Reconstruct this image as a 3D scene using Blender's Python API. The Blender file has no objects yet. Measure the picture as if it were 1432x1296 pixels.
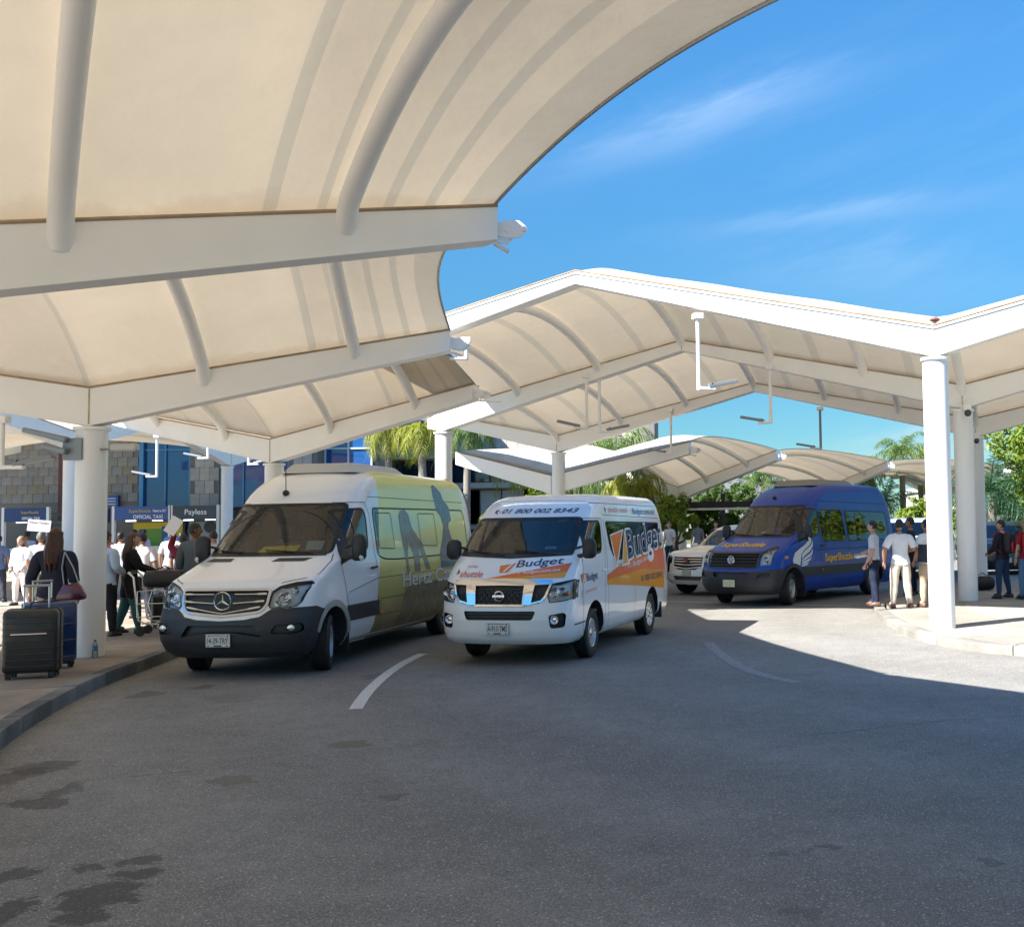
import bpy, bmesh, math, random
from mathutils import Vector, Matrix, noise
random.seed(7)
scene = bpy.context.scene
col = scene.collection
PI = math.pi
# ------------------------------------------------------------------ camera
CAM_F, CAM_CX, PITCH, ROLL, CAM_H = 1470.5, 963.1, .0554, .0156, 1.8298
cd = bpy.data.cameras.new('camera'); cam = bpy.data.objects.new('camera', cd); col.objects.link(cam)
_R = Vector((1,0,0)); _U = Vector((0,-math.sin(PITCH),math.cos(PITCH))); _F = Vector((0,math.cos(PITCH),math.sin(PITCH)))
_r = math.cos(ROLL)*_R - math.sin(ROLL)*_U; _u = math.sin(ROLL)*_R + math.cos(ROLL)*_U
cam.matrix_world = Matrix(((_r.x,_u.x,-_F.x,0),(_r.y,_u.y,-_F.y,0),(_r.z,_u.z,-_F.z,CAM_H),(0,0,0,1)))
cd.sensor_fit = 'HORIZONTAL'; cd.sensor_width = 36; cd.lens = 36*CAM_F/1432
cd.shift_x = (716-CAM_CX)/1432; cd.shift_y = 0; cd.clip_start = .05; cd.clip_end = 3000
scene.camera = cam
# ------------------------------------------------------------------ sky and sun
SUN_EL = math.radians(43); SUN_AZ = Vector((-.80,-.60)).normalized()
w = bpy.data.worlds.new('World'); scene.world = w; w.use_nodes = True
nt = w.node_tree; bg = nt.nodes['Background']
sky = nt.nodes.new('ShaderNodeTexSky'); sky.sky_type = 'NISHITA'; sky.sun_disc = False
sky.sun_elevation = SUN_EL; sky.sun_rotation = math.atan2(SUN_AZ.x, SUN_AZ.y)
sky.altitude = 0; sky.air_density = 1.0; sky.dust_density = .1; sky.ozone_density = 2.6
# high thin clouds drawn on the sky itself
tc = nt.nodes.new('ShaderNodeTexCoord'); mp = nt.nodes.new('ShaderNodeMapping'); mp.vector_type = 'TEXTURE'
mp.inputs['Rotation'].default_value = (0, math.radians(-16), 0); mp.inputs['Scale'].default_value = (.62, .62, .11)
nz = nt.nodes.new('ShaderNodeTexNoise'); nz.inputs['Scale'].default_value = 1.5; nz.inputs['Detail'].default_value = 9; nz.inputs['Roughness'].default_value = .58
nz.inputs['Distortion'].default_value = .35
cr = nt.nodes.new('ShaderNodeMapRange'); cr.inputs['From Min'].default_value = .5; cr.inputs['From Max'].default_value = .95
cr.inputs['To Max'].default_value = .07; cr.clamp = True
sat = nt.nodes.new('ShaderNodeHueSaturation'); sat.inputs['Saturation'].default_value = 1.14; sat.inputs['Value'].default_value = 1.0
mx = nt.nodes.new('ShaderNodeMixRGB'); mx.inputs[2].default_value = (7.6, 8.6, 9.8, 1)
def wisp(src, d1, d2, wdt, strength, nscale):
    """a thin streak of high cloud along the arc from d1 to d2"""
    d1 = Vector(d1).normalized(); d2 = Vector(d2).normalized(); n_ = d1.cross(d2).normalized(); m_ = (d1+d2).normalized(); t_ = (d2-d1).normalized(); half = math.acos(max(-1,min(1,d1.dot(d2))))/2
    nn = nt.nodes.new('ShaderNodeTexNoise'); nn.inputs['Scale'].default_value = nscale; nn.inputs['Detail'].default_value = 8; nn.inputs['Roughness'].default_value = .62; nt.links.new(mp.outputs[0], nn.inputs['Vector'])
    def dot(v):
        q = nt.nodes.new('ShaderNodeVectorMath'); q.operation = 'DOT_PRODUCT'; q.inputs[1].default_value = v; nt.links.new(tc.outputs['Generated'], q.inputs[0]); return q.outputs['Value']
    def mth(op, a, b=None):
        q = nt.nodes.new('ShaderNodeMath'); q.operation = op
        for k, x in enumerate((a,b)):
            if x is None: continue
            if isinstance(x,(int,float)): q.inputs[k].default_value = x
            else: nt.links.new(x, q.inputs[k])
        return q.outputs[0]
    dist = mth('ADD', dot(n_), mth('MULTIPLY', mth('SUBTRACT', nn.outputs['Fac'], .5), wdt*2.2))
    across = mth('POWER', 2.718, mth('MULTIPLY', mth('MULTIPLY', dist, dist), -1/(wdt*wdt)))
    al = mth('DIVIDE', dot(t_), math.sin(half)); along = mth('POWER', 2.718, mth('MULTIPLY', mth('MULTIPLY', al, al), -1.3)); front = mth('GREATER_THAN', dot(m_), .5)
    f_ = mth('MULTIPLY', mth('MULTIPLY', across, along), mth('MULTIPLY', front, mth('MULTIPLY', nn.outputs['Fac'], strength)))
    q = nt.nodes.new('ShaderNodeMixRGB'); q.inputs[2].default_value = (7.6,8.4,9.2,1); nt.links.new(f_, q.inputs[0]); nt.links.new(src, q.inputs[1]); return q.outputs[0]
nt.links.new(tc.outputs['Generated'], mp.inputs['Vector']); nt.links.new(mp.outputs[0], nz.inputs['Vector'])
nt.links.new(nz.outputs['Fac'], cr.inputs['Value']); nt.links.new(cr.outputs[0], mx.inputs[0])
tint = nt.nodes.new('ShaderNodeMixRGB'); tint.blend_type = 'MULTIPLY'; tint.inputs[0].default_value = 1; tint.inputs[2].default_value = (.56,.99,1.11,1)
nt.links.new(sky.outputs[0], sat.inputs['Color']); nt.links.new(sat.outputs[0], tint.inputs[1]); nt.links.new(tint.outputs[0], mx.inputs[1]); 
# paler, deeper falloff towards the horizon haze
sepn = nt.nodes.new('ShaderNodeSeparateXYZ'); nt.links.new(tc.outputs['Generated'], sepn.inputs[0])
fc = nt.nodes.new('ShaderNodeFloatCurve'); cv = fc.mapping.curves[0]; cv.points[0].location = (0,.36); cv.points[1].location = (1,1)
for q_ in ((.13,.44),(.27,.62),(.45,.84)): cv.points.new(*q_)
fc.mapping.update(); nt.links.new(sepn.outputs['Z'], fc.inputs['Value'])
vs_ = nt.nodes.new('ShaderNodeVectorMath'); vs_.operation = 'SCALE'; _c = wisp(mx.outputs[0], (-.128,.94,.317), (.155,.905,.397), .019, .24, 6)
_c = wisp(_c, (.001,.963,.268), (.263,.922,.285), .010, .18, 7); _c = wisp(_c, (.02,.97,.235), (.30,.93,.215), .03, .14, 6); _c = wisp(_c, (.13,.99,.055), (.34,.93,.075), .022, .75, 9)
nt.links.new(_c, vs_.inputs[0]); nt.links.new(fc.outputs[0], vs_.inputs['Scale'])
nt.links.new(vs_.outputs[0], bg.inputs['Color'])
bg.inputs['Strength'].default_value = .066
sl = bpy.data.lights.new('sun', 'SUN'); sl.energy = 4.0; sl.angle = math.radians(.53); sl.color = (1, .95, .87)
sun = bpy.data.objects.new('sun', sl); col.objects.link(sun)
sdir = Vector((SUN_AZ.x*math.cos(SUN_EL), SUN_AZ.y*math.cos(SUN_EL), math.sin(SUN_EL)))
sun.rotation_euler = sdir.to_track_quat('Z', 'Y').to_euler(); sun.location = sdir*60
scene.view_settings.view_transform = 'Standard'; scene.view_settings.look = 'None'
scene.view_settings.exposure = 2.0; scene.view_settings.gamma = 1
scene.render.engine = 'CYCLES'
scene.cycles.max_bounces = 8; scene.cycles.transparent_max_bounces = 12; scene.cycles.caustics_reflective = False; scene.cycles.caustics_refractive = False

# ------------------------------------------------------------------ helpers
def tag(o, label=None, cat=None, group=None, kind=None):
    if label: o['label'] = label
    if cat: o['category'] = cat
    if group: o['group'] = group
    if kind: o['kind'] = kind
    return o
def thing(name, label, cat, loc=(0,0,0), rz=0, group=None, scale=1):
    o = bpy.data.objects.new(name, None); col.objects.link(o); o.location = loc; o.rotation_euler = (0,0,rz); o.empty_display_size = .2
    o.scale = (scale,)*3
    return tag(o, label, cat, group)
def kids(o): return [c for c in bpy.data.objects if c.parent == o]
def copy_tree(o, kidmap, parent=None):
    c = o.copy(); col.objects.link(c); c.parent = parent
    for ch in kidmap.get(o, ()): copy_tree(ch, kidmap, c)
    return c
def make_kidmap():
    m = {}
    for o in bpy.data.objects:
        if o.parent: m.setdefault(o.parent, []).append(o)
    return m
def link(name, me, parent=None):
    o = bpy.data.objects.new(name, me); col.objects.link(o); o.parent = parent; return o
def finish(bm, name, mats, parent=None, smooth=False, ang=38, bevel=0):
    if bevel:
        es = [e for e in bm.edges if len(e.link_faces) == 2 and e.calc_face_angle(0) > .6]
        try: bmesh.ops.bevel(bm, geom=es, offset=bevel, segments=1, affect='EDGES', profile=.5)
        except Exception: pass
    if smooth:
        lim = math.radians(ang)
        for f in bm.faces: f.smooth = True
        for e in bm.edges:
            if len(e.link_faces) == 2 and e.calc_face_angle(0) > lim: e.smooth = False
    me = bpy.data.meshes.new(name); bm.to_mesh(me); bm.free()
    if not isinstance(mats, (list, tuple)): mats = [mats]
    for m in mats: me.materials.append(m)
    return link(name, me, parent)
class G:
    """collects simple shapes, then builds ONE mesh object"""
    def __init__(s): s.v = []; s.f = []; s.m = []
    def add(s, vs, fs, mi=0, M=None):
        n = len(s.v)
        s.v += [tuple(M @ Vector(p)) if M else tuple(p) for p in vs]
        s.f += [tuple(i+n for i in f) for f in fs]; s.m += [mi]*len(fs); return s
    def box(s, c, d, rz=0, mi=0, M=None, taper=1):
        x, y, z = d[0]/2, d[1]/2, d[2]/2; t = taper
        vs = [Vector((a*x*(t if k > 0 else 1), b*y*(t if k > 0 else 1), k*z)) for k in (-1,1) for b in (-1,1) for a in (-1,1)]
        R = Matrix.Translation(c) @ Matrix.Rotation(rz, 4, 'Z')
        if M: R = M @ R
        return s.add(vs, [(0,2,3,1),(4,5,7,6),(0,1,5,4),(2,6,7,3),(0,4,6,2),(1,3,7,5)], mi, R)
    def tube(s, pts, r, n=8, mi=0, M=None, cap=True, flat=1):
        pts = [Vector(p) for p in pts]; rs = r if isinstance(r, (list,tuple)) else [r]*len(pts)
        vs = []; fs = []; up = None
        for i, p in enumerate(pts):
            d = (pts[min(i+1,len(pts)-1)] - pts[max(i-1,0)])
            d = d.normalized() if d.length > 1e-9 else Vector((0,0,1))
            if up is None: up = Vector((0,0,1)) if abs(d.z) < .9 else Vector((1,0,0))
            a = d.cross(up)
            if a.length < 1e-6: a = d.orthogonal()
            a.normalize(); b = a.cross(d).normalized(); up = b
            for k in range(n):
                t = 2*PI*k/n; vs.append(p + a*math.cos(t)*rs[i] + b*math.sin(t)*rs[i]*flat)
        for i in range(len(pts)-1):
            for k in range(n):
                k2 = (k+1) % n; fs.append((i*n+k, i*n+k2, (i+1)*n+k2, (i+1)*n+k))
        if cap: fs.append(tuple(range(n-1,-1,-1))); fs.append(tuple((len(pts)-1)*n+k for k in range(n)))
        return s.add(vs, fs, mi, M)
    def lathe(s, prof, n=24, mi=0, M=None, a0=0, a1=2*PI):
        """prof: (r, z) pairs, turned about local Z"""
        full = abs(a1-a0-2*PI) < 1e-6; m = n if full else n+1; vs = []; fs = []
        for r, z in prof:
            for k in range(m):
                t = a0+(a1-a0)*k/n; vs.append((r*math.cos(t), r*math.sin(t), z))
        for i in range(len(prof)-1):
            for k in range(n):
                k2 = (k+1) % m; fs.append((i*m+k, i*m+k2, (i+1)*m+k2, (i+1)*m+k))
        return s.add(vs, fs, mi, M)
    def prism(s, poly, M, h, mi=0):
        """poly in local xy, extruded along local z by h"""
        n = len(poly); vs = [(p[0],p[1],0) for p in poly]+[(p[0],p[1],h) for p in poly]
        fs = [tuple(range(n-1,-1,-1)), tuple(range(n,2*n))]+[(i,(i+1)%n,n+(i+1)%n,n+i) for i in range(n)]
        return s.add(vs, fs, mi, M)
    def sphere(s, c, r, n=10, m=7, mi=0, M=None):
        if not isinstance(r,(tuple,list)): r = (r,r,r)
        vs = [(c[0],c[1],c[2]-r[2])]; fs = []
        for i in range(1,m):
            ph = -PI/2+PI*i/m
            for k in range(n):
                t = 2*PI*k/n; vs.append((c[0]+r[0]*math.cos(ph)*math.cos(t), c[1]+r[1]*math.cos(ph)*math.sin(t), c[2]+r[2]*math.sin(ph)))
        vs.append((c[0],c[1],c[2]+r[2])); L = len(vs)-1
        for k in range(n):
            fs.append((0,1+(k+1)%n,1+k)); fs.append((L,1+(m-2)*n+k,1+(m-2)*n+(k+1)%n))
        for i in range(m-2):
            for k in range(n): fs.append((1+i*n+k,1+i*n+(k+1)%n,1+(i+1)*n+(k+1)%n,1+(i+1)*n+k))
        return s.add(vs, fs, mi, M)
    def build(s, name, mats, parent=None, smooth=False, ang=38, bevel=0, fix=True):
        bm = bmesh.new(); vv = [bm.verts.new(p) for p in s.v]
        for f, mi in zip(s.f, s.m):
            try: fc = bm.faces.new([vv[i] for i in f]); fc.material_index = mi
            except ValueError: pass
        if fix: bmesh.ops.recalc_face_normals(bm, faces=bm.faces)
        return finish(bm, name, mats, parent, smooth, ang, bevel)
def fastmesh(name, vs, fs, mats, parent=None, mis=None, smooth=False):
    me = bpy.data.meshes.new(name); me.from_pydata(vs, [], fs); 
    if not isinstance(mats,(list,tuple)): mats = [mats]
    for m in mats: me.materials.append(m)
    if mis: me.polygons.foreach_set('material_index', mis)
    if smooth: me.polygons.foreach_set('use_smooth', [True]*len(me.polygons))
    me.update(); return link(name, me, parent)

# ------------------------------------------------------------------ materials
_M = {}
def _new(name):
    m = bpy.data.materials.new(name); m.use_nodes = True; _M[name] = m
    return m, m.node_tree, m.node_tree.nodes['Principled BSDF']
def N(nt, t, **kw):
    n = nt.nodes.new(t)
    for k, v in kw.items():
        if k in n.inputs: n.inputs[k].default_value = v
        else: setattr(n, k, v)
    return n
def mat(name, c, rough=.5, metal=0, coat=0, var=0, scale=6, bump=0, bscale=60, spec=.5, rnd=0, stretch=None, emit=0, backdark=False):
    """principled surface; var = colour mottling, rnd = difference from object to object"""
    if name in _M: return _M[name]
    m, nt, p = _new(name); L = nt.links.new
    c = tuple(c)+(1,) if len(c) == 3 else c
    p.inputs['Base Color'].default_value = c; p.inputs['Roughness'].default_value = rough; p.inputs['Metallic'].default_value = metal
    p.inputs['Coat Weight'].default_value = coat; p.inputs['Coat Roughness'].default_value = .04; p.inputs['Specular IOR Level'].default_value = spec
    out = None
    if var or bump: tcn = N(nt,'ShaderNodeTexCoord'); vec = tcn.outputs['Object']
    if (var or bump) and stretch:
        mpn = N(nt,'ShaderNodeMapping'); mpn.inputs['Scale'].default_value = stretch; L(vec, mpn.inputs['Vector']); vec = mpn.outputs[0]
    if var:
        nz = N(nt,'ShaderNodeTexNoise', Scale=scale, Detail=6, Roughness=.62); L(vec, nz.inputs['Vector'])
        mr = N(nt,'ShaderNodeMapRange'); mr.inputs['From Min'].default_value = .25; mr.inputs['From Max'].default_value = .75
        mr.inputs['To Min'].default_value = 1-var; mr.inputs['To Max'].default_value = 1+var*.6; L(nz.outputs['Fac'], mr.inputs['Value'])
        vm = N(nt,'ShaderNodeVectorMath', operation='SCALE'); vm.inputs[0].default_value = c[:3]; L(mr.outputs[0], vm.inputs['Scale'])
        out = vm.outputs[0]
        rr = N(nt,'ShaderNodeMapRange'); rr.inputs['To Min'].default_value = max(0,rough-.08); rr.inputs['To Max'].default_value = min(1,rough+.1); L(nz.outputs['Fac'], rr.inputs['Value']); L(rr.outputs[0], p.inputs['Roughness'])
    if rnd:
        oi = N(nt,'ShaderNodeObjectInfo'); mr2 = N(nt,'ShaderNodeMapRange'); mr2.inputs['To Min'].default_value = 1-rnd; mr2.inputs['To Max'].default_value = 1+rnd
        L(oi.outputs['Random'], mr2.inputs['Value']); vm2 = N(nt,'ShaderNodeVectorMath', operation='SCALE'); vm2.inputs[0].default_value = c[:3]
        if out: L(out, vm2.inputs[0])
        L(mr2.outputs[0], vm2.inputs['Scale']); out = vm2.outputs[0]
    if backdark:
        ge = N(nt,'ShaderNodeNewGeometry'); mxb = N(nt,'ShaderNodeMixRGB'); mxb.inputs[1].default_value = c; mxb.inputs[2].default_value = (.38,.37,.34,1)
        if out: L(out, mxb.inputs[1])
        L(ge.outputs['Backfacing'], mxb.inputs[0]); out = mxb.outputs[0]
    if out: L(out, p.inputs['Base Color'])
    if bump:
        nb = N(nt,'ShaderNodeTexNoise', Scale=bscale, Detail=5, Roughness=.6); L(vec, nb.inputs['Vector'])
        bn = N(nt,'ShaderNodeBump', Strength=bump, Distance=.01); L(nb.outputs['Fac'], bn.inputs['Height']); L(bn.outputs[0], p.inputs['Normal'])
    if emit: p.inputs['Emission Color'].default_value = c; p.inputs['Emission Strength'].default_value = emit
    return m
def glass(name, tint=(.75,.8,.8), rough=.0, ior=1.45):
    if name in _M: return _M[name]
    m, nt, p = _new(name); L = nt.links.new; nt.nodes.remove(p); o = nt.nodes['Material Output']
    tr = N(nt,'ShaderNodeBsdfTransparent'); tr.inputs['Color'].default_value = tuple(tint)+(1,)
    gl = N(nt,'ShaderNodeBsdfGlossy'); gl.inputs['Roughness'].default_value = rough; gl.inputs['Color'].default_value = (1,1,1,1)
    fr = N(nt,'ShaderNodeFresnel'); fr.inputs['IOR'].default_value = ior; mxs = N(nt,'ShaderNodeMixShader')
    L(fr.outputs[0], mxs.inputs[0]); L(tr.outputs[0], mxs.inputs[1]); L(gl.outputs[0], mxs.inputs[2]); L(mxs.outputs[0], o.inputs['Surface'])
    return m
def fabric_membrane(name, c, tcol, tfac):
    m, nt, p = _new(name); L = nt.links.new; nt.nodes.remove(p); o = nt.nodes['Material Output']
    tcn = N(nt,'ShaderNodeTexCoord'); nz = N(nt,'ShaderNodeTexNoise', Scale=.9, Detail=8, Roughness=.65); L(tcn.outputs['Object'], nz.inputs['Vector'])
    mr = N(nt,'ShaderNodeMapRange'); mr.inputs['From Min'].default_value=.3; mr.inputs['From Max'].default_value=.7; mr.inputs['To Min'].default_value = .93; mr.inputs['To Max'].default_value = 1.03; L(nz.outputs['Fac'], mr.inputs['Value'])
    # grime washed down along the edges next to the beams
    ae = N(nt,'ShaderNodeAttribute', attribute_name='edge'); ns2 = N(nt,'ShaderNodeTexNoise', Scale=1.6, Detail=7, Roughness=.7); L(tcn.outputs['Object'], ns2.inputs['Vector'])
    e1 = N(nt,'ShaderNodeMapRange'); e1.inputs['From Min'].default_value=.35; e1.inputs['From Max'].default_value=.7; e1.inputs['To Min'].default_value=.012; e1.inputs['To Max'].default_value=.05; L(ns2.outputs['Fac'], e1.inputs['Value'])
    e2 = N(nt,'ShaderNodeMath', operation='DIVIDE'); L(ae.outputs['Fac'], e2.inputs[0]); L(e1.outputs[0], e2.inputs[1])
    e3 = N(nt,'ShaderNodeMapRange'); e3.inputs['From Min'].default_value=1; e3.inputs['From Max'].default_value=0; e3.inputs['To Max'].default_value=.42; L(e2.outputs[0], e3.inputs['Value'])
    def sc(cc):
        vm = N(nt,'ShaderNodeVectorMath', operation='SCALE'); vm.inputs[0].default_value = cc; L(mr.outputs[0], vm.inputs['Scale'])
        mg = N(nt,'ShaderNodeMixRGB'); mg.inputs[2].default_value = (cc[0]*.52,cc[1]*.42,cc[2]*.28,1); L(e3.outputs[0], mg.inputs[0]); L(vm.outputs[0], mg.inputs[1]); return mg.outputs[0]
    d = N(nt,'ShaderNodeBsdfDiffuse'); L(sc(c), d.inputs['Color']); t = N(nt,'ShaderNodeBsdfTranslucent'); L(sc(tcol), t.inputs['Color'])
    n2 = N(nt,'ShaderNodeTexNoise', Scale=3.5, Detail=6); L(tcn.outputs['Object'], n2.inputs['Vector']); bn = N(nt,'ShaderNodeBump', Strength=.35, Distance=.03); L(n2.outputs['Fac'], bn.inputs['Height']); L(bn.outputs[0], d.inputs['Normal']); L(bn.outputs[0], t.inputs['Normal'])
    mxs = N(nt,'ShaderNodeMixShader'); mxs.inputs[0].default_value = tfac; L(d.outputs[0], mxs.inputs[1]); L(t.outputs[0], mxs.inputs[2]); L(mxs.outputs[0], o.inputs['Surface'])
    return m
def leafmat(name, c, c2, rnd=.25):
    m, nt, p = _new(name); L = nt.links.new; nt.nodes.remove(p); o = nt.nodes['Material Output']
    ge = N(nt,'ShaderNodeNewGeometry'); rp = N(nt,'ShaderNodeValToRGB'); rp.color_ramp.elements[0].color = tuple(c)+(1,); rp.color_ramp.elements[1].color = tuple(c2)+(1,)
    L(ge.outputs['Random Per Island'], rp.inputs[0])
    d = N(nt,'ShaderNodeBsdfDiffuse'); t = N(nt,'ShaderNodeBsdfTranslucent'); g = N(nt,'ShaderNodeBsdfGlossy'); g.inputs['Roughness'].default_value = .55; g.inputs['Color'].default_value=(.7,.7,.7,1)
    L(rp.outputs[0], d.inputs['Color']); vm = N(nt,'ShaderNodeVectorMath', operation='MULTIPLY'); vm.inputs[1].default_value = (1.5,1.6,.6); L(rp.outputs[0], vm.inputs[0]); L(vm.outputs[0], t.inputs['Color'])
    m1 = N(nt,'ShaderNodeMixShader'); m1.inputs[0].default_value = .4; L(d.outputs[0], m1.inputs[1]); L(t.outputs[0], m1.inputs[2])
    m2 = N(nt,'ShaderNodeMixShader'); m2.inputs[0].default_value = .02; L(m1.outputs[0], m2.inputs[1]); L(g.outputs[0], m2.inputs[2]); L(m2.outputs[0], o.inputs['Surface'])
    return m
STEEL = mat('white painted steel', (.90,.89,.86), .45, var=.05, scale=1.3, bump=.03, bscale=8)
COLM = mat('white column paint', (.84,.84,.83), .38, coat=.15, var=.06, scale=1.5, stretch=(1,1,.3))
MEMB = fabric_membrane('coated membrane', (.68,.625,.53), (.42,.345,.25), .34)
BAND = fabric_membrane('doubled membrane band', (.58,.545,.47), (.36,.31,.235), .31)
GALV = mat('grey metal', (.30,.32,.33), .4, metal=.7)
DARKM = mat('dark painted metal', (.03,.03,.035), .45)
CHROME = mat('chrome', (.75,.76,.78), .08, metal=1)
RUBBER = mat('black rubber', (.015,.015,.016), .65, bump=.1, bscale=90)
BLACKPL = mat('black plastic', (.022,.023,.025), .5, bump=.05, bscale=200)
GREYPL = mat('dark grey bumper plastic', (.026,.028,.034), .48, var=.12, scale=5, bump=.05, bscale=220)
# ------------------------------------------------------------------ ground
def asphalt_mat():
    m, nt, p = _new('old asphalt'); L = nt.links.new
    tcn = N(nt,'ShaderNodeTexCoord'); V = tcn.outputs['Object']
    big = N(nt,'ShaderNodeTexNoise', Scale=.35, Detail=7, Roughness=.6); L(V, big.inputs['Vector'])
    mid = N(nt,'ShaderNodeTexNoise', Scale=3.2, Detail=7, Roughness=.7); L(V, mid.inputs['Vector'])
    fine = N(nt,'ShaderNodeTexNoise', Scale=90, Detail=4, Roughness=.7); L(V, fine.inputs['Vector'])
    r1 = N(nt,'ShaderNodeValToRGB'); r1.color_ramp.elements[0].position=.3; r1.color_ramp.elements[1].position=.72
    r1.color_ramp.elements[0].color=(.184,.178,.169,1); r1.color_ramp.elements[1].color=(.240,.234,.224,1); L(big.outputs['Fac'], r1.inputs[0])
    def mul(a, src, lo, hi, f0=.3, f1=.7):
        mr = N(nt,'ShaderNodeMapRange'); mr.inputs['From Min'].default_value=f0; mr.inputs['From Max'].default_value=f1; mr.inputs['To Min'].default_value=lo; mr.inputs['To Max'].default_value=hi; L(src, mr.inputs['Value'])
        vm = N(nt,'ShaderNodeVectorMath', operation='SCALE'); L(a, vm.inputs[0]); L(mr.outputs[0], vm.inputs['Scale']); return vm.outputs[0]
    c = mul(r1.outputs[0], mid.outputs['Fac'], .82, 1.12); c = mul(c, fine.outputs['Fac'], .5, 1.45)
    vd = N(nt,'ShaderNodeVectorMath', operation='DISTANCE'); vd.inputs[1].default_value=(9.0,19.5,0); L(V, vd.inputs[0])
    sn = N(nt,'ShaderNodeMath', operation='SINE'); mu_ = N(nt,'ShaderNodeMath', operation='MULTIPLY'); mu_.inputs[1].default_value=3.3; L(vd.outputs['Value'], mu_.inputs[0]); L(mu_.outputs[0], sn.inputs[0]); c = mul(c, sn.outputs[0], .93, 1.05, -1, 1)
    # pale aggregate
    for sc, th, colr in ((70,.14,(.50,.46,.37,1)), (34,.10,(.55,.50,.40,1)), (120,.2,(.32,.31,.28,1))):
        vo = N(nt,'ShaderNodeTexVoronoi', Scale=sc); L(V, vo.inputs['Vector'])
        wn = N(nt,'ShaderNodeTexWhiteNoise'); L(vo.outputs['Color'], wn.inputs['Vector'])
        lt = N(nt,'ShaderNodeMath', operation='LESS_THAN'); lt.inputs[1].default_value = th*2.2; L(vo.outputs['Distance'], lt.inputs[0])
        gt = N(nt,'ShaderNodeMath', operation='GREATER_THAN'); gt.inputs[1].default_value = .77; L(wn.outputs['Value'], gt.inputs[0])
        mu = N(nt,'ShaderNodeMath', operation='MULTIPLY'); L(lt.outputs[0], mu.inputs[0]); L(gt.outputs[0], mu.inputs[1])
        mu2 = N(nt,'ShaderNodeMath', operation='MULTIPLY'); mu2.inputs[1].default_value=.8; L(mu.outputs[0], mu2.inputs[0])
        mxn = N(nt,'ShaderNodeMixRGB'); mxn.inputs[2].default_value = colr; L(mu2.outputs[0], mxn.inputs[0]); L(c, mxn.inputs[1]); c = mxn.outputs[0]
    # oil and water stains, each with a ragged outline: (x, y, half-length, half-width, angle, strength, colour)
    wd = N(nt,'ShaderNodeTexNoise', Scale=5.0, Detail=7, Roughness=.7); L(V, wd.inputs['Vector'])
    sub = N(nt,'ShaderNodeVectorMath', operation='SUBTRACT'); sub.inputs[1].default_value=(.5,.5,.5); L(wd.outputs['Color'], sub.inputs[0])
    sca = N(nt,'ShaderNodeVectorMath', operation='SCALE'); sca.inputs['Scale'].default_value=.5; L(sub.outputs[0], sca.inputs[0])
    ad = N(nt,'ShaderNodeVectorMath', operation='ADD'); L(V, ad.inputs[0]); L(sca.outputs[0], ad.inputs[1]); W = ad.outputs[0]
    dk = (.045,.042,.042,1); br = (.12,.10,.065,1); bl = (.05,.045,.045,1)
    for (x,y,a,b,an,st,cc) in STAINS:
        mpn = N(nt,'ShaderNodeMapping'); mpn.vector_type='TEXTURE'; mpn.inputs['Location'].default_value=(x,y,0); mpn.inputs['Rotation'].default_value=(0,0,an); mpn.inputs['Scale'].default_value=(a,b,1); L(W, mpn.inputs['Vector'])
        ln = N(nt,'ShaderNodeVectorMath', operation='LENGTH'); L(mpn.outputs[0], ln.inputs[0])
        mr = N(nt,'ShaderNodeMapRange'); mr.inputs['From Min'].default_value=1.0; mr.inputs['From Max'].default_value=.8; mr.inputs['To Max'].default_value=st*.82; mr.interpolation_type='SMOOTHSTEP'; L(ln.outputs['Value'], mr.inputs['Value'])
        mu = N(nt,'ShaderNodeMath', operation='MULTIPLY'); mr3 = N(nt,'ShaderNodeMapRange'); mr3.inputs['From Min'].default_value=.35; mr3.inputs['From Max'].default_value=.5; mr3.inputs['To Min'].default_value=.45; L(fine.outputs['Fac'], mr3.inputs['Value'])
        L(mr.outputs[0], mu.inputs[0]); L(mr3.outputs[0], mu.inputs[1])
        mxn = N(nt,'ShaderNodeMixRGB'); mxn.inputs[2].default_value = {'d':dk,'b':br,'l':bl}[cc]; L(mu.outputs[0], mxn.inputs[0]); L(c, mxn.inputs[1]); c = mxn.outputs[0]
    # thin cracks
    vc = N(nt,'ShaderNodeTexVoronoi', Scale=.22, feature='DISTANCE_TO_EDGE'); 
    ad2 = N(nt,'ShaderNodeVectorMath', operation='ADD'); s2 = N(nt,'ShaderNodeVectorMath', operation='SCALE'); s2.inputs['Scale'].default_value=.9; L(sub.outputs[0], s2.inputs[0]); L(V, ad2.inputs[0]); L(s2.outputs[0], ad2.inputs[1]); L(ad2.outputs[0], vc.inputs['Vector'])
    mr = N(nt,'ShaderNodeMapRange'); mr.inputs['From Min'].default_value=.0022; mr.inputs['From Max'].default_value=.0; mr.inputs['To Max'].default_value=.65; L(vc.outputs['Distance'], mr.inputs['Value'])
    mg = N(nt,'ShaderNodeMath', operation='MULTIPLY'); mr4 = N(nt,'ShaderNodeMapRange'); mr4.inputs['From Min'].default_value=.47; mr4.inputs['From Max'].default_value=.55; L(mid.outputs['Fac'], mr4.inputs['Value']); L(mr.outputs[0], mg.inputs[0]); L(mr4.outputs[0], mg.inputs[1])
    mxn = N(nt,'ShaderNodeMixRGB'); mxn.inputs[2].default_value=(.02,.02,.02,1); L(mg.outputs[0], mxn.inputs[0]); L(c, mxn.inputs[1]); c = mxn.outputs[0]
    L(c, p.inputs['Base Color']); p.inputs['Roughness'].default_value = .88; p.inputs['Specular IOR Level'].default_value=.3
    bn = N(nt,'ShaderNodeBump', Strength=.45, Distance=.006); L(fine.outputs['Fac'], bn.inputs['Height']); L(bn.outputs[0], p.inputs['Normal'])
    return m
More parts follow.
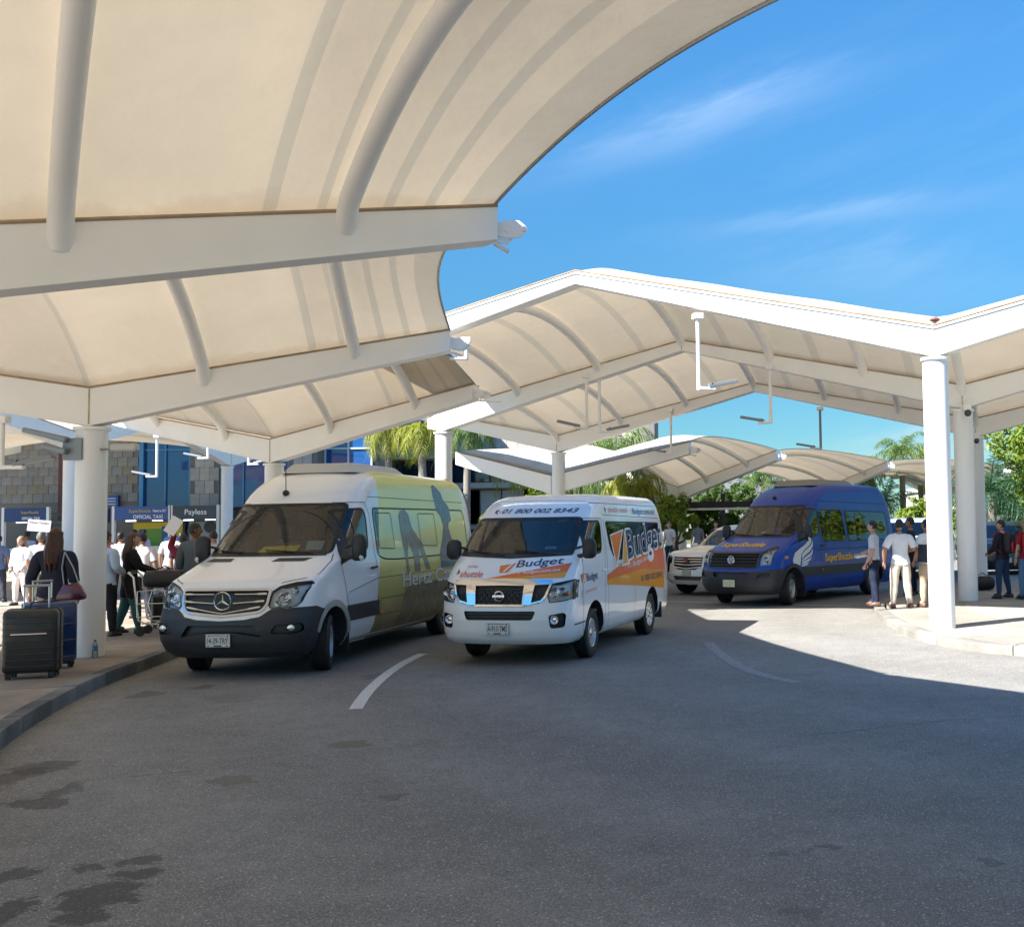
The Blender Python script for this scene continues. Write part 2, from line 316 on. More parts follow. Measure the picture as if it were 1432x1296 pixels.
def conc_mat(name, c, joints=0, stain=0):
    m, nt, p = _new(name); L = nt.links.new
    tcn = N(nt,'ShaderNodeTexCoord'); V = tcn.outputs['Object']
    a = N(nt,'ShaderNodeTexNoise', Scale=.8, Detail=8, Roughness=.65); L(V, a.inputs['Vector']); b = N(nt,'ShaderNodeTexNoise', Scale=45, Detail=5, Roughness=.7); L(V, b.inputs['Vector'])
    out = None
    oi = N(nt,'ShaderNodeObjectInfo'); mr = N(nt,'ShaderNodeMapRange'); mr.inputs['To Min'].default_value=.9-stain*.6; mr.inputs['To Max'].default_value=1.08+stain*.3; L(oi.outputs['Random'], mr.inputs['Value'])
    vm = N(nt,'ShaderNodeVectorMath', operation='SCALE'); vm.inputs[0].default_value = c; L(mr.outputs[0], vm.inputs['Scale']); out = vm.outputs[0]
    for s_, lo, hi in ((a,.68-stain,1.15),(b,.85,1.12)):
        mr = N(nt,'ShaderNodeMapRange'); mr.inputs['From Min'].default_value=.3; mr.inputs['From Max'].default_value=.7; mr.inputs['To Min'].default_value=lo; mr.inputs['To Max'].default_value=hi; L(s_.outputs['Fac'], mr.inputs['Value'])
        vm = N(nt,'ShaderNodeVectorMath', operation='SCALE'); L(out, vm.inputs[0]); L(mr.outputs[0], vm.inputs['Scale']); out = vm.outputs[0]
    L(out, p.inputs['Base Color']); p.inputs['Roughness'].default_value=.9; p.inputs['Specular IOR Level'].default_value=.25
    bn = N(nt,'ShaderNodeBump', Strength=.3, Distance=.008); L(b.outputs['Fac'], bn.inputs['Height']); L(bn.outputs[0], p.inputs['Normal'])
    return m
STAINS = []
STAINS += [(-3.0, 5.4, 0.23, 0.25, 0.0, 0.9, 'd'), (-2.92, 5.08, 0.14, 0.13, 0.0, 0.85, 'd'), (-3.0, 5.73, 0.14, 0.09, 0.0, 0.85, 'd'), (-3.1, 5.97, 0.13, 0.1, 0.0, 0.8, 'd'), (-3.31, 5.84, 0.08, 0.1, 0.0, 0.8, 'd'), (-3.67, 5.76, 0.11, 0.15, 0.0, 0.85, 'd'), (-3.32, 5.19, 0.11, 0.21, 0.0, 0.9, 'd'), (-4.44, 7.24, 0.24, 0.17, 0.0, 0.75, 'd'), (-4.49, 7.61, 0.1, 0.29, 0.0, 0.7, 'd'), (-5.08, 8.33, 0.26, 0.3, 0.0, 0.7, 'l'), (-5.09, 8.03, 0.17, 0.33, 0.0, 0.65, 'l'), (-2.9, 8.99, 0.2, 0.18, 0.0, 0.7, 'b'), (-3.38, 7.81, 0.2, 0.13, 0.0, 0.6, 'b'), (-2.05, 7.3, 0.09, 0.1, 0.0, 0.5, 'l'), (0.76, 6.03, 0.09, 0.06, 0.0, 0.55, 'd'), (0.44, 5.88, 0.12, 0.05, 0.0, 0.45, 'd'), (0.62, 5.93, 0.04, 0.04, 0.0, 0.5, 'd'), (1.55, 5.71, 0.05, 0.06, 0.0, 0.6, 'd'), (0.51, 5.06, 0.13, 0.11, 0.0, 0.35, 'l'), (-6.13, 11.92, 0.19, 0.26, 0.0, 0.6, 'l'), (-5.7, 12.4, 0.12, 0.22, 0.0, 0.6, 'l'), (-3.94, 13.06, 0.13, 0.31, 0.0, 0.5, 'l'), (-4.97, 11.58, 0.32, 0.39, 0.0, 0.25, 'l')]
# ground sheets (each a few millimetres above the one below)
ASPH = asphalt_mat()
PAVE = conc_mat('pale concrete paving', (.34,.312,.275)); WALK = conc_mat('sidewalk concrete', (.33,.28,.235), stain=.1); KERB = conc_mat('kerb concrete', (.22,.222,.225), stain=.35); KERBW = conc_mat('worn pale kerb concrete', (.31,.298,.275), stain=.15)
FARG = conc_mat('distant ground', (.30,.29,.26))
def sheet(name, pts, z, m, kind='structure'):
    bm = bmesh.new(); f = bm.faces.new([bm.verts.new((x,y,z)) for x,y in pts])
    if f.calc_area() and f.normal.z < 0: pass
    bm.normal_update()
    if f.normal.z < 0: f.normal_flip()
    bmesh.ops.triangulate(bm, faces=bm.faces[:])
    return tag(finish(bm, name, m), kind=kind)
sheet('ground', [(-900,-300),(900,-300),(900,1500),(-900,1500)], -.012, FARG)
sheet('road', [(-60,-6),(60,-6),(60,75),(-60,75)], -.004, ASPH)
sheet('unseen_bounce_plaza', [(-60,-60),(60,-60),(60,-5.9),(-60,-5.9)], -.0, PAVE)  # pale ground behind the camera, added to bounce sunlight onto the front faces

def catmull(P, n=8):
    out = []
    for i in range(len(P)-1):
        p0 = P[max(i-1,0)]; p1 = P[i]; p2 = P[i+1]; p3 = P[min(i+2,len(P)-1)]
        for k in range(n):
            t = k/n; out.append(tuple(.5*((2*p1[j])+(-p0[j]+p2[j])*t+(2*p0[j]-5*p1[j]+4*p2[j]-p3[j])*t*t+(-p0[j]+3*p1[j]-3*p2[j]+p3[j])*t**3) for j in (0,1)))
    out.append(tuple(P[-1])); return out
def resample(P, step):
    out = [P[0]]; acc = 0
    for a, b in zip(P, P[1:]):
        d = math.dist(a,b)
        while acc+d >= step and d > 1e-9:
            t = (step-acc)/d; a = (a[0]+(b[0]-a[0])*t, a[1]+(b[1]-a[1])*t); out.append(a); d = math.dist(a,b); acc = 0
        acc += d
    return out
def offset(P, d):
    out = []
    for i, p in enumerate(P):
        a = P[max(i-1,0)]; b = P[min(i+1,len(P)-1)]; t = Vector((b[0]-a[0], b[1]-a[1])).normalized(); out.append((p[0]-t.y*d, p[1]+t.x*d))
    return out
def kerb_line(pts, h, wd, mats, parent, side, jit=.006, step=1.0):
    """kerb stones along a line; side=+1 puts the stones to the left of it"""
    fine = resample(pts, .25); per = int(step/.25); rnd = random.Random(3)
    for i in range(0, len(fine)-1, per):
        seg = fine[i:i+per+1]
        if len(seg) < 2: break
        base = offset(fine, wd*side)[i:i+per+1]; j = rnd.uniform(-jit, jit); t = .03
        def lerp(a,b,k): return (a[0]+(b[0]-a[0])*k, a[1]+(b[1]-a[1])*k)
        seg = list(seg); base = list(base)
        seg[-1] = lerp(seg[-1], seg[-2], t/.25*.5); base[-1] = lerp(base[-1], base[-2], t/.25*.5)
        vs = []; n = len(seg); prof = [(0,-.02),(.012,h-.025+j),(.035,h+j),(1,h+j),(1,-.02)]
        for a, b in zip(seg, base):
            for k, z in prof:
                q = lerp(a, b, k); vs.append((q[0], q[1], z))
        m = len(prof); fs = []
        for u in range(n-1):
            for v in range(m-1): fs.append((u*m+v, (u+1)*m+v, (u+1)*m+v+1, u*m+v+1))
        fs.append(tuple(range(m))); fs.append(tuple((n-1)*m+v for v in range(m-1,-1,-1)))
        g = G(); g.add(vs, fs); g.build('kerb_stone', mats, parent)
SW = [(1.2,-1.6),(-1.2,-.3),(-2.9,2.2),(-3.95,4.9),(-5.0,7.25),(-5.83,8.95),(-6.45,10.7),(-6.92,12.4),(-7.22,14.2),(-7.6,16.4),(-8.0,19),(-8.25,22),(-8.3,26),(-8.0,31),(-7.0,37),(-5,44),(-1,54)]
swc = catmull(SW, 10)
walk = thing('sidewalk', None, None); walk['kind'] = 'structure'
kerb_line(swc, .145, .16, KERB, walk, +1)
WZ = .13
# sidewalk slabs, sawn joints recessed between them
inner = resample(offset(swc, .165), 1.35)
prev = inner; bed = [(x,y) for x,y in inner]+[(-60,60),(-60,-20)]
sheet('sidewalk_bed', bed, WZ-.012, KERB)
wds = [1.25, 1.3, 1.5, 1.6, 1.7]
acc = 0
for r_, wdt in enumerate(wds):
    a = offset(inner, acc+.004); b = offset(inner, acc+wdt-.006); acc += wdt
    for i in range(len(a)-1):
        if a[i][1] > 36 or a[i][1] < .5: continue
        def sh(p,q,t=.006): return (p[0]+(q[0]-p[0])*t, p[1]+(q[1]-p[1])*t)
        q = [sh(a[i],a[i+1]), sh(a[i+1],a[i]), sh(b[i+1],b[i]), sh(b[i],b[i+1])]
        z = WZ+random.uniform(-.002,.002)
        g = G(); g.add([(x,y,z) for x,y in q]+[(x,y,z-.02) for x,y in q], [(0,1,2,3),(0,4,5,1),(1,5,6,2),(2,6,7,3),(3,7,4,0)]); g.build('paving_slab', WALK, walk)
# plaza beyond the slabs
out_ = offset(inner, acc+.004)
sheet('plaza_paving', [p for p in out_ if .5 < p[1] < 60]+[(-60,60),(-60,-20)], WZ-.004, PAVE)

# right-hand island
IS = [(9.5,11.2),(6.6,12.5),(5.3,13.3),(4.35,13.95),(3.75,14.75),(3.42,16.0),(3.36,17.6),(3.45,19.4),(3.72,21.4),(4.6,23.6),(6.1,26.4),(8.4,30.5),(12,36),(18,43),(30,54)]
isc = catmull(IS, 10)
isl = thing('island_paving', None, None); isl['kind'] = 'structure'
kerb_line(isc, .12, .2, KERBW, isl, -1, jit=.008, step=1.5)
iin = resample(offset(isc, -.205), 1.5)
sheet('island_bed', iin+[(60,54),(60,5),(30,5)], WZ-.022, KERBW)
acc = 0
for wdt in (1.5,1.5,1.6,1.6):
    a = offset(iin, -acc-.004); b = offset(iin, -acc-wdt+.006); acc += wdt
    for i in range(len(a)-1):
        if a[i][1] > 34: continue
        def sh(p,q,t=.006): return (p[0]+(q[0]-p[0])*t, p[1]+(q[1]-p[1])*t)
        q = [sh(a[i],a[i+1]), sh(b[i],b[i+1]), sh(b[i+1],b[i]), sh(a[i+1],a[i])]
        q = [sh(a[i],a[i+1]), sh(a[i+1],a[i]), sh(b[i+1],b[i]), sh(b[i],b[i+1])][::-1]
        z = WZ-.01+random.uniform(-.002,.002)
        g = G(); g.add([(x,y,z) for x,y in q]+[(x,y,z-.02) for x,y in q], [(0,1,2,3),(0,4,5,1),(1,5,6,2),(2,6,7,3),(3,7,4,0)]); g.build('paving_slab', PAVE, isl)
sheet('island_plaza', [p for p in offset(iin, -acc-.004) if p[1] < 60]+[(60,54),(60,5),(30,5)], WZ-.014, PAVE)
# utility cover by the column
g = G(); g.box((5.25,15.35,WZ-.004),(.62,.34,.016), rz=-.2); tag(g.build('utility_cover', mat('worn grey cover',(.33,.32,.31),.8,var=.2,scale=9)), 'flat grey rectangular utility cover set in the sunlit island pavement', 'utility cover')
# painted arcs on the road
def paint_mat(name, c, wear):
    m, nt, p = _new(name); L = nt.links.new; o = nt.nodes['Material Output']
    tcn = N(nt,'ShaderNodeTexCoord'); nz = N(nt,'ShaderNodeTexNoise', Scale=38, Detail=6, Roughness=.75); L(tcn.outputs['Object'], nz.inputs['Vector'])
    mr = N(nt,'ShaderNodeMapRange'); mr.inputs['From Min'].default_value=wear; mr.inputs['From Max'].default_value=wear+.08; L(nz.outputs['Fac'], mr.inputs['Value'])
    tr = N(nt,'ShaderNodeBsdfTransparent'); ms = N(nt,'ShaderNodeMixShader'); L(mr.outputs[0], ms.inputs[0]); L(tr.outputs[0], ms.inputs[1]); L(p.outputs[0], ms.inputs[2]); L(ms.outputs[0], o.inputs['Surface'])
    p.inputs['Base Color'].default_value = tuple(c)+(1,); p.inputs['Roughness'].default_value=.7; return m
def strip(name, pts, wd, z, m):
    P = catmull(pts, 8); a = offset(P, wd/2); b = offset(P, -wd/2); n = len(P)
    return tag(fastmesh(name, [(x,y,z) for x,y in a]+[(x,y,z) for x,y in b], [(n+i,n+i+1,i+1,i) for i in range(n-1)], m), kind='structure')
strip('road_marking', [(-3.87, 15.24), (-3.87, 14.31), (-3.79, 13.17), (-3.62, 11.88), (-3.4, 10.73)], .135, 0, paint_mat('road paint',(.62,.62,.60),.36))
strip('faded_road_marking', [(0.25, 16.12), (0.4, 14.63), (0.61, 13.38), (0.88, 12.55), (1.19, 12.02)], .16, 0, paint_mat('faded road paint',(.31,.31,.32),.42))
strip('road_marking', [(-9,30.5),(-4,26.6),(0,24.2),(3.4,22.4)], .14, 0, paint_mat('road paint thin',(.5,.5,.48),.42))

CRK = mat('crack shadow', (.028,.027,.026), .95)
for ci, pts in enumerate([[(-4.71, 7.73), (-4.45, 7.86), (-4.08, 8.01), (-3.68, 8.19), (-3.38, 8.41), (-2.91, 8.69), (-2.44, 8.87), (-1.59, 9.34), (-0.91, 9.74)], [(0.79, 9.03), (1.37, 9.23), (2.06, 9.56), (3.06, 9.83)], [(-0.78, 10.75), (-0.6, 10.03), (-0.42, 9.7)], [(-3.0, 12.13), (-2.62, 10.91), (-2.19, 9.91)]]):
    P_ = catmull(pts, 14); rc = random.Random(ci); P_ = [(x+rc.uniform(-.012,.012), y+rc.uniform(-.018,.018)) for x, y in P_]; wd_ = [rc.uniform(.0008,.005) for _ in P_]; n = len(P_)
    tag(fastmesh('road_crack', [(x,y+w_,-.0015) for (x,y),w_ in zip(P_,wd_)]+[(x,y-w_,-.0015) for (x,y),w_ in zip(P_,wd_)], [(n+i,n+i+1,i+1,i) for i in range(n-1)], CRK), kind='structure')
# ------------------------------------------------------------------ canopies
def lerp3(a,b,t): return Vector(a)*(1-t)+Vector(b)*t
def blend_(a,b,t): return a+(b-a)*t
class Beam:
    """a bent steel beam: nodes (x, y, z of underside, depth)"""
    def __init__(s, nodes, width=.3): s.n = [Vector(q) for q in nodes]; s.w = width; s.L = [0]
    def pos(s, t):  # t runs 0..number of segments
        i = min(int(t), len(s.n)-2); return s.n[i].lerp(s.n[i+1], t-i)
    def top(s, t): q = s.pos(t); return Vector((q.x,q.y,q.z+q.w))
def beam_mesh(b, parent, name='beam'):
    n = b.n; g = G(); vs = []
    for i, q in enumerate(n):
        d0 = Vector((n[i].x-n[max(i-1,0)].x, n[i].y-n[max(i-1,0)].y)); d1 = Vector((n[min(i+1,len(n)-1)].x-n[i].x, n[min(i+1,len(n)-1)].y-n[i].y))
        d = (d0.normalized() if d0.length else Vector((0,0)))+(d1.normalized() if d1.length else Vector((0,0))); d.normalize(); s = Vector((-d.y,d.x))*b.w/2
        z0, z1 = q.z, q.z+q.w; f = .022
        # web box with slightly wider bottom flange
        ring = [(s.x*1.0,s.y*1.0,z0),(s.x,s.y,z0+f),(s.x*.93,s.y*.93,z0+f),(s.x*.93,s.y*.93,z1),(-s.x*.93,-s.y*.93,z1),(-s.x*.93,-s.y*.93,z0+f),(-s.x,-s.y,z0+f),(-s.x,-s.y,z0)]
        vs += [(q.x+a, q.y+b_, z) for a,b_,z in ring]
    m = 8; fs = []
    for i in range(len(n)-1):
        for k in range(m): fs.append((i*m+k, i*m+(k+1)%m, (i+1)*m+(k+1)%m, (i+1)*m+k))
    fs.append(tuple(range(m-1,-1,-1))); fs.append(tuple((len(n)-1)*m+k for k in range(m)))
    g.add(vs, fs); ob_ = g.build(name, STEEL, parent)
    for i, q in enumerate(n[1:-1], 1):
        d0 = Vector((n[i+1].x-n[i-1].x, n[i+1].y-n[i-1].y)).normalized(); s_ = Vector((-d0.y,d0.x))*b.w*.5*.93; g = G()
        g.tube([(q.x+s_.x,q.y+s_.y,q.z+.02),(q.x+s_.x,q.y+s_.y,q.z+q.w-.01)],.011,6); g.build('weld_seam', mat('stained weld',(.50,.42,.26),.7,var=.4,scale=9), ob_)
        g = G(); g.tube([(q.x-s_.x,q.y-s_.y,q.z+.02),(q.x-s_.x,q.y-s_.y,q.z+q.w-.01)],.011,6); g.build('weld_seam', mat('stained weld',(.50,.42,.26),.7,var=.4,scale=9), ob_)
    for sd in (1,-1):
        g = G(); pts = []
        for i, q in enumerate(n):
            d0 = Vector((n[min(i+1,len(n)-1)].x-n[max(i-1,0)].x, n[min(i+1,len(n)-1)].y-n[max(i-1,0)].y)).normalized(); s_ = Vector((-d0.y,d0.x))*b.w*.5*sd
            pts.append((q.x+s_.x*.9,q.y+s_.y*.9,q.z+q.w+.012))
        g.tube(pts,.018,6); g.build('membrane_edge_rope', mat('stained edge rope',(.38,.28,.18),.85,var=.45,scale=3), ob_, smooth=False)
    return ob_
def column(parent, x, y, ztop, r=.2, z0=0.0):
    g = G(); g.lathe([(0,z0),(r,z0),(r,ztop-.015),(r*.97,ztop-.01),(0,ztop-.01)], 40, M=Matrix.Translation((x,y,0)))
    o = g.build('column', COLM, parent, smooth=True)
    g = G(); g.lathe([(r,0),(r+.012,0),(r+.012,.02),(r+.001,.03)], 40, M=Matrix.Translation((x,y,z0)))
    g.build('column_collar', mat('stained column foot',(.42,.39,.35),.7,var=.3,scale=14), o, smooth=True)
    g = G(); g.lathe([(r,ztop-.05),(r+.035,ztop-.05),(r+.035,ztop-.008),(0,ztop-.008)], 32, M=Matrix.Translation((x,y,0))); g.build('cap_plate', STEEL, o)
    return o
def bay(parent, A, B, rib_ts, rise=.9, scal=(0,0), edge_rise=.6, seams=(), bands=(0,0), nt_=72, ns=24, rib_r=.1, mem=None, first=True, gap=.03):
    """membrane stretched between beams A and B over arched pipe ribs"""
    T = len(A.n)-1
    def P(t, s, dz=0):
        lo = scal[0]*math.sin(PI*s); hi = T-scal[1]*math.sin(PI*s)
        te = lo+(hi-lo)*t/T
        a = A.top(te); b = B.top(te); q = a.lerp(b, s)
        e0 = t/T; r = rise
        if scal[0]: r = r*(edge_rise+(1-edge_rise)*min(1, e0*5))
        if scal[1]: r = r*(edge_rise+(1-edge_rise)*min(1, (1-e0)*5))
        # sag between ribs
        sg = 0
        if rib_ts:
            d = min(abs(t-x) for x in rib_ts); sg = min(d, .5)*.24
        r = r*(1-sg)
        return Vector((q.x,q.y,q.z+gap+r*math.sin(PI*s)**.85+dz))
    vs = []; fs = []; mi = []
    ts = [T*i/nt_ for i in range(nt_+1)]
    for t, wd in seams:
        lo_, hi_ = t-wd*.8, t+wd*.8; ts = [x for x in ts if not (lo_-.008 < x < hi_+.008)]+[lo_, hi_]
    ts = sorted(x for x in ts if 0 <= x <= T); m_ = len(ts)
    for t in ts:
        for j in range(ns+1): vs.append(P(t, j/ns))
    for i in range(m_-1):
        t = (ts[i]+ts[i+1])/2
        isb = (bands[0] and t < bands[0]) or (bands[1] and t > T-bands[1]) or any(abs(t-q) < wd*.8 for q, wd in seams)
        for j in range(ns): fs.append((i*(ns+1)+j, i*(ns+1)+j+1, (i+1)*(ns+1)+j+1, (i+1)*(ns+1)+j)); mi.append(1 if isb else 0)
    mo_ = fastmesh('membrane', vs, fs, [mem or MEMB, BAND], parent, mi, smooth=True)
    at = mo_.data.attributes.new('edge', 'FLOAT', 'POINT'); at.data.foreach_set('value', [min(j/ns, 1-j/ns) for _ in ts for j in range(ns+1)])
    for t in rib_ts:
        g = G(); pts = [P(t, .0+s/26, -.03-rib_r) if 0 < s < 26 else None for s in range(27)]
        a = A.pos(t); b = B.pos(t); pts[0] = Vector((a.x,a.y,a.z+a.w*.62)).lerp(Vector((b.x,b.y,b.z+b.w*.62)), .012); pts[26] = Vector((b.x,b.y,b.z+b.w*.62)).lerp(Vector((a.x,a.y,a.z+a.w*.62)), .012)
        g.tube(pts, rib_r, 14); g.build('arch_rib', STEEL, parent, smooth=True)
    for which, sc in ((0,scal[0]),(1,scal[1])):
        if sc:
            g = G(); g.tube([P(0 if which==0 else T, s/30, -.012) for s in range(31)], .016, 6); g.build('edge_cable', GALV, parent, smooth=True)
def clamp(parent, q, d, rod=.16):
    """plates, pin and shackle that tie the membrane corner to the beam tip; d = outward direction"""
    d = Vector((d[0],d[1],0)).normalized(); s = Vector((-d.y,d.x,0)); g = G()
    Mx = Matrix(((d.x,s.x,0,q[0]),(d.y,s.y,0,q[1]),(0,0,1,q[2]),(0,0,0,1)))
    for k, (oy, tw) in enumerate(((.07,.35),(-.07,-.35))):
        pl = [(x*.85,y*.8) for x,y in ((.0,-.09),(.14,-.11),(.24,-.10),(.30,-.045),(.315,.0),(.30,.05),(.24,.10),(.14,.10),(0,.07))]
        g.prism(pl, Mx @ Matrix.Translation((.02,oy,.14)) @ Matrix.Rotation(tw,4,'Z') @ Matrix.Rotation(PI/2,4,'X'), .014)
        g.lathe([(0,0),(.03,0),(.03,.03),(0,.03)], 10, M=Mx @ Matrix.Translation((.25,oy*2.2,.14)) @ Matrix.Rotation(PI/2,4,'X'))
    g.box((0.03,0,.12),(.05,.26,.30), M=None) if False else None
    g.add([Mx @ Vector(p) for p in ((-.02,-.10,.02),(.012,-.10,.02),(.012,.10,.02),(-.02,.10,.02),(-.02,-.10,.24),(.012,-.10,.24),(.012,.10,.24),(-.02,.10,.24))], [(0,1,2,3),(4,5,6,7),(0,1,5,4),(1,2,6,5),(2,3,7,6),(3,0,4,7)])
    g.tube([Mx @ Vector(p) for p in ((.02,0,.02),(.02+rod*.5,0,-.01),(.02+rod,.03,-.03))], .022, 8)
    g.tube([Mx @ Vector(p) for p in ((.02,.05,.24),(.2,.09,.2),(.3,.14,.15))], .016, 6)
    g.tube([Mx @ Vector(p) for p in ((.1,-.12,.12),(.1,.12,.12))], .02, 8)
    g.build('corner_clamp', mat('bright white plate',(.85,.85,.83),.35), parent, bevel=.004)

# --- near fan canopy
near = thing('tensile_canopy', 'large beige membrane canopy overhead at the left, fanned beams with clamped tips', 'canopy', (0,0,0))
def nb(L, tip, ol=4.7, hv=3.27, ht=4.4, oz=4.35):
    L = Vector(L); tip = Vector(tip); d = (L-tip).normalized(); o = L+d*ol
    return Beam([(o.x,o.y,oz,.34),(L.x,L.y,hv,.52),(tip.x,tip.y,ht,.30)])
NB = [nb((12.0,-7.4),(9.6,-1.6)), nb((2.6,-5.0),(6.4,-1.6),8), nb((-2.1,.80),(2.75,4.14),6), nb((-5.8,6.8),(-1.77,9.48),7.5), nb((-8.25,14.5),(-3.52,15.5),6.2), nb((-9.2,23.3),(-4.38,21.6)), nb((-8.4,31.4),(-4.2,27.6))]
NB = NB[1:6]
for i, b in enumerate(NB):
    beam_mesh(b, near); column(near, b.n[1].x, b.n[1].y, b.n[1].z)
    dd = (b.n[2]-b.n[1]); clamp(near, (b.n[2].x, b.n[2].y, b.n[2].z-.02), (dd.x,dd.y), .55 if i == 4 else .16)
for i in range(len(NB)-1):
    bay(near, NB[i], NB[i+1], (.30,.72,1.30,1.72), rise=1.15 if i < 2 else .95, scal=(.1,.065), edge_rise=.30, seams=((.99,.008),(1.60,.014),(1.685,.010),(1.80,.012),(1.875,.012),(.5,.009)), bands=(0,.07), nt_=90, ns=30, rib_r=.088)
# --- central folded canopy
mid = thing('tensile_canopy', 'white folded canopy across the middle, zigzag beams on tall round columns with the sunlit fascia', 'canopy', (0,0,0))
def fold(R, Ld, zv, zp, ext_r, ext_l, dep=.48, lfull=True, dp=.22):
    """R = right column (x,y), Ld = vector to left column; peak at mid-span; half a fold beyond each column"""
    R = Vector(R); D = Vector(Ld); u = D.normalized(); Lc = R+D; pk = R+D*.5
    nd = []
    if ext_r: q = R-u*ext_r; nd.append((q.x,q.y,zv+(zp-zv)*ext_r/(D.length/2),dp))
    nd += [(R.x,R.y,zv,dep),(pk.x,pk.y,zp,dp)]
    if lfull: nd.append((Lc.x,Lc.y,zv,dep))
    if ext_l: q = (Lc if lfull else pk)+u*ext_l; nd.append((q.x,q.y,(zv+(zp-zv)*ext_l/(D.length/2)) if lfull else zp-(zp-zv)*ext_l/(D.length/2),blend_(dp,dep,min(1,ext_l/(D.length/2))) if not lfull else dp))
    return Beam(nd, .32)
DV = (-11.6,3.39)
M0b = fold((3.92,16.52), DV, 4.36, 5.99, 6.0, 5.0, lfull=False)
M1b = fold((5.72,21.8), DV, 4.08, 5.66, 6.0, .35)
M2b = fold((7.7,28.1), DV, 3.97, 5.50, 6.0, 5.8)
for b, colz in ((M0b,(1,)),(M1b,(1,3)),(M2b,(1,3))):
    beam_mesh(b, mid)
    for k in colz: column(mid, b.n[k].x, b.n[k].y, b.n[k].z, z0=.10 if k == 1 else 0)
# fascia clamp strip on the front beam
for b in (M0b,):
    g = G(); n = b.n; u = Vector((DV[0],DV[1])).normalized(); s = Vector((u.y,-u.x))
    if s.y > 0: s = -s
    for i in range(len(n)-1):
        a = n[i]; c = n[i+1]; off = s*.155
        for dz, th in ((-.055,.012),):
            vs = [(a.x+off.x,a.y+off.y,a.z+a.w+dz),(c.x+off.x,c.y+off.y,c.z+c.w+dz),(c.x+off.x*1.06,c.y+off.y*1.06,c.z+c.w+dz),(a.x+off.x*1.06,a.y+off.y*1.06,a.z+a.w+dz)]
            vs += [(x,y,z+th) for x,y,z in vs]; g.add(vs, [(0,1,2,3),(7,6,5,4),(3,2,6,7),(0,3,7,4),(1,0,4,5),(2,1,5,6)])
    g.build('clamp_strip', GALV, mid)
# full-left copies so that the first bay ends where the front beam ends
A0 = M0b
A1s = Beam([tuple(q) for q in M1b.n[:3]]+[tuple(M1b.pos(2+5.0/6.043))], .32)
th = 1/3
bay(mid, A0, A1s, (.4,1,1+th,1+2*th,2,2.403,2.806), rise=.6, seams=((1.5,.02),(1.83,.02),(2.19,.02),(2.58,.02),(1.17,.02),(.7,.02)), nt_=80, ns=24, rib_r=.095)
bay(mid, M1b, M2b, (.4,1,1+th,1+2*th,2,2+th,2+2*th,3,3.55), rise=.7, seams=((1.5,.02),(1.83,.02),(2.17,.02),(2.5,.02),(2.83,.02),(3.3,.03),(.7,.02)), nt_=110, ns=24, rib_r=.095)
# --- low canopies beyond
far = thing('tensile_canopy', 'low scalloped beige canopy behind the blue van, row of white clamped tips', 'canopy', (0,0,0))
KB = []
for V_, T_, zv, zt, ext in (((-4.1,31.65),(.04,30.7),2.72,3.80,3.1),((-.34,46),(3.4,39.6),2.8,4.1,5),((7.2,60),(9.6,50.2),2.8,4.2,5),((15.5,64),(17.3,57.3),2.8,4.2,5),((26,70),(26,61),2.8,4.2,4)):
    V_ = Vector(V_); T_ = Vector(T_); d = (V_-T_).normalized(); o = V_+d*ext
    KB.append(Beam([(o.x,o.y,zt-.1,.38),(V_.x,V_.y,zv,.55),(T_.x,T_.y,zt,.34)], .3))
for b in KB:
    beam_mesh(b, far); column(far, b.n[1].x, b.n[1].y, b.n[1].z)
    dd = b.n[2]-b.n[1]; clamp(far, (b.n[2].x,b.n[2].y,b.n[2].z-.02), (dd.x,dd.y))
for i in range(len(KB)-1):
    bay(far, KB[i], KB[i+1], (.3,.72,1.3,1.72), rise=1.0, scal=(.10,.12), edge_rise=.5, seams=((1.5,.02),(1.85,.03)), bands=(0,.05), nt_=48, ns=18, rib_r=.1)
# --- canopy beside the terminal
term = thing('tensile_canopy', 'shaded canopy bay in front of the terminal wall, behind the nearest column', 'canopy', (0,0,0))
TB = []
for dx in (0,-11):
    TB.append(Beam([(-17.2+dx,22.5,5.0,.42),(-17.0+dx,28.9,4.1,.45),(-16.9+dx,33.4,5.15,.42),(-16.7+dx,38,4.1,.45),(-16.5+dx,43,5.1,.42)], .3))
for b in TB:
    beam_mesh(b, term)
    for k in (1,3): column(term, b.n[k].x, b.n[k].y, b.n[k].z, z0=.12)
bay(term, TB[0], TB[1], (.5,1.33,1.67,2,2.33,2.67,3.5), rise=.6, seams=(), nt_=48, ns=12)
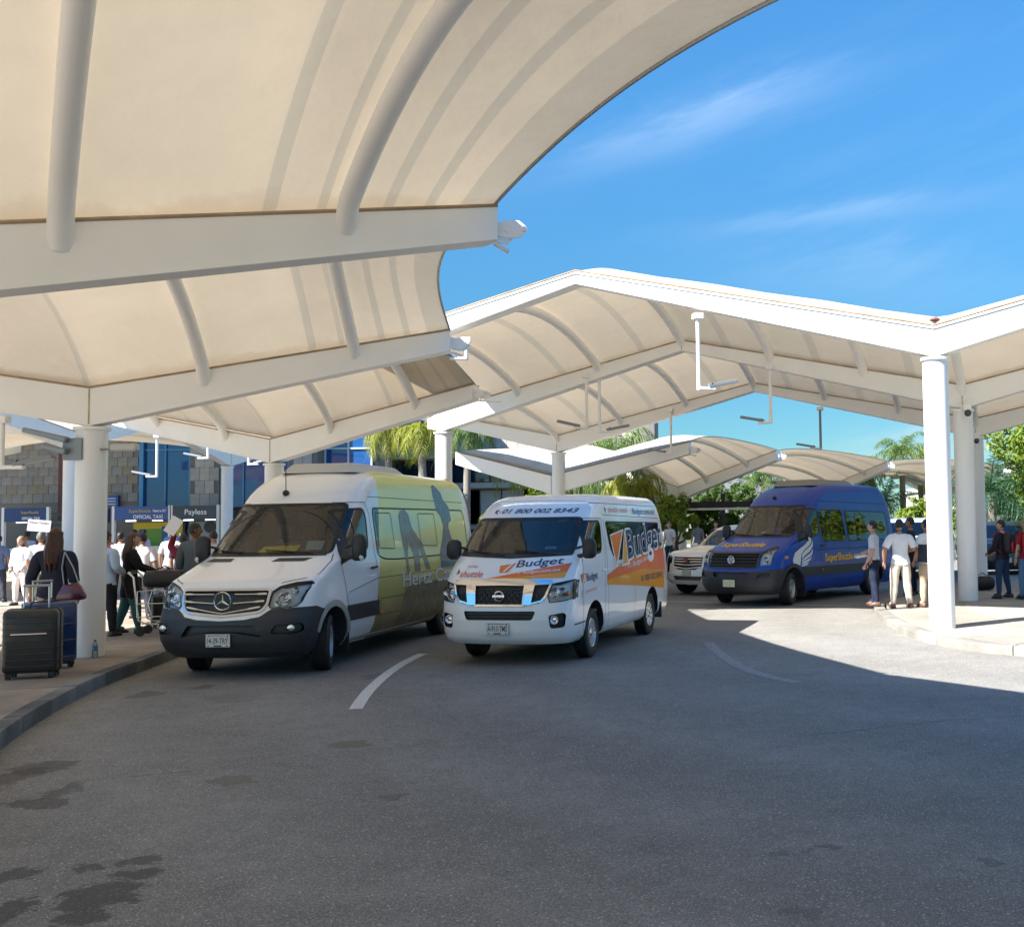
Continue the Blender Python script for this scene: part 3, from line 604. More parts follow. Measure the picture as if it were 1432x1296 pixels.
# ------------------------------------------------------------------ vehicles
def interp(tab, z, k):
    if z <= tab[0][0]: return tab[0][k]
    for a, b in zip(tab, tab[1:]):
        if z <= b[0]:
            t = (z-a[0])/(b[0]-a[0]); return a[k]+(b[k]-a[k])*t
    return tab[-1][k]
class Shell:
    """vehicle skin: rings (z, front b, half width, corner depth, rear b); a = sideways, b = distance behind the nose"""
    def __init__(s, rings, expo=2.6, nrear=.25, wfun=None, zstep=.05):
        s.r = rings; s.e = expo; s.nr = nrear; s.wfun = wfun
    def bf(s, z): return interp(s.r, z, 1)
    def w(s, z): return interp(s.r, z, 2)
    def D(s, z): return interp(s.r, z, 3)
    def br(s, z): return interp(s.r, z, 4)
    def front(s, a, z):
        w = s.w(z); t = min(abs(a)/w, .9995); return s.bf(z)+s.D(z)*(1-(1-t**s.e)**(1/s.e))
    def side(s, b, z):
        w = s.w(z); bf = s.bf(z); D = s.D(z)
        if b >= bf+D: return w
        q = max(0, 1-(b-bf)/D); return w*max(0, 1-q**s.e)**(1/s.e)
    def pf(s, a, z, off=0):     # point on the front, moved outward
        d = .01; p = Vector((a, s.front(a,z), z)); q = Vector((a+d, s.front(a+d,z), z)); r = Vector((a, s.front(a,z+d), z+d))
        n = (q-p).cross(r-p); n.normalize()
        if n.y > 0: n = -n
        return p+n*off
    def ps(s, b, z, off=0, sg=1):
        d = .01; f = lambda b_, z_: Vector((s.side(b_,z_), b_, z_)); p = f(b,z); n = (f(b+d,z)-p).cross(f(b,z+d)-p); n.normalize()
        if n.x < 0: n = -n
        p = p+n*off; return Vector((p.x*sg, p.y, p.z))
    def mesh(s, nf=14, stations=None):
        zs = sorted(set([r[0] for r in s.r]+[z for z in [s.r[0][0]+.05*i for i in range(80)] if z < s.r[-1][0]]))
        zz = [zs[0]]
        for z in zs[1:]:
            if z-zz[-1] > .012: zz.append(z)
            else: zz[-1] = z if z in [r[0] for r in s.r] else zz[-1]
        bm = bmesh.new(); rows = []
        ang = [PI/2*i/nf for i in range(nf+1)]
        for z in zz:
            w, bf, D, br = s.w(z), s.bf(z), s.D(z), s.br(z); half = []
            for i in range(nf+1):      # nose centre -> side
                t = math.sin(ang[i])**(2/s.e) if i < nf else 1
                t = (i/nf)**.75 if i < nf*.6 else t
                tt = i/nf
                a = w*(1-(1-tt)**1.9); half.append((a, bf+D*(1-max(0,1-(a/w)**s.e)**(1/s.e)) if i < nf else bf+D))
            b0 = bf+D; st = [x for x in stations]
            dr = s.nr
            if b0 < st[0]-.02: xs = st
            else: e = st[-1]; xs = [b0+(e-b0)*(k+1)/len(st) for k in range(len(st))]
            scl = (br-dr)/(s.br(1.2)-dr); xs = [min(x, br-dr-.001*(len(xs)-k)) for k, x in enumerate(xs)]
            half += [(w, x) for x in xs]
            for k in range(1,5):
                t = PI/2*k/5; half.append((w-dr*.6*(1-math.cos(t)), br-dr+dr*math.sin(t)))
            half.append((w-dr*.6, br)); half.append((0, br))
            row = [bm.verts.new((a, b, z)) for a, b in half]
            row += [bm.verts.new((-a, b, z)) for a, b in half[1:-1]][::-1]
            rows.append(row)
        n = len(rows[0])
        for r0, r1 in zip(rows, rows[1:]):
            for k in range(n): bm.faces.new((r0[k], r0[(k+1)%n], r1[(k+1)%n], r1[k]))
        bmesh.ops.contextual_create(bm, geom=rows[-1]) if False else bm.faces.new(rows[-1])
        bmesh.ops.recalc_face_normals(bm, faces=bm.faces); bm.normal_update()
        ref = [f for f in bm.faces if f.calc_center_median().y > s.br(1.2)-.05][:1]
        if ref and ref[0].normal.y < 0:
            for f in bm.faces: f.normal_flip()
        return bm
def pip(x, y, P):
    c = False; n = len(P)
    for i in range(n):
        x1,y1 = P[i]; x2,y2 = P[(i+1)%n]
        if (y1 > y) != (y2 > y) and x < (x2-x1)*(y-y1)/(y2-y1)+x1: c = not c
    return c
def carve(bm, axis, poly, sel=None, mi=None, extract=True, margin=.02):
    """cut the skin along a polygon seen from the side ('s+','s-': b,z) or from the front ('f': a,z); returns a bmesh of the inside"""
    lo = (min(p[0] for p in poly)-margin, min(p[1] for p in poly)-margin); hi = (max(p[0] for p in poly)+margin, max(p[1] for p in poly)+margin)
    if axis == 'f': uv = lambda c: (c.x, c.z); okf = lambda f: f.normal.y < -.12 and (sel is None or sel(f.calc_center_median()))
    else:
        sg = 1 if axis == 's+' else -1; uv = lambda c: (c.y, c.z); okf = lambda f: f.normal.x*sg > .15 and f.calc_center_median().x*sg > .3 and (sel is None or sel(f.calc_center_median()))
    def near():
        out = []
        for f in bm.faces:
            us = [uv(v.co) for v in f.verts]
            if min(u[0] for u in us) > hi[0] or max(u[0] for u in us) < lo[0] or min(u[1] for u in us) > hi[1] or max(u[1] for u in us) < lo[1]: continue
            if okf(f): out.append(f)
        return out
    n = len(poly)
    for i in range(n):
        p, q = poly[i], poly[(i+1)%n]; d = (q[0]-p[0], q[1]-p[1]); ln = math.hypot(*d)
        if ln < 1e-6: continue
        if axis == 'f': co = Vector((p[0],0,p[1])); no = Vector((-d[1]/ln,0,d[0]/ln))
        else: co = Vector((0,p[0],p[1])); no = Vector((0,-d[1]/ln,d[0]/ln))
        el = (min(p[0],q[0])-.06, min(p[1],q[1])-.06); eh = (max(p[0],q[0])+.06, max(p[1],q[1])+.06)
        fs = []
        for f in near():
            us = [uv(v.co) for v in f.verts]
            if min(u[0] for u in us) > eh[0] or max(u[0] for u in us) < el[0] or min(u[1] for u in us) > eh[1] or max(u[1] for u in us) < el[1]: continue
            fs.append(f)
        if not fs: continue
        geom = list({v for f in fs for v in f.verts})+list({e for f in fs for e in f.edges})+fs
        bmesh.ops.bisect_plane(bm, geom=geom, plane_co=co, plane_no=no, dist=1e-5)
        bm.normal_update()
    ins = [f for f in near() if pip(*uv(f.calc_center_median()), poly)]
    if mi is not None:
        for f in ins: f.material_index = mi
        return ins
    out = bmesh.new(); mp_ = {}
    for f in ins:
        vs = []
        for v in f.verts:
            if v not in mp_: mp_[v] = out.verts.new(v.co)
            vs.append(mp_[v])
        try: nf_ = out.faces.new(vs); nf_.material_index = f.material_index
        except ValueError: pass
    bmesh.ops.delete(bm, geom=ins, context='FACES'); out.normal_update()
    return out
def shift(bm, d):
    bm.normal_update(); mv = {v: v.normal.copy() for v in bm.verts}
    for v, n in mv.items(): v.co += n*d
    return bm
def outline(sh, axis, poly, wd, off, closed=True, sg=1, step=.05):
    """flat ribbon that follows the skin along a polyline"""
    P = list(poly)+([poly[0]] if closed else []); pts = []
    for a, b in zip(P, P[1:]):
        k = max(1, int(math.dist(a,b)/step))
        for i in range(k): pts.append((a[0]+(b[0]-a[0])*i/k, a[1]+(b[1]-a[1])*i/k))
    pts.append(P[-1]); A = offset(pts, wd/2); B = offset(pts, -wd/2)
    if closed:
        A[0] = A[-1] = ((A[0][0]+A[-1][0])/2, (A[0][1]+A[-1][1])/2); B[0] = B[-1] = ((B[0][0]+B[-1][0])/2, (B[0][1]+B[-1][1])/2)
    mp_ = (lambda u,v: sh.pf(u,v,off)) if axis == 'f' else (lambda u,v: sh.ps(u,v,off,sg))
    vs = [tuple(mp_(*p)) for p in A]+[tuple(mp_(*p)) for p in B]; n = len(A)
    return vs, [(i,i+1,n+i+1,n+i) for i in range(n-1)]
def patch(sh, axis, poly, off, sg=1, res=.06):
    """a filled shape laid on the skin"""
    bm = bmesh.new(); f = bm.faces.new([bm.verts.new((u,v,0)) for u,v in poly]); 
    lo = [min(p[k] for p in poly) for k in (0,1)]; hi = [max(p[k] for p in poly) for k in (0,1)]
    for k in (0,1):
        x = lo[k]+res
        while x < hi[k]:
            co = Vector((x,0,0)) if k == 0 else Vector((0,x,0)); no = Vector((1,0,0)) if k == 0 else Vector((0,1,0))
            bmesh.ops.bisect_plane(bm, geom=bm.verts[:]+bm.edges[:]+bm.faces[:], plane_co=co, plane_no=no); x += res
    bmesh.ops.triangulate(bm, faces=bm.faces[:])
    for v in bm.verts: v.co = sh.pf(v.co.x, v.co.y, off) if axis == 'f' else sh.ps(v.co.x, v.co.y, off, sg)
    return bm
def text_mesh(txt, size, shear=0, bold=0, width=1, align='LEFT'):
    cu = bpy.data.curves.new('t', 'FONT'); cu.body = txt; cu.size = size; cu.shear = shear; cu.offset = bold*size; cu.align_x = align; cu.resolution_u = 4
    o = bpy.data.objects.new('t', cu); col.objects.link(o); bpy.context.view_layer.update()
    me = bpy.data.meshes.new_from_object(o.evaluated_get(bpy.context.evaluated_depsgraph_get()))
    bm = bmesh.new(); bm.from_mesh(me); bpy.data.objects.remove(o); bpy.data.curves.remove(cu); bpy.data.meshes.remove(me)
    for v in bm.verts: v.co.x *= width
    bmesh.ops.triangulate(bm, faces=bm.faces[:]); return bm
def text_on(sh, axis, txt, u, v, size, m, parent, name='lettering', off=.004, shear=0, bold=.01, width=1, rise=0, sg=1, flip=False, align='LEFT', fit=None):
    bm = text_mesh(txt, size, shear, bold, width, align)
    if fit:
        x0 = min(q.co.x for q in bm.verts); x1 = max(q.co.x for q in bm.verts)
        for q in bm.verts: q.co.x = (q.co.x-x0)*fit/(x1-x0)
    for k in (0,1):     # extra cuts so that the letters bend with the skin
        lo = min(q.co[k] for q in bm.verts); hi = max(q.co[k] for q in bm.verts); x = lo+.08
        while x < hi:
            bmesh.ops.bisect_plane(bm, geom=bm.verts[:]+bm.edges[:]+bm.faces[:], plane_co=(x,0,0) if k == 0 else (0,x,0), plane_no=(1,0,0) if k == 0 else (0,1,0)); x += .08
    for q in bm.verts:
        x, y = q.co.x, q.co.y; uu = u+(-x if flip else x); vv = v+y+rise*x
        q.co = sh.pf(uu, vv, off) if axis == 'f' else sh.ps(uu, vv, off, sg)
    return finish(bm, name, m, parent)
def wheel(parent, a, b, r, wd, kind, steer=0, sg=1):
    """tyre > rim; a = outer face position (signed by sg)"""
    M = Matrix.Translation((sg*(a-wd/2), b, r)) @ Matrix.Rotation(steer,4,'Z') @ Matrix.Rotation(sg*PI/2,4,'Y')
    g = G(); h = wd/2; ri = r*.6; prof = [(ri,-h*.8),(r*.86,-h),(r*.96,-h*.9),(r,-h*.72)]
    for k in range(-2,3):
        x = h*.3*k*.9
        prof += [(r,x-.012),(r-.009,x-.007),(r-.009,x+.007),(r,x+.012)]
    prof += [(r,h*.72),(r*.96,h*.9),(r*.86,h),(r*.72,h*.97),(ri,h*.8)]
    g.lathe(prof, 40, M=M); t = g.build('tyre', RUBBER, parent, smooth=True, ang=30)
    g = G()
    if kind == 'alloy':
        al = mat('silver alloy', (.62,.63,.64), .22, metal=.85)
        g.lathe([(ri*1.01,h*.82),(ri*.97,h*.9),(ri*.9,h*.7),(ri*.88,h*.2),(ri*.88,-h*.6)], 32, M=M)
        for k in range(10):
            R = M @ Matrix.Rotation(2*PI*k/10,4,'Z')
            g.add([R @ Vector(p) for p in ((.04,-.014,h*.72),(ri*.93,-.022,h*.80),(ri*.93,.022,h*.80),(.04,.014,h*.72),(.04,-.014,h*.55),(ri*.93,-.03,h*.6),(ri*.93,.03,h*.6),(.04,.014,h*.55))], [(0,1,2,3),(4,7,6,5),(0,4,5,1),(1,5,6,2),(2,6,7,3),(3,7,4,0)])
        g.lathe([(0,h*.84),(.05,h*.82),(.07,h*.7),(.07,h*.4)], 16, M=M)
        g.build('rim', al, t, smooth=True, ang=30)
        g = G(); g.lathe([(0,-h*.1),(ri*.88,-h*.1)], 24, M=M); g.lathe([(0,h*.3),(ri*.5,h*.3)], 24, M=M); g.build('brake_disc', GALV, t)
    else:
        st = mat('grey steel wheel', (.42,.44,.46), .4, metal=.5)
        g.lathe([(ri*1.01,h*.82),(ri*.97,h*.92),(ri*.9,h*.75),(ri*.86,h*.35),(ri*.66,h*.28),(ri*.58,h*.45),(ri*.42,h*.52),(ri*.34,h*.48),(ri*.3,h*.75),(0,h*.8)], 32, M=M)
        g.build('rim', st, t, smooth=True, ang=30); g = G()
        for k in range(10):
            R = M @ Matrix.Rotation(2*PI*k/10,4,'Z'); g.lathe([(0,.002),(.027,.002)], 8, M=R @ Matrix.Translation((ri*.73,0,h*.325)))
            if k < 6: R = M @ Matrix.Rotation(2*PI*k/6,4,'Z'); g.lathe([(.014,0),(.014,.02),(0,.02)], 6, M=R @ Matrix.Translation((ri*.40,0,h*.5)))
        g.build('wheel_holes', DARKM, t)
    return t
def arch_cut(bm, b, r, zc, zb):
    P = [(b-r, zb-.1)]+[(b-r*math.cos(t), zc+r*math.sin(t)) for t in [PI*i/14 for i in range(15)]]+[(b+r, zb-.1)]
    return P
GLS = glass('windscreen glass', (.76,.84,.80), ior=1.7); GLT = glass('tinted side glass', (.30,.36,.36), ior=1.7); GLH = glass('lamp lens', (.92,.94,.95), ior=1.45)
SEAL = mat('window rubber', (.012,.012,.013), .55); SEATM = mat('grey seat cloth', (.12,.12,.125), .85); TRIMM = mat('cabin trim', (.20,.195,.18), .7)
AMBER = mat('amber lens', (.75,.17,.01), .2, coat=.5); REDL = mat('red lens', (.45,.015,.01), .25, coat=.5); WHITEP = mat('plate white', (.62,.62,.60), .45)
INK = mat('plate ink', (.05,.05,.06), .5); REFL = mat('lamp reflector', (.85,.86,.88), .12, metal=1)
def seat(parent, a, b, z, m=None):
    m = m or SEATM; g = G(); g.box((a,b+.25,z),(.46,.48,.16)); g.box((a,b+.52,z+.35),(.46,.14,.66), M=None)
    s = g.build('seat', m, parent, bevel=.03)
    g = G(); g.box((a,b+.55,z+.80),(.26,.10,.20)); g.tube([(a-.06,b+.55,z+.66),(a-.06,b+.55,z+.75)],.008,6); g.tube([(a+.06,b+.55,z+.66),(a+.06,b+.55,z+.75)],.008,6); g.build('headrest', m, s, bevel=.035); return s
def plate(parent, sh, z, txt, b=-.012, w=.31, h=.155, bands=True, m=None):
    g = G(); g.box((0,b,z),(w,.012,h)); p = g.build('number_plate', m or WHITEP, parent, bevel=.004)
    class F:  # flat plane in front of the plate
        def pf(s,a,zz,off=0): return Vector((a,b-.008-off,zz))
    f = F()
    if txt: text_on(f,'f',txt,-.135,z-.034,.098,INK,p,off=0,bold=.01,fit=.27)
    if bands:
        g = G(); g.box((0,b-.0075,z-.062),(.10,.002,.016)); g.box((0,b-.0075,z+.062),(.19,.002,.006)); g.box((.125,b-.0075,z+.058),(.02,.002,.018)); g.box((-.115,b-.0075,z+.058),(.02,.002,.014)); g.box((-.12,b-.0075,z-.06),(.02,.002,.012)); g.box((.12,b-.0075,z-.06),(.02,.002,.012)); g.build('plate_print', mat('plate navy',(.03,.04,.12),.5), p)
    return p
def mirror(parent, a, b, z, sg, m, cap=None, h=.36, w=.2):
    g = G(); M = Matrix.Translation((sg*(a),b,z)) @ Matrix.Rotation(sg*-.2,4,'Z')
    pr = [(-w/2+.02,-h/2),(w/2-.04,-h/2),(w/2,-h/2+.06),(w/2,h/2-.07),(w/2-.05,h/2),(-w/2+.03,h/2),(-w/2,h/2-.05),(-w/2,-h/2+.03)]
    g.prism([(x*sg, y) for x, y in pr], M @ Matrix.Translation((0,.05,0)) @ Matrix.Rotation(PI/2,4,'X'), .10)
    mo = g.build('mirror', m, parent, bevel=.028, smooth=True, ang=60)
    g = G(); g.tube([(sg*(a-.08),b+.02,z-h*.32),(sg*(a-.2),b+.03,z-h*.42),(sg*(a-.3),b+.02,z-h*.44)],[.03,.028,.04],8); g.tube([(sg*(a-.08),b+.02,z+h*.1),(sg*(a-.22),b+.05,z+h*.0)],.018,8); g.build('mirror_arm', BLACKPL, mo, smooth=True)
    if cap:
        g = G(); g.sphere((0,0,0),(.035,.04,.05),8,6); o = g.build('turn_signal', cap, mo, smooth=True); o.location = (sg*(a+.05),b-.03,z-h*.5+.05)
    return mo

SPR = [(.26,.16,.86,.42,6.90),(.34,.06,.93,.48,7.0),(.46,.01,.975,.5,7.05),(.60,0,.99,.5,7.08),(.74,.02,.993,.5,7.08),(.80,.06,.993,.5,7.06),(.90,.09,.992,.5,7.06),(1.02,.12,.99,.5,7.06),
       (1.12,.17,.985,.5,7.06),(1.18,.26,.98,.5,7.06),(1.24,.42,.975,.5,7.05),(1.31,.62,.968,.5,7.05),(1.38,.81,.958,.5,7.05),(1.44,.96,.948,.52,7.05),(1.50,1.05,.940,.55,7.04),(1.80,1.34,.910,.6,7.0),(2.14,1.67,.872,.62,6.93),(2.22,1.75,.862,.62,6.9),
       (2.30,1.84,.852,.62,6.86),(2.40,1.99,.836,.62,6.8),(2.50,2.18,.812,.62,6.72),(2.57,2.36,.782,.6,6.62),(2.62,2.55,.74,.58,6.5),(2.655,2.75,.67,.55,6.36),(2.675,2.95,.57,.5,6.2),(2.685,3.2,.44,.4,6.0)]
def rear_shift(tab, d): return [tuple(list(r[:4])+[r[4]-d]) for r in tab]
def bulge(poly, k=3, r=.06):
    """round the corners of a polygon"""
    out = []; n = len(poly)
    for i in range(n):
        p0 = Vector(poly[i-1]); p1 = Vector(poly[i]); p2 = Vector(poly[(i+1)%n]); a = min(r, (p0-p1).length*.45); b = min(r, (p2-p1).length*.45)
        A = p1+(p0-p1).normalized()*a; B = p1+(p2-p1).normalized()*b
        for j in range(k+1):
            t = j/k; q = A*(1-t)**2+p1*2*t*(1-t)+B*t*t; out.append((q.x,q.y))
    return out
def sprinter(name, label, pos, yaw, paint, shorten, kind, steer):
    root = thing(name, label, 'van', (pos[0],pos[1],0), -yaw)
    rings = rear_shift(SPR, shorten); sh = Shell(rings, 2.7, .22)
    L = 7.05-shorten; rw = 5.32-shorten if kind == 'wrap' else 4.66; fw = 1.0; R = .355
    bm = sh.mesh(18, [.85,1.0,1.2,1.45,1.7,2.0,2.4,2.8,3.2,3.7,4.2,4.7,5.2,5.5] if shorten else [.85,1.0,1.2,1.45,1.7,2.0,2.4,2.8,3.2,3.7,4.2,4.7,5.2,5.7,6.2,6.6])
    mats = [paint, mat('green wrap film',(.40,.43,.10),.25,coat=.6), GREYPL]
    if kind == 'wrap':
        mats[1] = wrap_mat()
        for ax in ('s+','s-'):
            carve(bm, ax, [(2.18,.2),(2.27,.39),(2.5,1.2),(2.66,1.9),(2.72,2.3),(2.78,2.9),(6.40,2.9),(6.52,2.3),(6.62,1.4),(6.7,.2)], mi=1)
    # side strip and bumper zone
    for ax in ('s+','s-'):
        P = [(1.40,.58),(2.44,.585),(2.44,.79),(1.40,.79)] if kind == 'wrap' else [(1.40,.60),(4.15,.60),(4.15,.80),(1.40,.80)]
        st = carve(bm, ax, P); shift(st, .012); sgn = 1 if ax == 's+' else -1
        finish(st, 'side_moulding', GREYPL, root, smooth=True, bevel=0)
    bp = [(-1.1,.1),(1.1,.1),(1.1,.86),(.60,.85),(.48,.76),(.3,.73),(0,.715),(-.3,.73),(-.48,.76),(-.60,.85),(-1.1,.86)] if kind == 'wrap' else [(-1.1,.1),(1.1,.1),(1.1,.80),(.62,.76),(.4,.745),(0,.74),(-.4,.745),(-.62,.76),(-1.1,.80)]
    bsel = lambda c: c.y < .95
    bu = carve(bm, 'f', bp, sel=bsel)
    # lower intake and fog recesses in the bumper
    if kind == 'wrap': ip = [(-.52,.52),(-.42,.66),(.42,.66),(.52,.52),(.2,.575),(-.2,.575)]
    else: ip = bulge([(-.42,.62),(-.46,.73),(.44,.73),(.40,.62)],2,.03)
    rec = carve(bu, 'f', ip); shift(rec, -.05); finish(rec, 'lower_intake', DARKM, root, smooth=True)
    for s_ in (1,-1):
        fp = bulge([(s_*.62,.56),(s_*.66,.66),(s_*.93,.68),(s_*.95,.58),(s_*.86,.545)],2,.03) if kind == 'wrap' else bulge([(s_*.66,.62),(s_*.72,.71),(s_*.90,.72),(s_*.88,.65)],2,.02)
        fr_ = carve(bu, 'f', fp); shift(fr_, -.035); finish(fr_, 'fog_lamp_recess', DARKM, root, smooth=True)
        if kind == 'wrap':
            g = G(); q = sh.pf(s_*.83,.62,-.015); g.sphere(q,(.055,.03,.045),12,8); g.build('fog_lamp', REFL, root, smooth=True)
    for ax, sg in (('s+',1),('s-',-1)):
        x = carve(bm, ax, [(.2,.1),(1.0,.1),(1.0,.80),(.70,.81),(.5,.86),(.2,.86)] if kind == 'wrap' else [(.2,.1),(1.0,.1),(1.0,.80),(.2,.80)])
        nn = {}
        for f in x.faces:
            vs = []
            for v in f.verts:
                if v not in nn: nn[v] = bu.verts.new(v.co)
                vs.append(nn[v])
            try: bu.faces.new(vs)
            except ValueError: pass
        x.free()
    bmesh.ops.remove_doubles(bu, verts=bu.verts[:], dist=.002)
    # wheel arches
    for b in (fw, rw):
        P = arch_cut(bm, b, .43, R+.03, .2)
        for ax in ('s+','s-'):
            for tgt in (bm, bu):
                k = carve(tgt, ax, P, margin=.05); k.free()
            sg = 1 if ax == 's+' else -1
            g = G(); pts = [(b-.43*math.cos(t), R+.03+.43*math.sin(t)) for t in [PI*i/20 for i in range(-1,22)]]
            vs = [(sg*(sh.side(max(p[0],.5),max(p[1],.3))-.008), p[0], p[1]) for p in pts]+[(sg*.52, p[0], p[1]) for p in pts]; n = len(pts)
            g.add(vs, [(i,i+1,n+i+1,n+i) for i in range(n-1)]+[tuple(n+i for i in range(n))]); g.build('wheel_arch', DARKM, root, smooth=True, fix=False)
            # raised lip
            if b == fw or kind != 'wrap':
                pl = [(b-.47*math.cos(t), R+.03+.47*math.sin(t)) for t in [PI*i/20 for i in range(2 if b == fw else 0,21)]]
                v, f = outline(sh,'s',pl,.085,.014,closed=False,sg=sg); fastmesh('arch_lip', v, f, GREYPL if kind != 'wrap' else paint, root, smooth=True)
    shift(bu, .006); finish(bu, 'bumper', GREYPL, root, smooth=True, ang=40)
    # grille
    gp = bulge([(-.56,1.085),(.56,1.085),(.545,.90),(.47,.815),(0,.765),(-.47,.815),(-.545,.90)],2,.04) if kind == 'wrap' else bulge([(-.66,1.14),(.66,1.14),(.62,.83),(-.62,.83)],2,.03)
    gr = carve(bm, 'f', gp); shift(gr, -.035); gb = finish(gr, 'grille', BLACKPL, root, smooth=True)
    if kind == 'wrap':
        v,f = outline(sh,'f',gp,.03,.010); fastmesh('grille_surround', v, f, mat('silver trim',(.55,.57,.60),.25,metal=.6), root, smooth=True)
        for z, ha, dz in ((1.03,.53,.0),(.945,.51,-.03),(.875,.47,-.075)):
            g = G(); pts = []
            for i in range(25):
                t = -1+2*i/24; a = t*ha
                if dz > -.05 and abs(a) < .10: continue
                pts.append((a, z+dz*(1-abs(t))))
            for seg in ([p for p in pts if p[0] < 0],[p for p in pts if p[0] > 0]) if dz > -.05 else (pts,):
                g.tube([sh.pf(a,zz,.004) for a,zz in seg], [.024 if abs(abs(p[0])-ha) < .12 else .012 for p in seg], 8, flat=.8)
            g.build('grille_bar', mat('satin silver',(.72,.70,.64),.22,metal=.75), gb, smooth=True)
        # ring with three-pointed star
        g = G(); q = sh.pf(0,.945,.03); M = Matrix.Translation(q) @ Matrix.Rotation(PI/2,4,'X')
        g.lathe([(.108,-.006),(.116,.006),(.108,.016),(.098,.006),(.108,-.006)], 40, M=M)
        for k in range(3):
            an = PI/2+2*PI*k/3; R2 = M @ Matrix.Rotation(an,4,'Z'); g.add([R2 @ Vector(p) for p in ((.105,0,.004),(.0,.017,.004),(0,-.017,.004),(.0,0,.016))], [(0,1,3),(0,3,2),(1,2,3)])
        g.lathe([(0,0),(.018,0),(.018,.008)], 10, M=M)
        g.build('star_emblem', CHROME, gb, smooth=True, ang=30)
        plate(root, sh, .485, '14-39-TRY', b=-.022)
    else:
        for k in range(4):
            g = G(); z = 1.085-.068*k; g.tube([sh.pf(-.60+1.2*i/16+.0,z,.0) for i in range(17)], .024, 8, flat=.6); g.build('grille_bar', GREYPL, gb, smooth=True)
        v,f = outline(sh,'f',gp,.035,.008); fastmesh('grille_surround', v, f, GREYPL, root, smooth=True)
        g = G(); q = sh.pf(0,.985,.035); M = Matrix.Translation(q) @ Matrix.Rotation(PI/2,4,'X'); g.lathe([(.082,-.006),(.090,.004),(.082,.012),(.074,.004),(.082,-.006)], 32, M=M)
        for pts in (((-.045,.055),(-.02,-.0),(0,.05)),((.045,.055),(.02,0),(0,.05)),((-.07,.02),(-.03,-.06),(0,-.01)),((.07,.02),(.03,-.06),(0,-.01))):
            g.tube([M @ Vector((x,y,.004)) for x,y in pts], .007, 6)
        g.build('round_emblem', CHROME, gb, smooth=True, ang=30)
        g = G(); g.lathe([(0,0),(.076,0)], 24, M=M); g.build('emblem_backing', mat('emblem blue',(.02,.03,.08),.3), gb)
        plate(root, sh, .50, None, b=-.022, m=mat('pale yellow plate',(.62,.62,.42),.5,var=.25,scale=14), bands=False)
    # headlamps
    for s_ in (1,-1):
        hp = [(.585,1.06),(.66,1.115),(.80,1.155),(.93,1.165),(.955,1.14),(.90,.93),(.86,.875),(.72,.86),(.585,.86),(.56,.90)] if kind == 'wrap' else [(.68,1.16),(.76,1.24),(.85,1.27),(.90,1.20),(.91,.95),(.88,.88),(.68,.87)]
        hp = [(s_*a, z) for a, z in hp]
        ln = carve(bm, 'f', hp, sel=lambda c: c.y < .75)
        bk = ln.copy(); shift(bk, -.06); h = finish(ln, 'headlamp', GLH, root, smooth=True); finish(bk, 'lamp_housing', mat('lamp housing',(.75,.76,.78),.3,metal=.0), h, smooth=True)
        for (a,z,r_) in (((.74,.98,.085),(.66,.92,.04),(.84,1.08,.045)) if kind == 'wrap' else ((.79,1.0,.085),(.82,1.16,.06))):
            g = G(); q = sh.pf(s_*a,z,-.042); M = Matrix.Translation(q) @ Matrix.Rotation(PI/2,4,'X'); g.lathe([(r_,.03),(r_*.85,.005),(r_*.45,-.012),(r_*.40,.006),(r_*.2,.02),(0,.024)], 20, M=M); g.build('lamp_reflector', REFL, h, smooth=True)
        v,f = outline(sh,'f',hp,.012,.004); fastmesh('lamp_seal', v, f, SEAL, h)
    # windscreen
    wp = bulge([(-.83,1.495),(.83,1.495),(.765,2.15),(-.765,2.15)],3,.05)
    ws = carve(bm, 'f', wp, sel=lambda c: 1.3 < c.z < 2.3); finish(ws, 'windscreen', GLS, root, smooth=True)
    v,f = outline(sh,'f',wp,.035,.003); fastmesh('windscreen_seal', v, f, SEAL, root, smooth=True)
    # cowl, vents, wipers
    if kind == 'wrap':
        for P in ([(-.76,1.40),(-.36,1.40),(-.36,1.44),(-.70,1.44)],[(.20,1.40),(.62,1.40),(.68,1.44),(.26,1.44)]):
            b2 = patch(sh,'f',P,.004); finish(b2,'bonnet_vent',BLACKPL,root,smooth=True)
    for (a0,z0,a1,z1) in ((.65,1.49,.02,1.53),(-.05,1.49,-.66,1.53)):
        g = G(); g.tube([sh.pf(a0,z0,.02), sh.pf((a0+a1)/2,(z0+z1)/2-.004,.03), sh.pf(a1,z1,.02)], .009, 6); g.tube([sh.pf(a0*.6+a1*.4,z0+.01,.014), sh.pf(a1,z1+.006,.010)], .006, 6); g.build('wiper', BLACKPL, root)
    b2 = patch(sh,'f',[(-.80,1.462),(.80,1.462),(.81,1.50),(-.81,1.50)],.005); finish(b2,'cowl',BLACKPL,root,smooth=True)
    v,f = outline(sh,'f',[(-.58,1.10),(-.66,1.16),(-.84,1.20),(-.93,1.24),(-.90,1.40),(-.86,1.48)],.008,.002,closed=False); fastmesh('bonnet_gap', v, f, SEAL, root)
    v,f = outline(sh,'f',[(.58,1.10),(.66,1.16),(.84,1.20),(.93,1.24),(.90,1.40),(.86,1.48)],.008,.002,closed=False); fastmesh('bonnet_gap', v, f, SEAL, root)
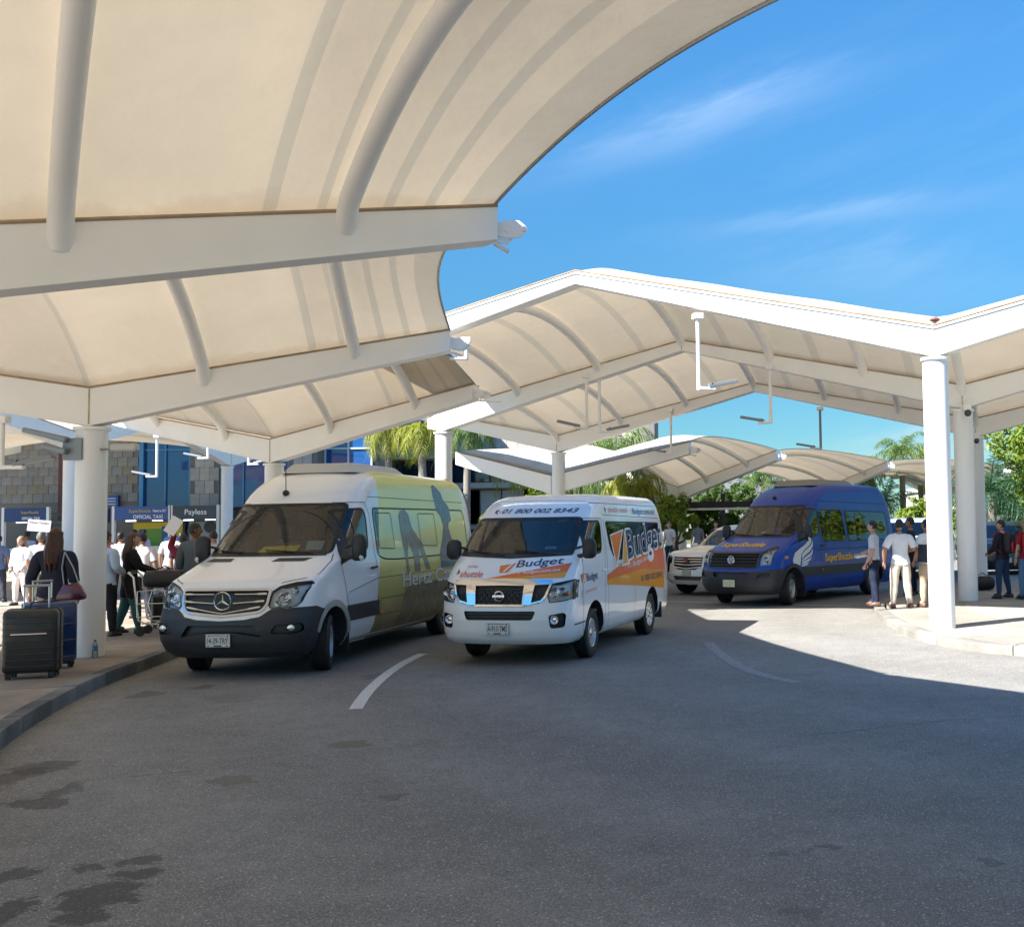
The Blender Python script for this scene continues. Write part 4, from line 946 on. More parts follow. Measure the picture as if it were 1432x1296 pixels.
    # side glass, doors
    for ax, sg in (('s+',1),('s-',-1)):
        dw = bulge([(1.50,1.40),(1.66,2.04),(1.74,2.07),(2.13,2.09),(2.20,1.98),(2.19,1.55),(2.02,1.47)],3,.07)
        k = carve(bm, ax, dw); finish(k,'door_window',GLT,root,smooth=True)
        v,f = outline(sh,'s',dw,.03,.003,sg=sg); fastmesh('window_seal', v, f, SEAL, root)
        v,f = outline(sh,'s',[(1.78,1.44),(1.78,2.07)],.018,.004,closed=False,sg=sg); fastmesh('window_bar', v, f, SEAL, root)
        mp_ = bulge([(1.24,1.33),(1.50,1.38),(1.62,2.0),(1.50,1.82)],2,.03); b2 = patch(sh,'s',mp_,.004,sg=sg); finish(b2,'mirror_panel',BLACKPL,root,smooth=True)
        door = [(1.28,1.30),(1.48,.62),(1.52,.30),(2.42,.30),(2.43,1.2),(2.32,2.02),(2.22,2.18),(1.80,2.17),(1.60,2.06)]
        v,f = outline(sh,'s',door,.010,.002,sg=sg); fastmesh('door_gap', v, f, SEAL, root)
        g = G(); g.tube([sh.ps(2.20,1.25,.012,sg), sh.ps(2.24,1.255,.035,sg), sh.ps(2.34,1.26,.035,sg), sh.ps(2.38,1.26,.012,sg)], .016, 8); g.build('door_handle', BLACKPL, root, smooth=True)
        if kind == 'wrap': wl = [[(2.50,1.42),(2.44,2.10),(6.40,2.10),(6.52,1.95),(6.56,1.34),(3.2,1.34),(2.72,1.36)]]
        else: wl = [[(2.30,1.34),(2.22,2.05),(3.26,2.05),(3.40,1.34)],[(3.50,1.33),(3.42,2.03),(5.35,2.00),(5.45,1.90),(5.48,1.33)]]
        for P in wl:
            P = bulge(P,3,.08); k = carve(bm, ax, P)
            if kind == 'wrap' :
                nw = finish(k,'side_window',[GLT,mats[1]],root,smooth=True)
            else: nw = finish(k,'side_window',GLT,root,smooth=True)
            v,f = outline(sh,'s',P,.022,.003,sg=sg); fastmesh('window_seal', v, f, SEAL, root)
        if kind == 'wrap':
            for P in ([(2.60,1.52),(2.55,2.03),(3.10,2.03),(3.16,1.50)],[(4.25,1.52),(4.22,2.03),(4.95,2.03),(5.0,1.50)]):
                v,f = outline(sh,'s',bulge(P,3,.04),.012,.004,sg=sg); fastmesh('sliding_pane_frame', v, f, SEAL, root)
            for z0,z1 in ((2.26,2.24),(1.12,1.10)):
                v,f = outline(sh,'s',[(1.45 if z0 < 2 else 2.35,z0-.16 if z0 < 2 else z0),(2.43,z0-.02 if z0 < 2 else z0),(6.5,z1)],.010,.002,closed=False,sg=sg); fastmesh('pressed_line', v, f, mat('panel shadow gap',(.10,.11,.06),.6), root)
            for P in ([(2.52,.80),(6.6,.78)],[(2.47,.575),(4.85,.545)],[(2.52,.33),(2.52,.80)],[(3.75,.56),(3.75,.79)]):
                v,f = outline(sh,'s',P,.012,.003,closed=False,sg=sg); fastmesh('pressed_line', v, f, mat('panel shadow gap',(.10,.11,.06),.6), root)
            v,f = outline(sh,'s',[(1.52,.325),(4.88,.325)],.03,.006,closed=False,sg=sg); fastmesh('sill_trim', v, f, mat('pale sill',(.6,.62,.62),.4), root)
            g = G(); g.box(sh.ps(2.52,.60,.006,sg),(.02,.05,.05)); g.build('side_marker', AMBER, root, bevel=.006)
        else:
            for P in ([(3.46,.35),(3.46,2.15)],[(2.20,.35),(2.18,2.15)],[(2.3,2.26),(5.5,2.20)],[(1.3,.84),(4.2,.84)],[(1.6,1.16),(5.6,1.16)]):
                v,f = outline(sh,'s',P,.012,.002,closed=False,sg=sg); fastmesh('panel_gap', v, f, mat('dark blue gap',(.004,.006,.05),.6), root)
            g = G(); g.box(sh.ps(2.20,.71,.018,sg),(.02,.07,.05)); g.build('side_marker', REDL, root, bevel=.006)
            v,f = outline(sh,'s',[(2.72,1.34),(2.70,2.05)],.02,.004,closed=False,sg=sg); fastmesh('window_bar', v, f, SEAL, root)
            v,f = outline(sh,'s',[(3.92,1.33),(3.9,2.03)],.02,.004,closed=False,sg=sg); fastmesh('window_bar', v, f, SEAL, root)
        mirror(root, 1.17 if sg > 0 else 1.04, 1.36, 1.56, sg, BLACKPL, cap=mat('clear signal',(.7,.7,.66),.2,coat=.5))
    bo = finish(bm, 'body', mats, root, smooth=True, ang=42)
    # wheels, underside, cabin
    for sg in (1,-1):
        wheel(root, .955, fw, R, .235, 'steel', steer, sg); wheel(root, .955, rw, R, .235, 'steel', 0, sg)
    g = G(); g.box((0,L/2+.1,.40),(1.5,L-1.0,.14)); g.box((0,2.6,.32),(.5,1.6,.12)); g.box((.4,4.0,.30),(.5,.9,.16)); g.tube([(-.6,rw,.34),(.6,rw,.34)],.06,8); g.tube([(.5,rw,.34),(.5,rw-.0,.5)],.03,6); g.build('chassis', DARKM, root)
    if kind != 'wrap' or True:
        
        for a_ in (.88,-.88): g = G(); g.box((a_,1.47,.30),(.2,.02,.30)); g.build('mud_flap', RUBBER, root)
    g = G(); g.box((0,L/2+.7,.62),(1.8,L-2.0,.04)); g.build('cabin_floor', TRIMM, root)
    g = G(); g.add([(-.86,1.02,1.40),(.86,1.02,1.40),(.86,1.62,1.46),(-.86,1.62,1.46),(-.86,1.02,.8),(.86,1.02,.8),(.86,1.70,.85),(-.86,1.70,.85)], [(0,1,2,3),(4,7,6,5),(0,4,5,1),(1,5,6,2),(2,6,7,3),(3,7,4,0)]); g.build('dashboard', TRIMM, root, bevel=.03)
    g = G(); M = Matrix.Translation((.45,1.72,1.42)) @ Matrix.Rotation(-.6,4,'X'); g.lathe([(.18,-.012),(.2,0),(.18,.012),(.165,0),(.18,-.012)],24,M=M); g.box((0,0,0),(.34,.04,.02),M=None) if False else None; g.build('steering_wheel', BLACKPL, root, smooth=True)
    seat(root, .45, 1.95, .98); seat(root, -.42, 1.95, .98)
    for k in range(4 if shorten == 0 else 3):
        for a in (.55,.1,-.6): seat(root, a, 3.0+.85*k, .98)
    g = G(); M = Matrix.Translation((0,2.5,2.684)); 
    ac = [(-.55,-.2),(.55,-.2),(.62,.1),(.62,1.7),(.5,1.95),(-.5,1.95),(-.62,1.7),(-.62,.1)]
    g.add([(x, y+2.75, 2.63) for x,y in ac]+[(x*.8, y*.82+.1+2.75, 2.775) for x,y in ac], [tuple(range(8,16))]+[(i,(i+1)%8,8+(i+1)%8,8+i) for i in range(8)])
    g.build('roof_air_conditioner', mat('roof unit '+kind, (.55,.54,.52) if kind == 'wrap' else (.25,.24,.22), .5), root, bevel=.03, smooth=True, ang=50)
    return root, sh
def wrap_mat():
    """printed film: yellow-green above, a band of sky, olive ground below (flat print, runs along the side)"""
    m, nt, p = _new('printed wrap film'); L = nt.links.new
    tcn = N(nt,'ShaderNodeTexCoord'); sp = N(nt,'ShaderNodeSeparateXYZ'); L(tcn.outputs['Object'], sp.inputs[0])
    nz = N(nt,'ShaderNodeTexNoise', Scale=2.2, Detail=6, Roughness=.6); L(tcn.outputs['Object'], nz.inputs['Vector'])
    ad = N(nt,'ShaderNodeMath', operation='MULTIPLY_ADD'); ad.inputs[1].default_value=.35; L(nz.outputs['Fac'], ad.inputs[0]); L(sp.outputs['Z'], ad.inputs[2])
    rp = N(nt,'ShaderNodeValToRGB'); e = rp.color_ramp.elements; mr = N(nt,'ShaderNodeMapRange'); mr.inputs['From Min'].default_value=.45; mr.inputs['From Max'].default_value=2.9; L(ad.outputs[0], mr.inputs['Value']); L(mr.outputs[0], rp.inputs[0])
    e[0].position=0; e[0].color=(0.195,0.147,0.048,1); e[1].position=1; e[1].color=(0.860,0.820,0.220,1)
    for pos, c in ((.14,(0.276,0.212,0.065,1)),(.24,(0.487,0.455,0.114,1)),(.36,(0.660,0.600,0.130,1)),(.44,(0.760,0.700,0.150,1)),(.52,(0.640,0.700,0.250,1)),(.60,(0.780,0.780,0.200,1)),(.70,(0.860,0.810,0.180,1))):
        x = e.new(pos); x.color = c
    # a patch of printed sky
    mp2 = N(nt,'ShaderNodeMapping'); mp2.vector_type='TEXTURE'; mp2.inputs['Location'].default_value=(0,3.5,1.86); mp2.inputs['Scale'].default_value=(50,.95,.22); L(tcn.outputs['Object'], mp2.inputs['Vector'])
    ln = N(nt,'ShaderNodeVectorMath', operation='LENGTH'); L(mp2.outputs[0], ln.inputs[0]); m2 = N(nt,'ShaderNodeMapRange'); m2.inputs['From Min'].default_value=1.3; m2.inputs['From Max'].default_value=.3; m2.inputs['To Max'].default_value=.5; L(ln.outputs['Value'], m2.inputs['Value'])
    mxn = N(nt,'ShaderNodeMixRGB'); mxn.inputs[2].default_value=(.32,.60,.64,1); L(m2.outputs[0], mxn.inputs[0]); L(rp.outputs[0], mxn.inputs[1])
    L(mxn.outputs[0], p.inputs['Base Color']); p.inputs['Roughness'].default_value=.28; p.inputs['Coat Weight'].default_value=.5; p.inputs['Coat Roughness'].default_value=.05
    return m
WPAINT = mat('white van paint', (.84,.85,.87), .32, coat=.9, var=.03, scale=2.5, backdark=True)
# --- white and green shuttle van, parked at the kerb
hv, hs = sprinter('passenger_van', 'tall white van at the left kerb with yellow-green printed sides and dark grey bumper', (-5.718,12.818), .1099, WPAINT, 0, 'wrap', .33)
PRW = mat('white print', (.72,.75,.78), .35); PSH = mat('dark print', (.09,.085,.07), .4)
text_on(hs, 's', 'Hertz Cancun', 3.36, .90, .30, PSH, hv, 'lettering', .004, bold=.02, fit=3.05)
text_on(hs, 's', 'Hertz Cancun', 3.34, .915, .30, PRW, hv, 'lettering', .007, bold=.015, fit=3.05)
ST = mat('printed stone figures', (.20,.22,.19), .4, coat=.4, var=.5, scale=7); ST2 = mat('printed carved tower', (.08,.13,.16), .4, coat=.4, var=.5, scale=10)
for P, m_ in (([(3.42,1.99),(3.50,2.07),(3.68,2.09),(3.82,2.02),(3.92,1.8),(4.3,1.55),(4.55,1.12),(4.35,1.13),(4.25,1.3),(4.12,1.5),(4.1,1.12),(3.85,1.12),(3.86,1.4),(3.72,1.58),(3.62,1.35),(3.66,1.1),(3.54,1.1),(3.5,1.5),(3.44,1.75)], ST),
              ([(5.05,1.12),(5.05,1.36),(5.25,1.58),(5.38,1.82),(5.3,1.98),(5.12,2.08),(5.02,2.34),(5.04,2.50),(5.14,2.52),(5.26,2.48),(5.42,2.40),(5.50,2.28),(5.74,2.16),(5.80,1.92),(5.66,1.88),(5.62,1.80),(5.72,1.62),(6.0,1.44),(6.05,1.12)], ST2),
              ([(3.0,.33),(3.25,.55),(3.45,.90),(4.0,.95),(5.3,.93),(6.5,.9),(6.5,.33)], mat('printed scrub', (.19,.16,.07), .45, coat=.3, var=.6, scale=6))):
    finish(patch(hs,'s',P,.0035), 'printed_picture', m_, hv, smooth=True)
# things in the windscreen
g = G(); g.add([hs.pf(a,z,-.06) for a,z in ((-.17,1.525),(.36,1.525),(.42,1.645),(-.08,1.63))]+[hs.pf(a,z,-.066) for a,z in ((-.17,1.525),(.36,1.525),(.42,1.645),(-.08,1.63))], [(0,1,2,3),(7,6,5,4),(0,4,5,1),(1,5,6,2),(2,6,7,3),(3,7,4,0)])
tag(g.build('dashboard_card', mat('yellow card',(.75,.60,.02),.6)), 'bright yellow card lying behind the windscreen of the white and green van', 'card')
o = bpy.data.objects['dashboard_card']; o.matrix_world = hv.matrix_world if False else Matrix.Translation((-5.718,12.818,0)) @ Matrix.Rotation(-.1099,4,'Z')
for (x0,x1,z0,z1,c) in ((.52,.72,1.545,1.66,(.35,.5,.6)),(-.76,-.66,1.52,1.66,(.5,.55,.45))):
    finish(patch(hs,'f',[(x0,z0),(x1,z0),(x1-.01,z1),(x0-.01,z1)],-.006),'sticker',mat('sticker %.2f'%c[0],c,.5,var=.3,scale=30),hv)
g = G(); g.box((.0,1.86,2.02),(.24,.06,.09)); g.build('rear_view_mirror', BLACKPL, hv, bevel=.015)
q = hs.pf(-.1,2.30,.02); g = G(); g.sphere(q,(.045,.06,.045),8,6); g.tube([q,q+Vector((0,-.01,.42))],.006,6); g.build('roof_aerial', BLACKPL, hv, smooth=True)
g = G(); g.sphere((-.6+1.25,6.2,2.60),(.09,.09,.07),10,6); g.build('amber_marker', AMBER, hv, smooth=True)
# --- blue shuttle van
BPAINT = mat('blue van paint', (.002,.050,.36), .36, coat=.35, spec=.3, var=.04, scale=2, backdark=True)
bv, bs = sprinter('passenger_van', 'tall royal blue shuttle van with a white wing printed on its side, grey bumper', (.8315,22.67), .6651, BPAINT, 1.15, 'blue', .30)
YEL = mat('yellow lettering', (.85,.50,.01), .4); PR2 = mat('pale blue lettering', (.62,.70,.85), .4)
text_on(bs,'s','SuperShuttle',2.35,.89,.235,mat('red lettering shadow',(.35,.03,.01),.4),bv,off=.004,bold=.03,fit=1.24)
text_on(bs,'s','SuperShuttle',2.34,.90,.235,YEL,bv,off=.007,bold=.02,fit=1.24)
text_on(bs,'s','Need a lift?',3.66,.90,.17,PR2,bv,off=.005,bold=.005,fit=.56)

text_on(bs,'f','SuperShuttle',-.62,1.265,.115,YEL,bv,off=.006,bold=.025,fit=1.15)
text_on(bs,'s','283',.66,1.01,.085,YEL,bv,off=.006,bold=.02,fit=.15)
WING = mat('white wing print', (.66,.69,.72), .4)
for P in ([(1.02,.84),(.98,.97),(1.08,1.12),(1.30,1.21),(1.52,1.29),(1.74,1.41),(1.86,1.55),(1.85,1.40),(1.72,1.28),(1.44,1.16),(1.33,1.08),(1.31,.95),(1.27,.84)],
          [(1.35,.98),(1.36,1.08),(1.50,1.16),(1.75,1.26),(1.86,1.36),(1.84,1.25),(1.70,1.14),(1.5,1.06)],
          [(1.34,.92),(1.36,.96),(1.52,1.03),(1.72,1.10),(1.84,1.20),(1.80,1.08),(1.64,1.0),(1.46,.95)],
          [(1.32,.87),(1.36,.91),(1.52,.95),(1.66,.98),(1.78,1.05),(1.70,.94),(1.5,.88)],
          [(1.30,.83),(1.36,.86),(1.55,.88),(1.64,.90),(1.56,.84),(1.42,.82)]):
    finish(patch(bs,'s',P,.006),'printed_wing',WING,bv,smooth=True)
g = G(); g.add([bs.pf(a,z,-.12) for a,z in ((-.30,1.53),(.05,1.58),(.12,1.68),(.04,1.68))], [(0,1,2,3)]); g.build('dashboard_paper', mat('paper',(.7,.72,.7),.7), bv)
finish(patch(bs,'f',[(.38,1.55),(.52,1.55),(.51,1.64),(.38,1.64)],-.006),'sticker',mat('blue sticker',(.02,.08,.35),.4),bv)
q = bs.pf(-.05,2.34,.02); g = G(); g.sphere(q,(.05,.05,.04),8,6); g.build('roof_aerial', BLACKPL, bv, smooth=True)
# --- orange and white shuttle van in the middle of the road
NVR = [(.28,.14,.84,.40,5.10),(.34,.05,.90,.46,5.18),(.44,.01,.925,.48,5.22),(.60,0,.935,.48,5.23),(.74,.015,.938,.48,5.23),(.80,.03,.938,.46,5.22),(.95,.05,.938,.45,5.21),(1.06,.09,.936,.45,5.2),
       (1.14,.17,.93,.45,5.19),(1.25,.28,.925,.46,5.18),(1.38,.42,.915,.47,5.16),(1.44,.49,.908,.48,5.15),(1.60,.66,.895,.5,5.12),(1.80,.88,.875,.5,5.06),(1.90,.99,.863,.5,5.02),(1.98,1.09,.850,.5,4.98),
       (2.06,1.21,.842,.5,4.92),(2.13,1.34,.826,.5,4.85),(2.19,1.50,.798,.5,4.78),(2.235,1.72,.745,.48,4.66),(2.26,1.98,.65,.44,4.52),(2.27,2.3,.48,.35,4.3)]
bpv = thing('passenger_van', 'white shuttle van with orange stripes and large lettering in the middle of the road', 'van', (-2.493,13.653,0), -.2332)
ns_ = Shell(NVR, 2.8, .16); bm = ns_.mesh(18, [.72,.9,1.15,1.4,1.7,2.0,2.4,2.8,3.2,3.6,4.0,4.4,4.7])
root = bpv; sh = ns_
for b in (1.15, 4.09):
    P = arch_cut(bm, b, .41, .37, .2)
    for ax, sg in (('s+',1),('s-',-1)):
        carve(bm, ax, P, margin=.05).free()
        pts = [(b-.41*math.cos(t), .37+.41*math.sin(t)) for t in [PI*i/20 for i in range(-1,22)]]
        g = G(); vs = [(sg*(sh.side(max(p[0],.3),max(p[1],.3))-.008), p[0], p[1]) for p in pts]+[(sg*.5, p[0], p[1]) for p in pts]; n = len(pts)
        g.add(vs, [(i,i+1,n+i+1,n+i) for i in range(n-1)]+[tuple(n+i for i in range(n))]); g.build('wheel_arch', DARKM, root, smooth=True, fix=False)
# front: wide chrome grille
gp = [(-.66,1.055),(0,1.075),(.66,1.055),(.60,.87),(.54,.815),(.34,.785),(-.34,.785),(-.54,.815),(-.60,.87)]
gr = carve(bm, 'f', gp); shift(gr, -.03); gb = finish(gr, 'grille', BLACKPL, root, smooth=True)
for row in range(4):
    for k in range(-7,8):
        a = k*.078+(.039 if row % 2 else 0); z = .83+row*.048
        if abs(a) > .57-.05*(row == 0) or .33 < abs(a)-.03*(row) < .44: continue
        q = sh.pf(a, z, -.024); g = G(); M = Matrix.Translation(q) @ Matrix.Rotation(PI/2,4,'X'); g.lathe([(.036,0),(.036,.008),(.028,.010),(.026,.0)], 6, M=M); g.build('grille_cell', DARKM, gb)
def chrome_poly(P, off=.014):
    b_ = patch(sh,'f',P,off,res=.04); ex = bmesh.ops.extrude_face_region(b_, geom=b_.faces[:]); 
    for v in [x for x in ex['geom'] if isinstance(x, bmesh.types.BMVert)]: v.co.y += .03
    bmesh.ops.recalc_face_normals(b_, faces=b_.faces)
    return finish(b_, 'chrome_trim', CHROME, gb, smooth=True, ang=30)
chrome_poly([(-.69,1.05),(-.66,1.10),(-.3,1.115),(0,1.12),(.3,1.115),(.66,1.10),(.69,1.05),(.3,1.035),(0,1.04),(-.3,1.035)], .018)
for s_ in (1,-1):
    P = [(s_*.335,1.045),(s_*.475,1.045),(s_*.435,.79),(s_*.32,.79)]; chrome_poly(P if s_ > 0 else P[::-1], .022)
chrome_poly([(-.35,.80),(.35,.80),(.34,.775),(-.34,.775)], .012)
for s_ in (1,-1):
    P = [(s_*.43,.80),(s_*.57,.83),(s_*.63,.90),(s_*.68,1.05),(s_*.655,1.05),(s_*.605,.91),(s_*.555,.85),(s_*.43,.82)]; chrome_poly(P if s_ < 0 else P[::-1], .012)
g = G(); q = sh.pf(0,.905,.012); M = Matrix.Translation(q) @ Matrix.Rotation(PI/2,4,'X'); g.lathe([(.058,-.004),(.070,.006),(.058,.014),(.050,.006),(.058,-.004)],32,M=M); g.box((0,0,.01),(.17,.030,.012),M=None) if False else None
g.add([M @ Vector(p) for p in ((-.08,-.014,.002),(.08,-.014,.002),(.08,.014,.002),(-.08,.014,.002),(-.08,-.014,.018),(.08,-.014,.018),(.08,.014,.018),(-.08,.014,.018))], [(0,3,2,1),(4,5,6,7),(0,1,5,4),(1,2,6,5),(2,3,7,6),(3,0,4,7)]); em = g.build('round_emblem', CHROME, gb, smooth=True, ang=30)
class _Fl:
    def __init__(s, y): s.y = y
    def pf(s,a,z,off=0): return Vector((a,s.y-off,z))
text_on(_Fl(q.y-.0185),'f','NISSAN',-.068,.895,.024,INK,em,off=.001,bold=.015,fit=.135)
ip = bulge([(-.50,.715),(.50,.715),(.455,.60),(-.455,.60)],2,.03); rec = carve(bm,'f',ip); shift(rec,-.05); ri = finish(rec,'lower_intake',DARKM,root,smooth=True)
for z in (.635,.675):
    g = G(); g.tube([sh.pf(-.47+.94*i/12,z,-.02) for i in range(13)], .011, 6); g.build('intake_bar', BLACKPL, ri, smooth=True)
for s_ in (1,-1):
    fp = bulge([(s_*.66,.66),(s_*.83,.69),(s_*.86,.66),(s_*.84,.50),(s_*.68,.49)],2,.03); rec = carve(bm,'f',fp); shift(rec,-.04); rr = finish(rec,'fog_lamp_recess',BLACKPL,root,smooth=True)
    g = G(); q = sh.pf(s_*.735,.60,-.01); M = Matrix.Translation(q) @ Matrix.Rotation(PI/2,4,'X'); g.lathe([(.058,-.01),(.058,.012),(.048,.012),(.03,-.004),(0,.004)],20,M=M); g.build('fog_lamp', REFL, rr, smooth=True)
    hp = [(s_*a,z) for a,z in ((.69,1.055),(.80,1.075),(.905,1.10),(.93,1.09),(.932,.87),(.92,.855),(.80,.835),(.67,.82),(.645,.90))]
    ln = carve(bm,'f',hp,sel=lambda c: c.y < .6); bk = ln.copy(); shift(bk,-.055); h = finish(ln,'headlamp',GLH,root,smooth=True); finish(bk,'lamp_housing',mat('lamp housing bright',(.85,.86,.87),.25,metal=.0),h,smooth=True)
    for (a,z,r_) in ((.74,.95,.075),(.83,.96,.06)):
        g = G(); q = sh.pf(s_*a,z,-.04); M = Matrix.Translation(q) @ Matrix.Rotation(PI/2,4,'X'); g.lathe([(r_,.03),(r_*.85,.005),(r_*.45,-.012),(r_*.4,.006),(r_*.2,.02),(0,.024)],20,M=M); g.build('lamp_reflector', REFL, h, smooth=True)
    g = G(); q = sh.pf(s_*.875,.93,-.02); g.sphere(q,(.035,.03,.035),10,7); g.build('turn_signal', mat('amber bulb',(.9,.25,.03),.25,coat=.3), h, smooth=True)
    v,f = outline(sh,'f',hp,.012,.004); fastmesh('lamp_seal', v, f, SEAL, h)
wp = bulge([(-.80,1.455),(0,1.425),(.80,1.455),(.755,1.905),(-.755,1.905)],3,.06); ws = carve(bm,'f',wp,sel=lambda c: 1.3 < c.z < 2.1); finish(ws,'windscreen',GLS,root,smooth=True)
v,f = outline(sh,'f',wp,.04,.003); fastmesh('windscreen_seal', v, f, SEAL, root, smooth=True)
finish(patch(sh,'f',[(-.80,1.41),(0,1.375),(.80,1.41),(.81,1.46),(0,1.43),(-.81,1.46)],.004),'cowl',BLACKPL,root,smooth=True)
for (a0,a1) in ((.62,.02),(-.10,-.66)):
    g = G(); g.tube([sh.pf(a0,1.415,.02),sh.pf((a0+a1)/2,1.44,.032),sh.pf(a1,1.475,.02)],.009,6); g.tube([sh.pf(a0*.55+a1*.45,1.44,.014),sh.pf(a1,1.49,.010)],.006,6); g.build('wiper',BLACKPL,root)
for ax, sg in (('s+',1),('s-',-1)):
    dw = bulge([(.80,1.41),(1.03,1.83),(1.12,1.86),(1.52,1.865),(1.58,1.80),(1.55,1.48),(1.48,1.42)],3,.06); finish(carve(bm,ax,dw),'door_window',GLT,root,smooth=True)
    v,f = outline(sh,'s',dw,.028,.003,sg=sg); fastmesh('window_seal', v, f, SEAL, root)
    lw = bulge([(1.82,1.85),(4.72,1.82),(4.80,1.72),(4.82,1.30),(2.30,1.29),(2.05,1.36),(1.90,1.55)],3,.06); finish(carve(bm,ax,lw),'side_window',GLT,root,smooth=True)
    v,f = outline(sh,'s',lw,.022,.003,sg=sg); fastmesh('window_seal', v, f, SEAL, root)
    for x in (2.95,3.95): v,f = outline(sh,'s',[(x,1.30),(x,1.84)],.03,.004,closed=False,sg=sg); fastmesh('window_bar', v, f, SEAL, root)
    GAP = mat('door shadow gap',(.09,.09,.10),.6)
    for P in ([(.72,1.36),(.66,1.1),(.66,.50),(.74,.36)],[(1.64,1.90),(1.68,1.5),(1.64,1.2),(1.60,.85),(1.60,.34)],[(.98,1.86),(1.10,1.905),(1.64,1.90)],[(1.75,.34),(1.75,1.90)],[(1.75,1.95),(4.8,1.90)],[(2.2,1.22),(4.9,1.20)],[(3.1,1.22),(3.1,.34)],[(1.5,2.12),(4.7,2.10)]):
        v,f = outline(sh,'s',P,.009,.002,closed=False,sg=sg); fastmesh('door_gap', v, f, GAP, root)
    g = G(); g.tube([sh.ps(1.48,1.17,.012,sg),sh.ps(1.51,1.175,.035,sg),sh.ps(1.60,1.175,.035,sg),sh.ps(1.63,1.17,.012,sg)],.014,8); g.build('door_handle',WPAINT,root,smooth=True)
    mirror(root, 1.03 if sg > 0 else .93, .66, 1.50, sg, BLACKPL, h=.27, w=.2)
    v,f = outline(sh,'s',[(.34,.52),(.74,.53)],.02,.003,closed=False,sg=sg); fastmesh('bumper_gap', v, f, GAP, root)
    g = G(); g.box((sg*.86,4.62,.36),(.18,.03,.26)); g.build('mud_flap',RUBBER,root)
bo = finish(bm,'body',WPAINT,root,smooth=True,ang=42)
for sg in (1,-1):
    wheel(root,.90,1.15,.335,.205,'alloy',.06,sg); wheel(root,.90,4.09,.335,.205,'alloy',0,sg)
plate(root, sh, .495, 'A-913-TMS', b=-.02)
g = G(); g.box((0,2.6,.40),(1.45,4.2,.14)); g.box((0,3.0,.34),(.5,1.6,.12)); g.tube([(-.6,4.09,.33),(.6,4.09,.33)],.06,8); g.box((.1,.35,.33),(.3,.12,.04)); g.build('chassis',DARKM,root)
g = G(); g.box((0,2.9,.62),(1.7,4.2,.04)); g.build('cabin_floor',TRIMM,root)
g = G(); g.add([(-.80,.58,1.36),(.80,.58,1.36),(.80,1.02,1.38),(-.80,1.02,1.38),(-.80,.58,.8),(.80,.58,.8),(.80,1.1,.85),(-.80,1.1,.85)], [(0,1,2,3),(4,7,6,5),(0,4,5,1),(1,5,6,2),(2,6,7,3),(3,7,4,0)]); g.build('dashboard',TRIMM,root,bevel=.03)
g = G(); M = Matrix.Translation((.42,1.12,1.34)) @ Matrix.Rotation(-.6,4,'X'); g.lathe([(.18,-.012),(.2,0),(.18,.012),(.165,0),(.18,-.012)],24,M=M); g.build('steering_wheel',BLACKPL,root,smooth=True)
seat(root,.42,1.3,.88); seat(root,-.42,1.3,.88)
for k in range(3):
    for a in (.52,.05,-.5): seat(root,a,2.2+.85*k,.88)
g = G(); g.box((0,1.12,1.80),(.22,.05,.08)); g.build('rear_view_mirror',BLACKPL,root,bevel=.015)
# roof-edge rib along the front
g = G(); g.tube([sh.pf(-.68+1.36*i/20,2.165-.02*abs(-1+2*i/20)**3,.004) for i in range(21)],.012,6); g.build('roof_lip',WPAINT,root,smooth=True)
# lettering and stripes
OR1 = mat('orange film',(.82,.16,.012),.3,coat=.5); OR2 = mat('yellow orange film',(.86,.34,.012),.3,coat=.5); NAVY = mat('navy film',(.012,.03,.12),.3,coat=.4); WFILM = mat('white film',(.82,.83,.84),.3,coat=.4); RPRT = mat('reddish print',(.70,.16,.08),.4); PK = mat('pale pink print',(.75,.42,.38),.4)
def lay(ax, P, off, m, name='film_stripe'): return finish(patch(sh,ax,P,off),name,m,root,smooth=True)
# bonnet
lay('f',[(-.24,1.125),(.83,1.315),(.81,1.20),(.80,1.13)],.0035,OR1); lay('f',[(.05,1.125),(.81,1.205),(.80,1.13)],.005,OR2)
text_on(sh,'f','Budget',.13,1.265,.125,NAVY,root,off=.0045,shear=.05,bold=.012,rise=.07,fit=.60)
lay('f',[(-.10,1.285),(.115,1.32),(.04,1.205),(-.075,1.195)],.0045,OR1,'logo_mark'); lay('f',[(.055,1.31),(-.035,1.205),(-.005,1.208),(.085,1.315)],.0062,WFILM,'logo_mark')
text_on(sh,'f','f',.07,1.18,.055,WFILM,root,off=.0065,bold=.02,rise=.04); text_on(sh,'f','Budget.com.mx',.26,1.185,.052,WFILM,root,off=.0065,bold=.01,rise=.06,fit=.47)
for a in (.14,.20): g = G(); q = sh.pf(a,1.20,.0065); M = Matrix.Translation(q) @ Matrix.Rotation(PI/2-.85,4,'X'); g.lathe([(.012,0),(.022,0)],12,M=M); g.build('social_mark',WFILM,root)
text_on(sh,'f','shuttle',-.66,1.145,.11,RPRT,root,off=.0045,shear=.2,bold=.015,fit=.36); text_on(sh,'f','CUSTOMER',-.58,1.265,.03,RPRT,root,off=.0045,fit=.16)
lay('f',[(-.72,1.165),(-.67,1.20),(-.72,1.25)],.0045,NAVY,'logo_mark')
# brow above the windscreen
text_on(sh,'f','01 800 002 8343',-.43,1.985,.086,NAVY,root,off=.004,shear=.25,bold=.02,fit=1.10)
g = G(); 
for a in (-.50,): g.tube([sh.pf(-.50,2.03,.005),sh.pf(-.535,2.02,.005),sh.pf(-.535,1.995,.005),sh.pf(-.495,1.985,.005)],.010,6)
g.build('phone_mark',NAVY,root); text_on(sh,'f','o',-.475,1.995,.045,NAVY,root,off=.004)
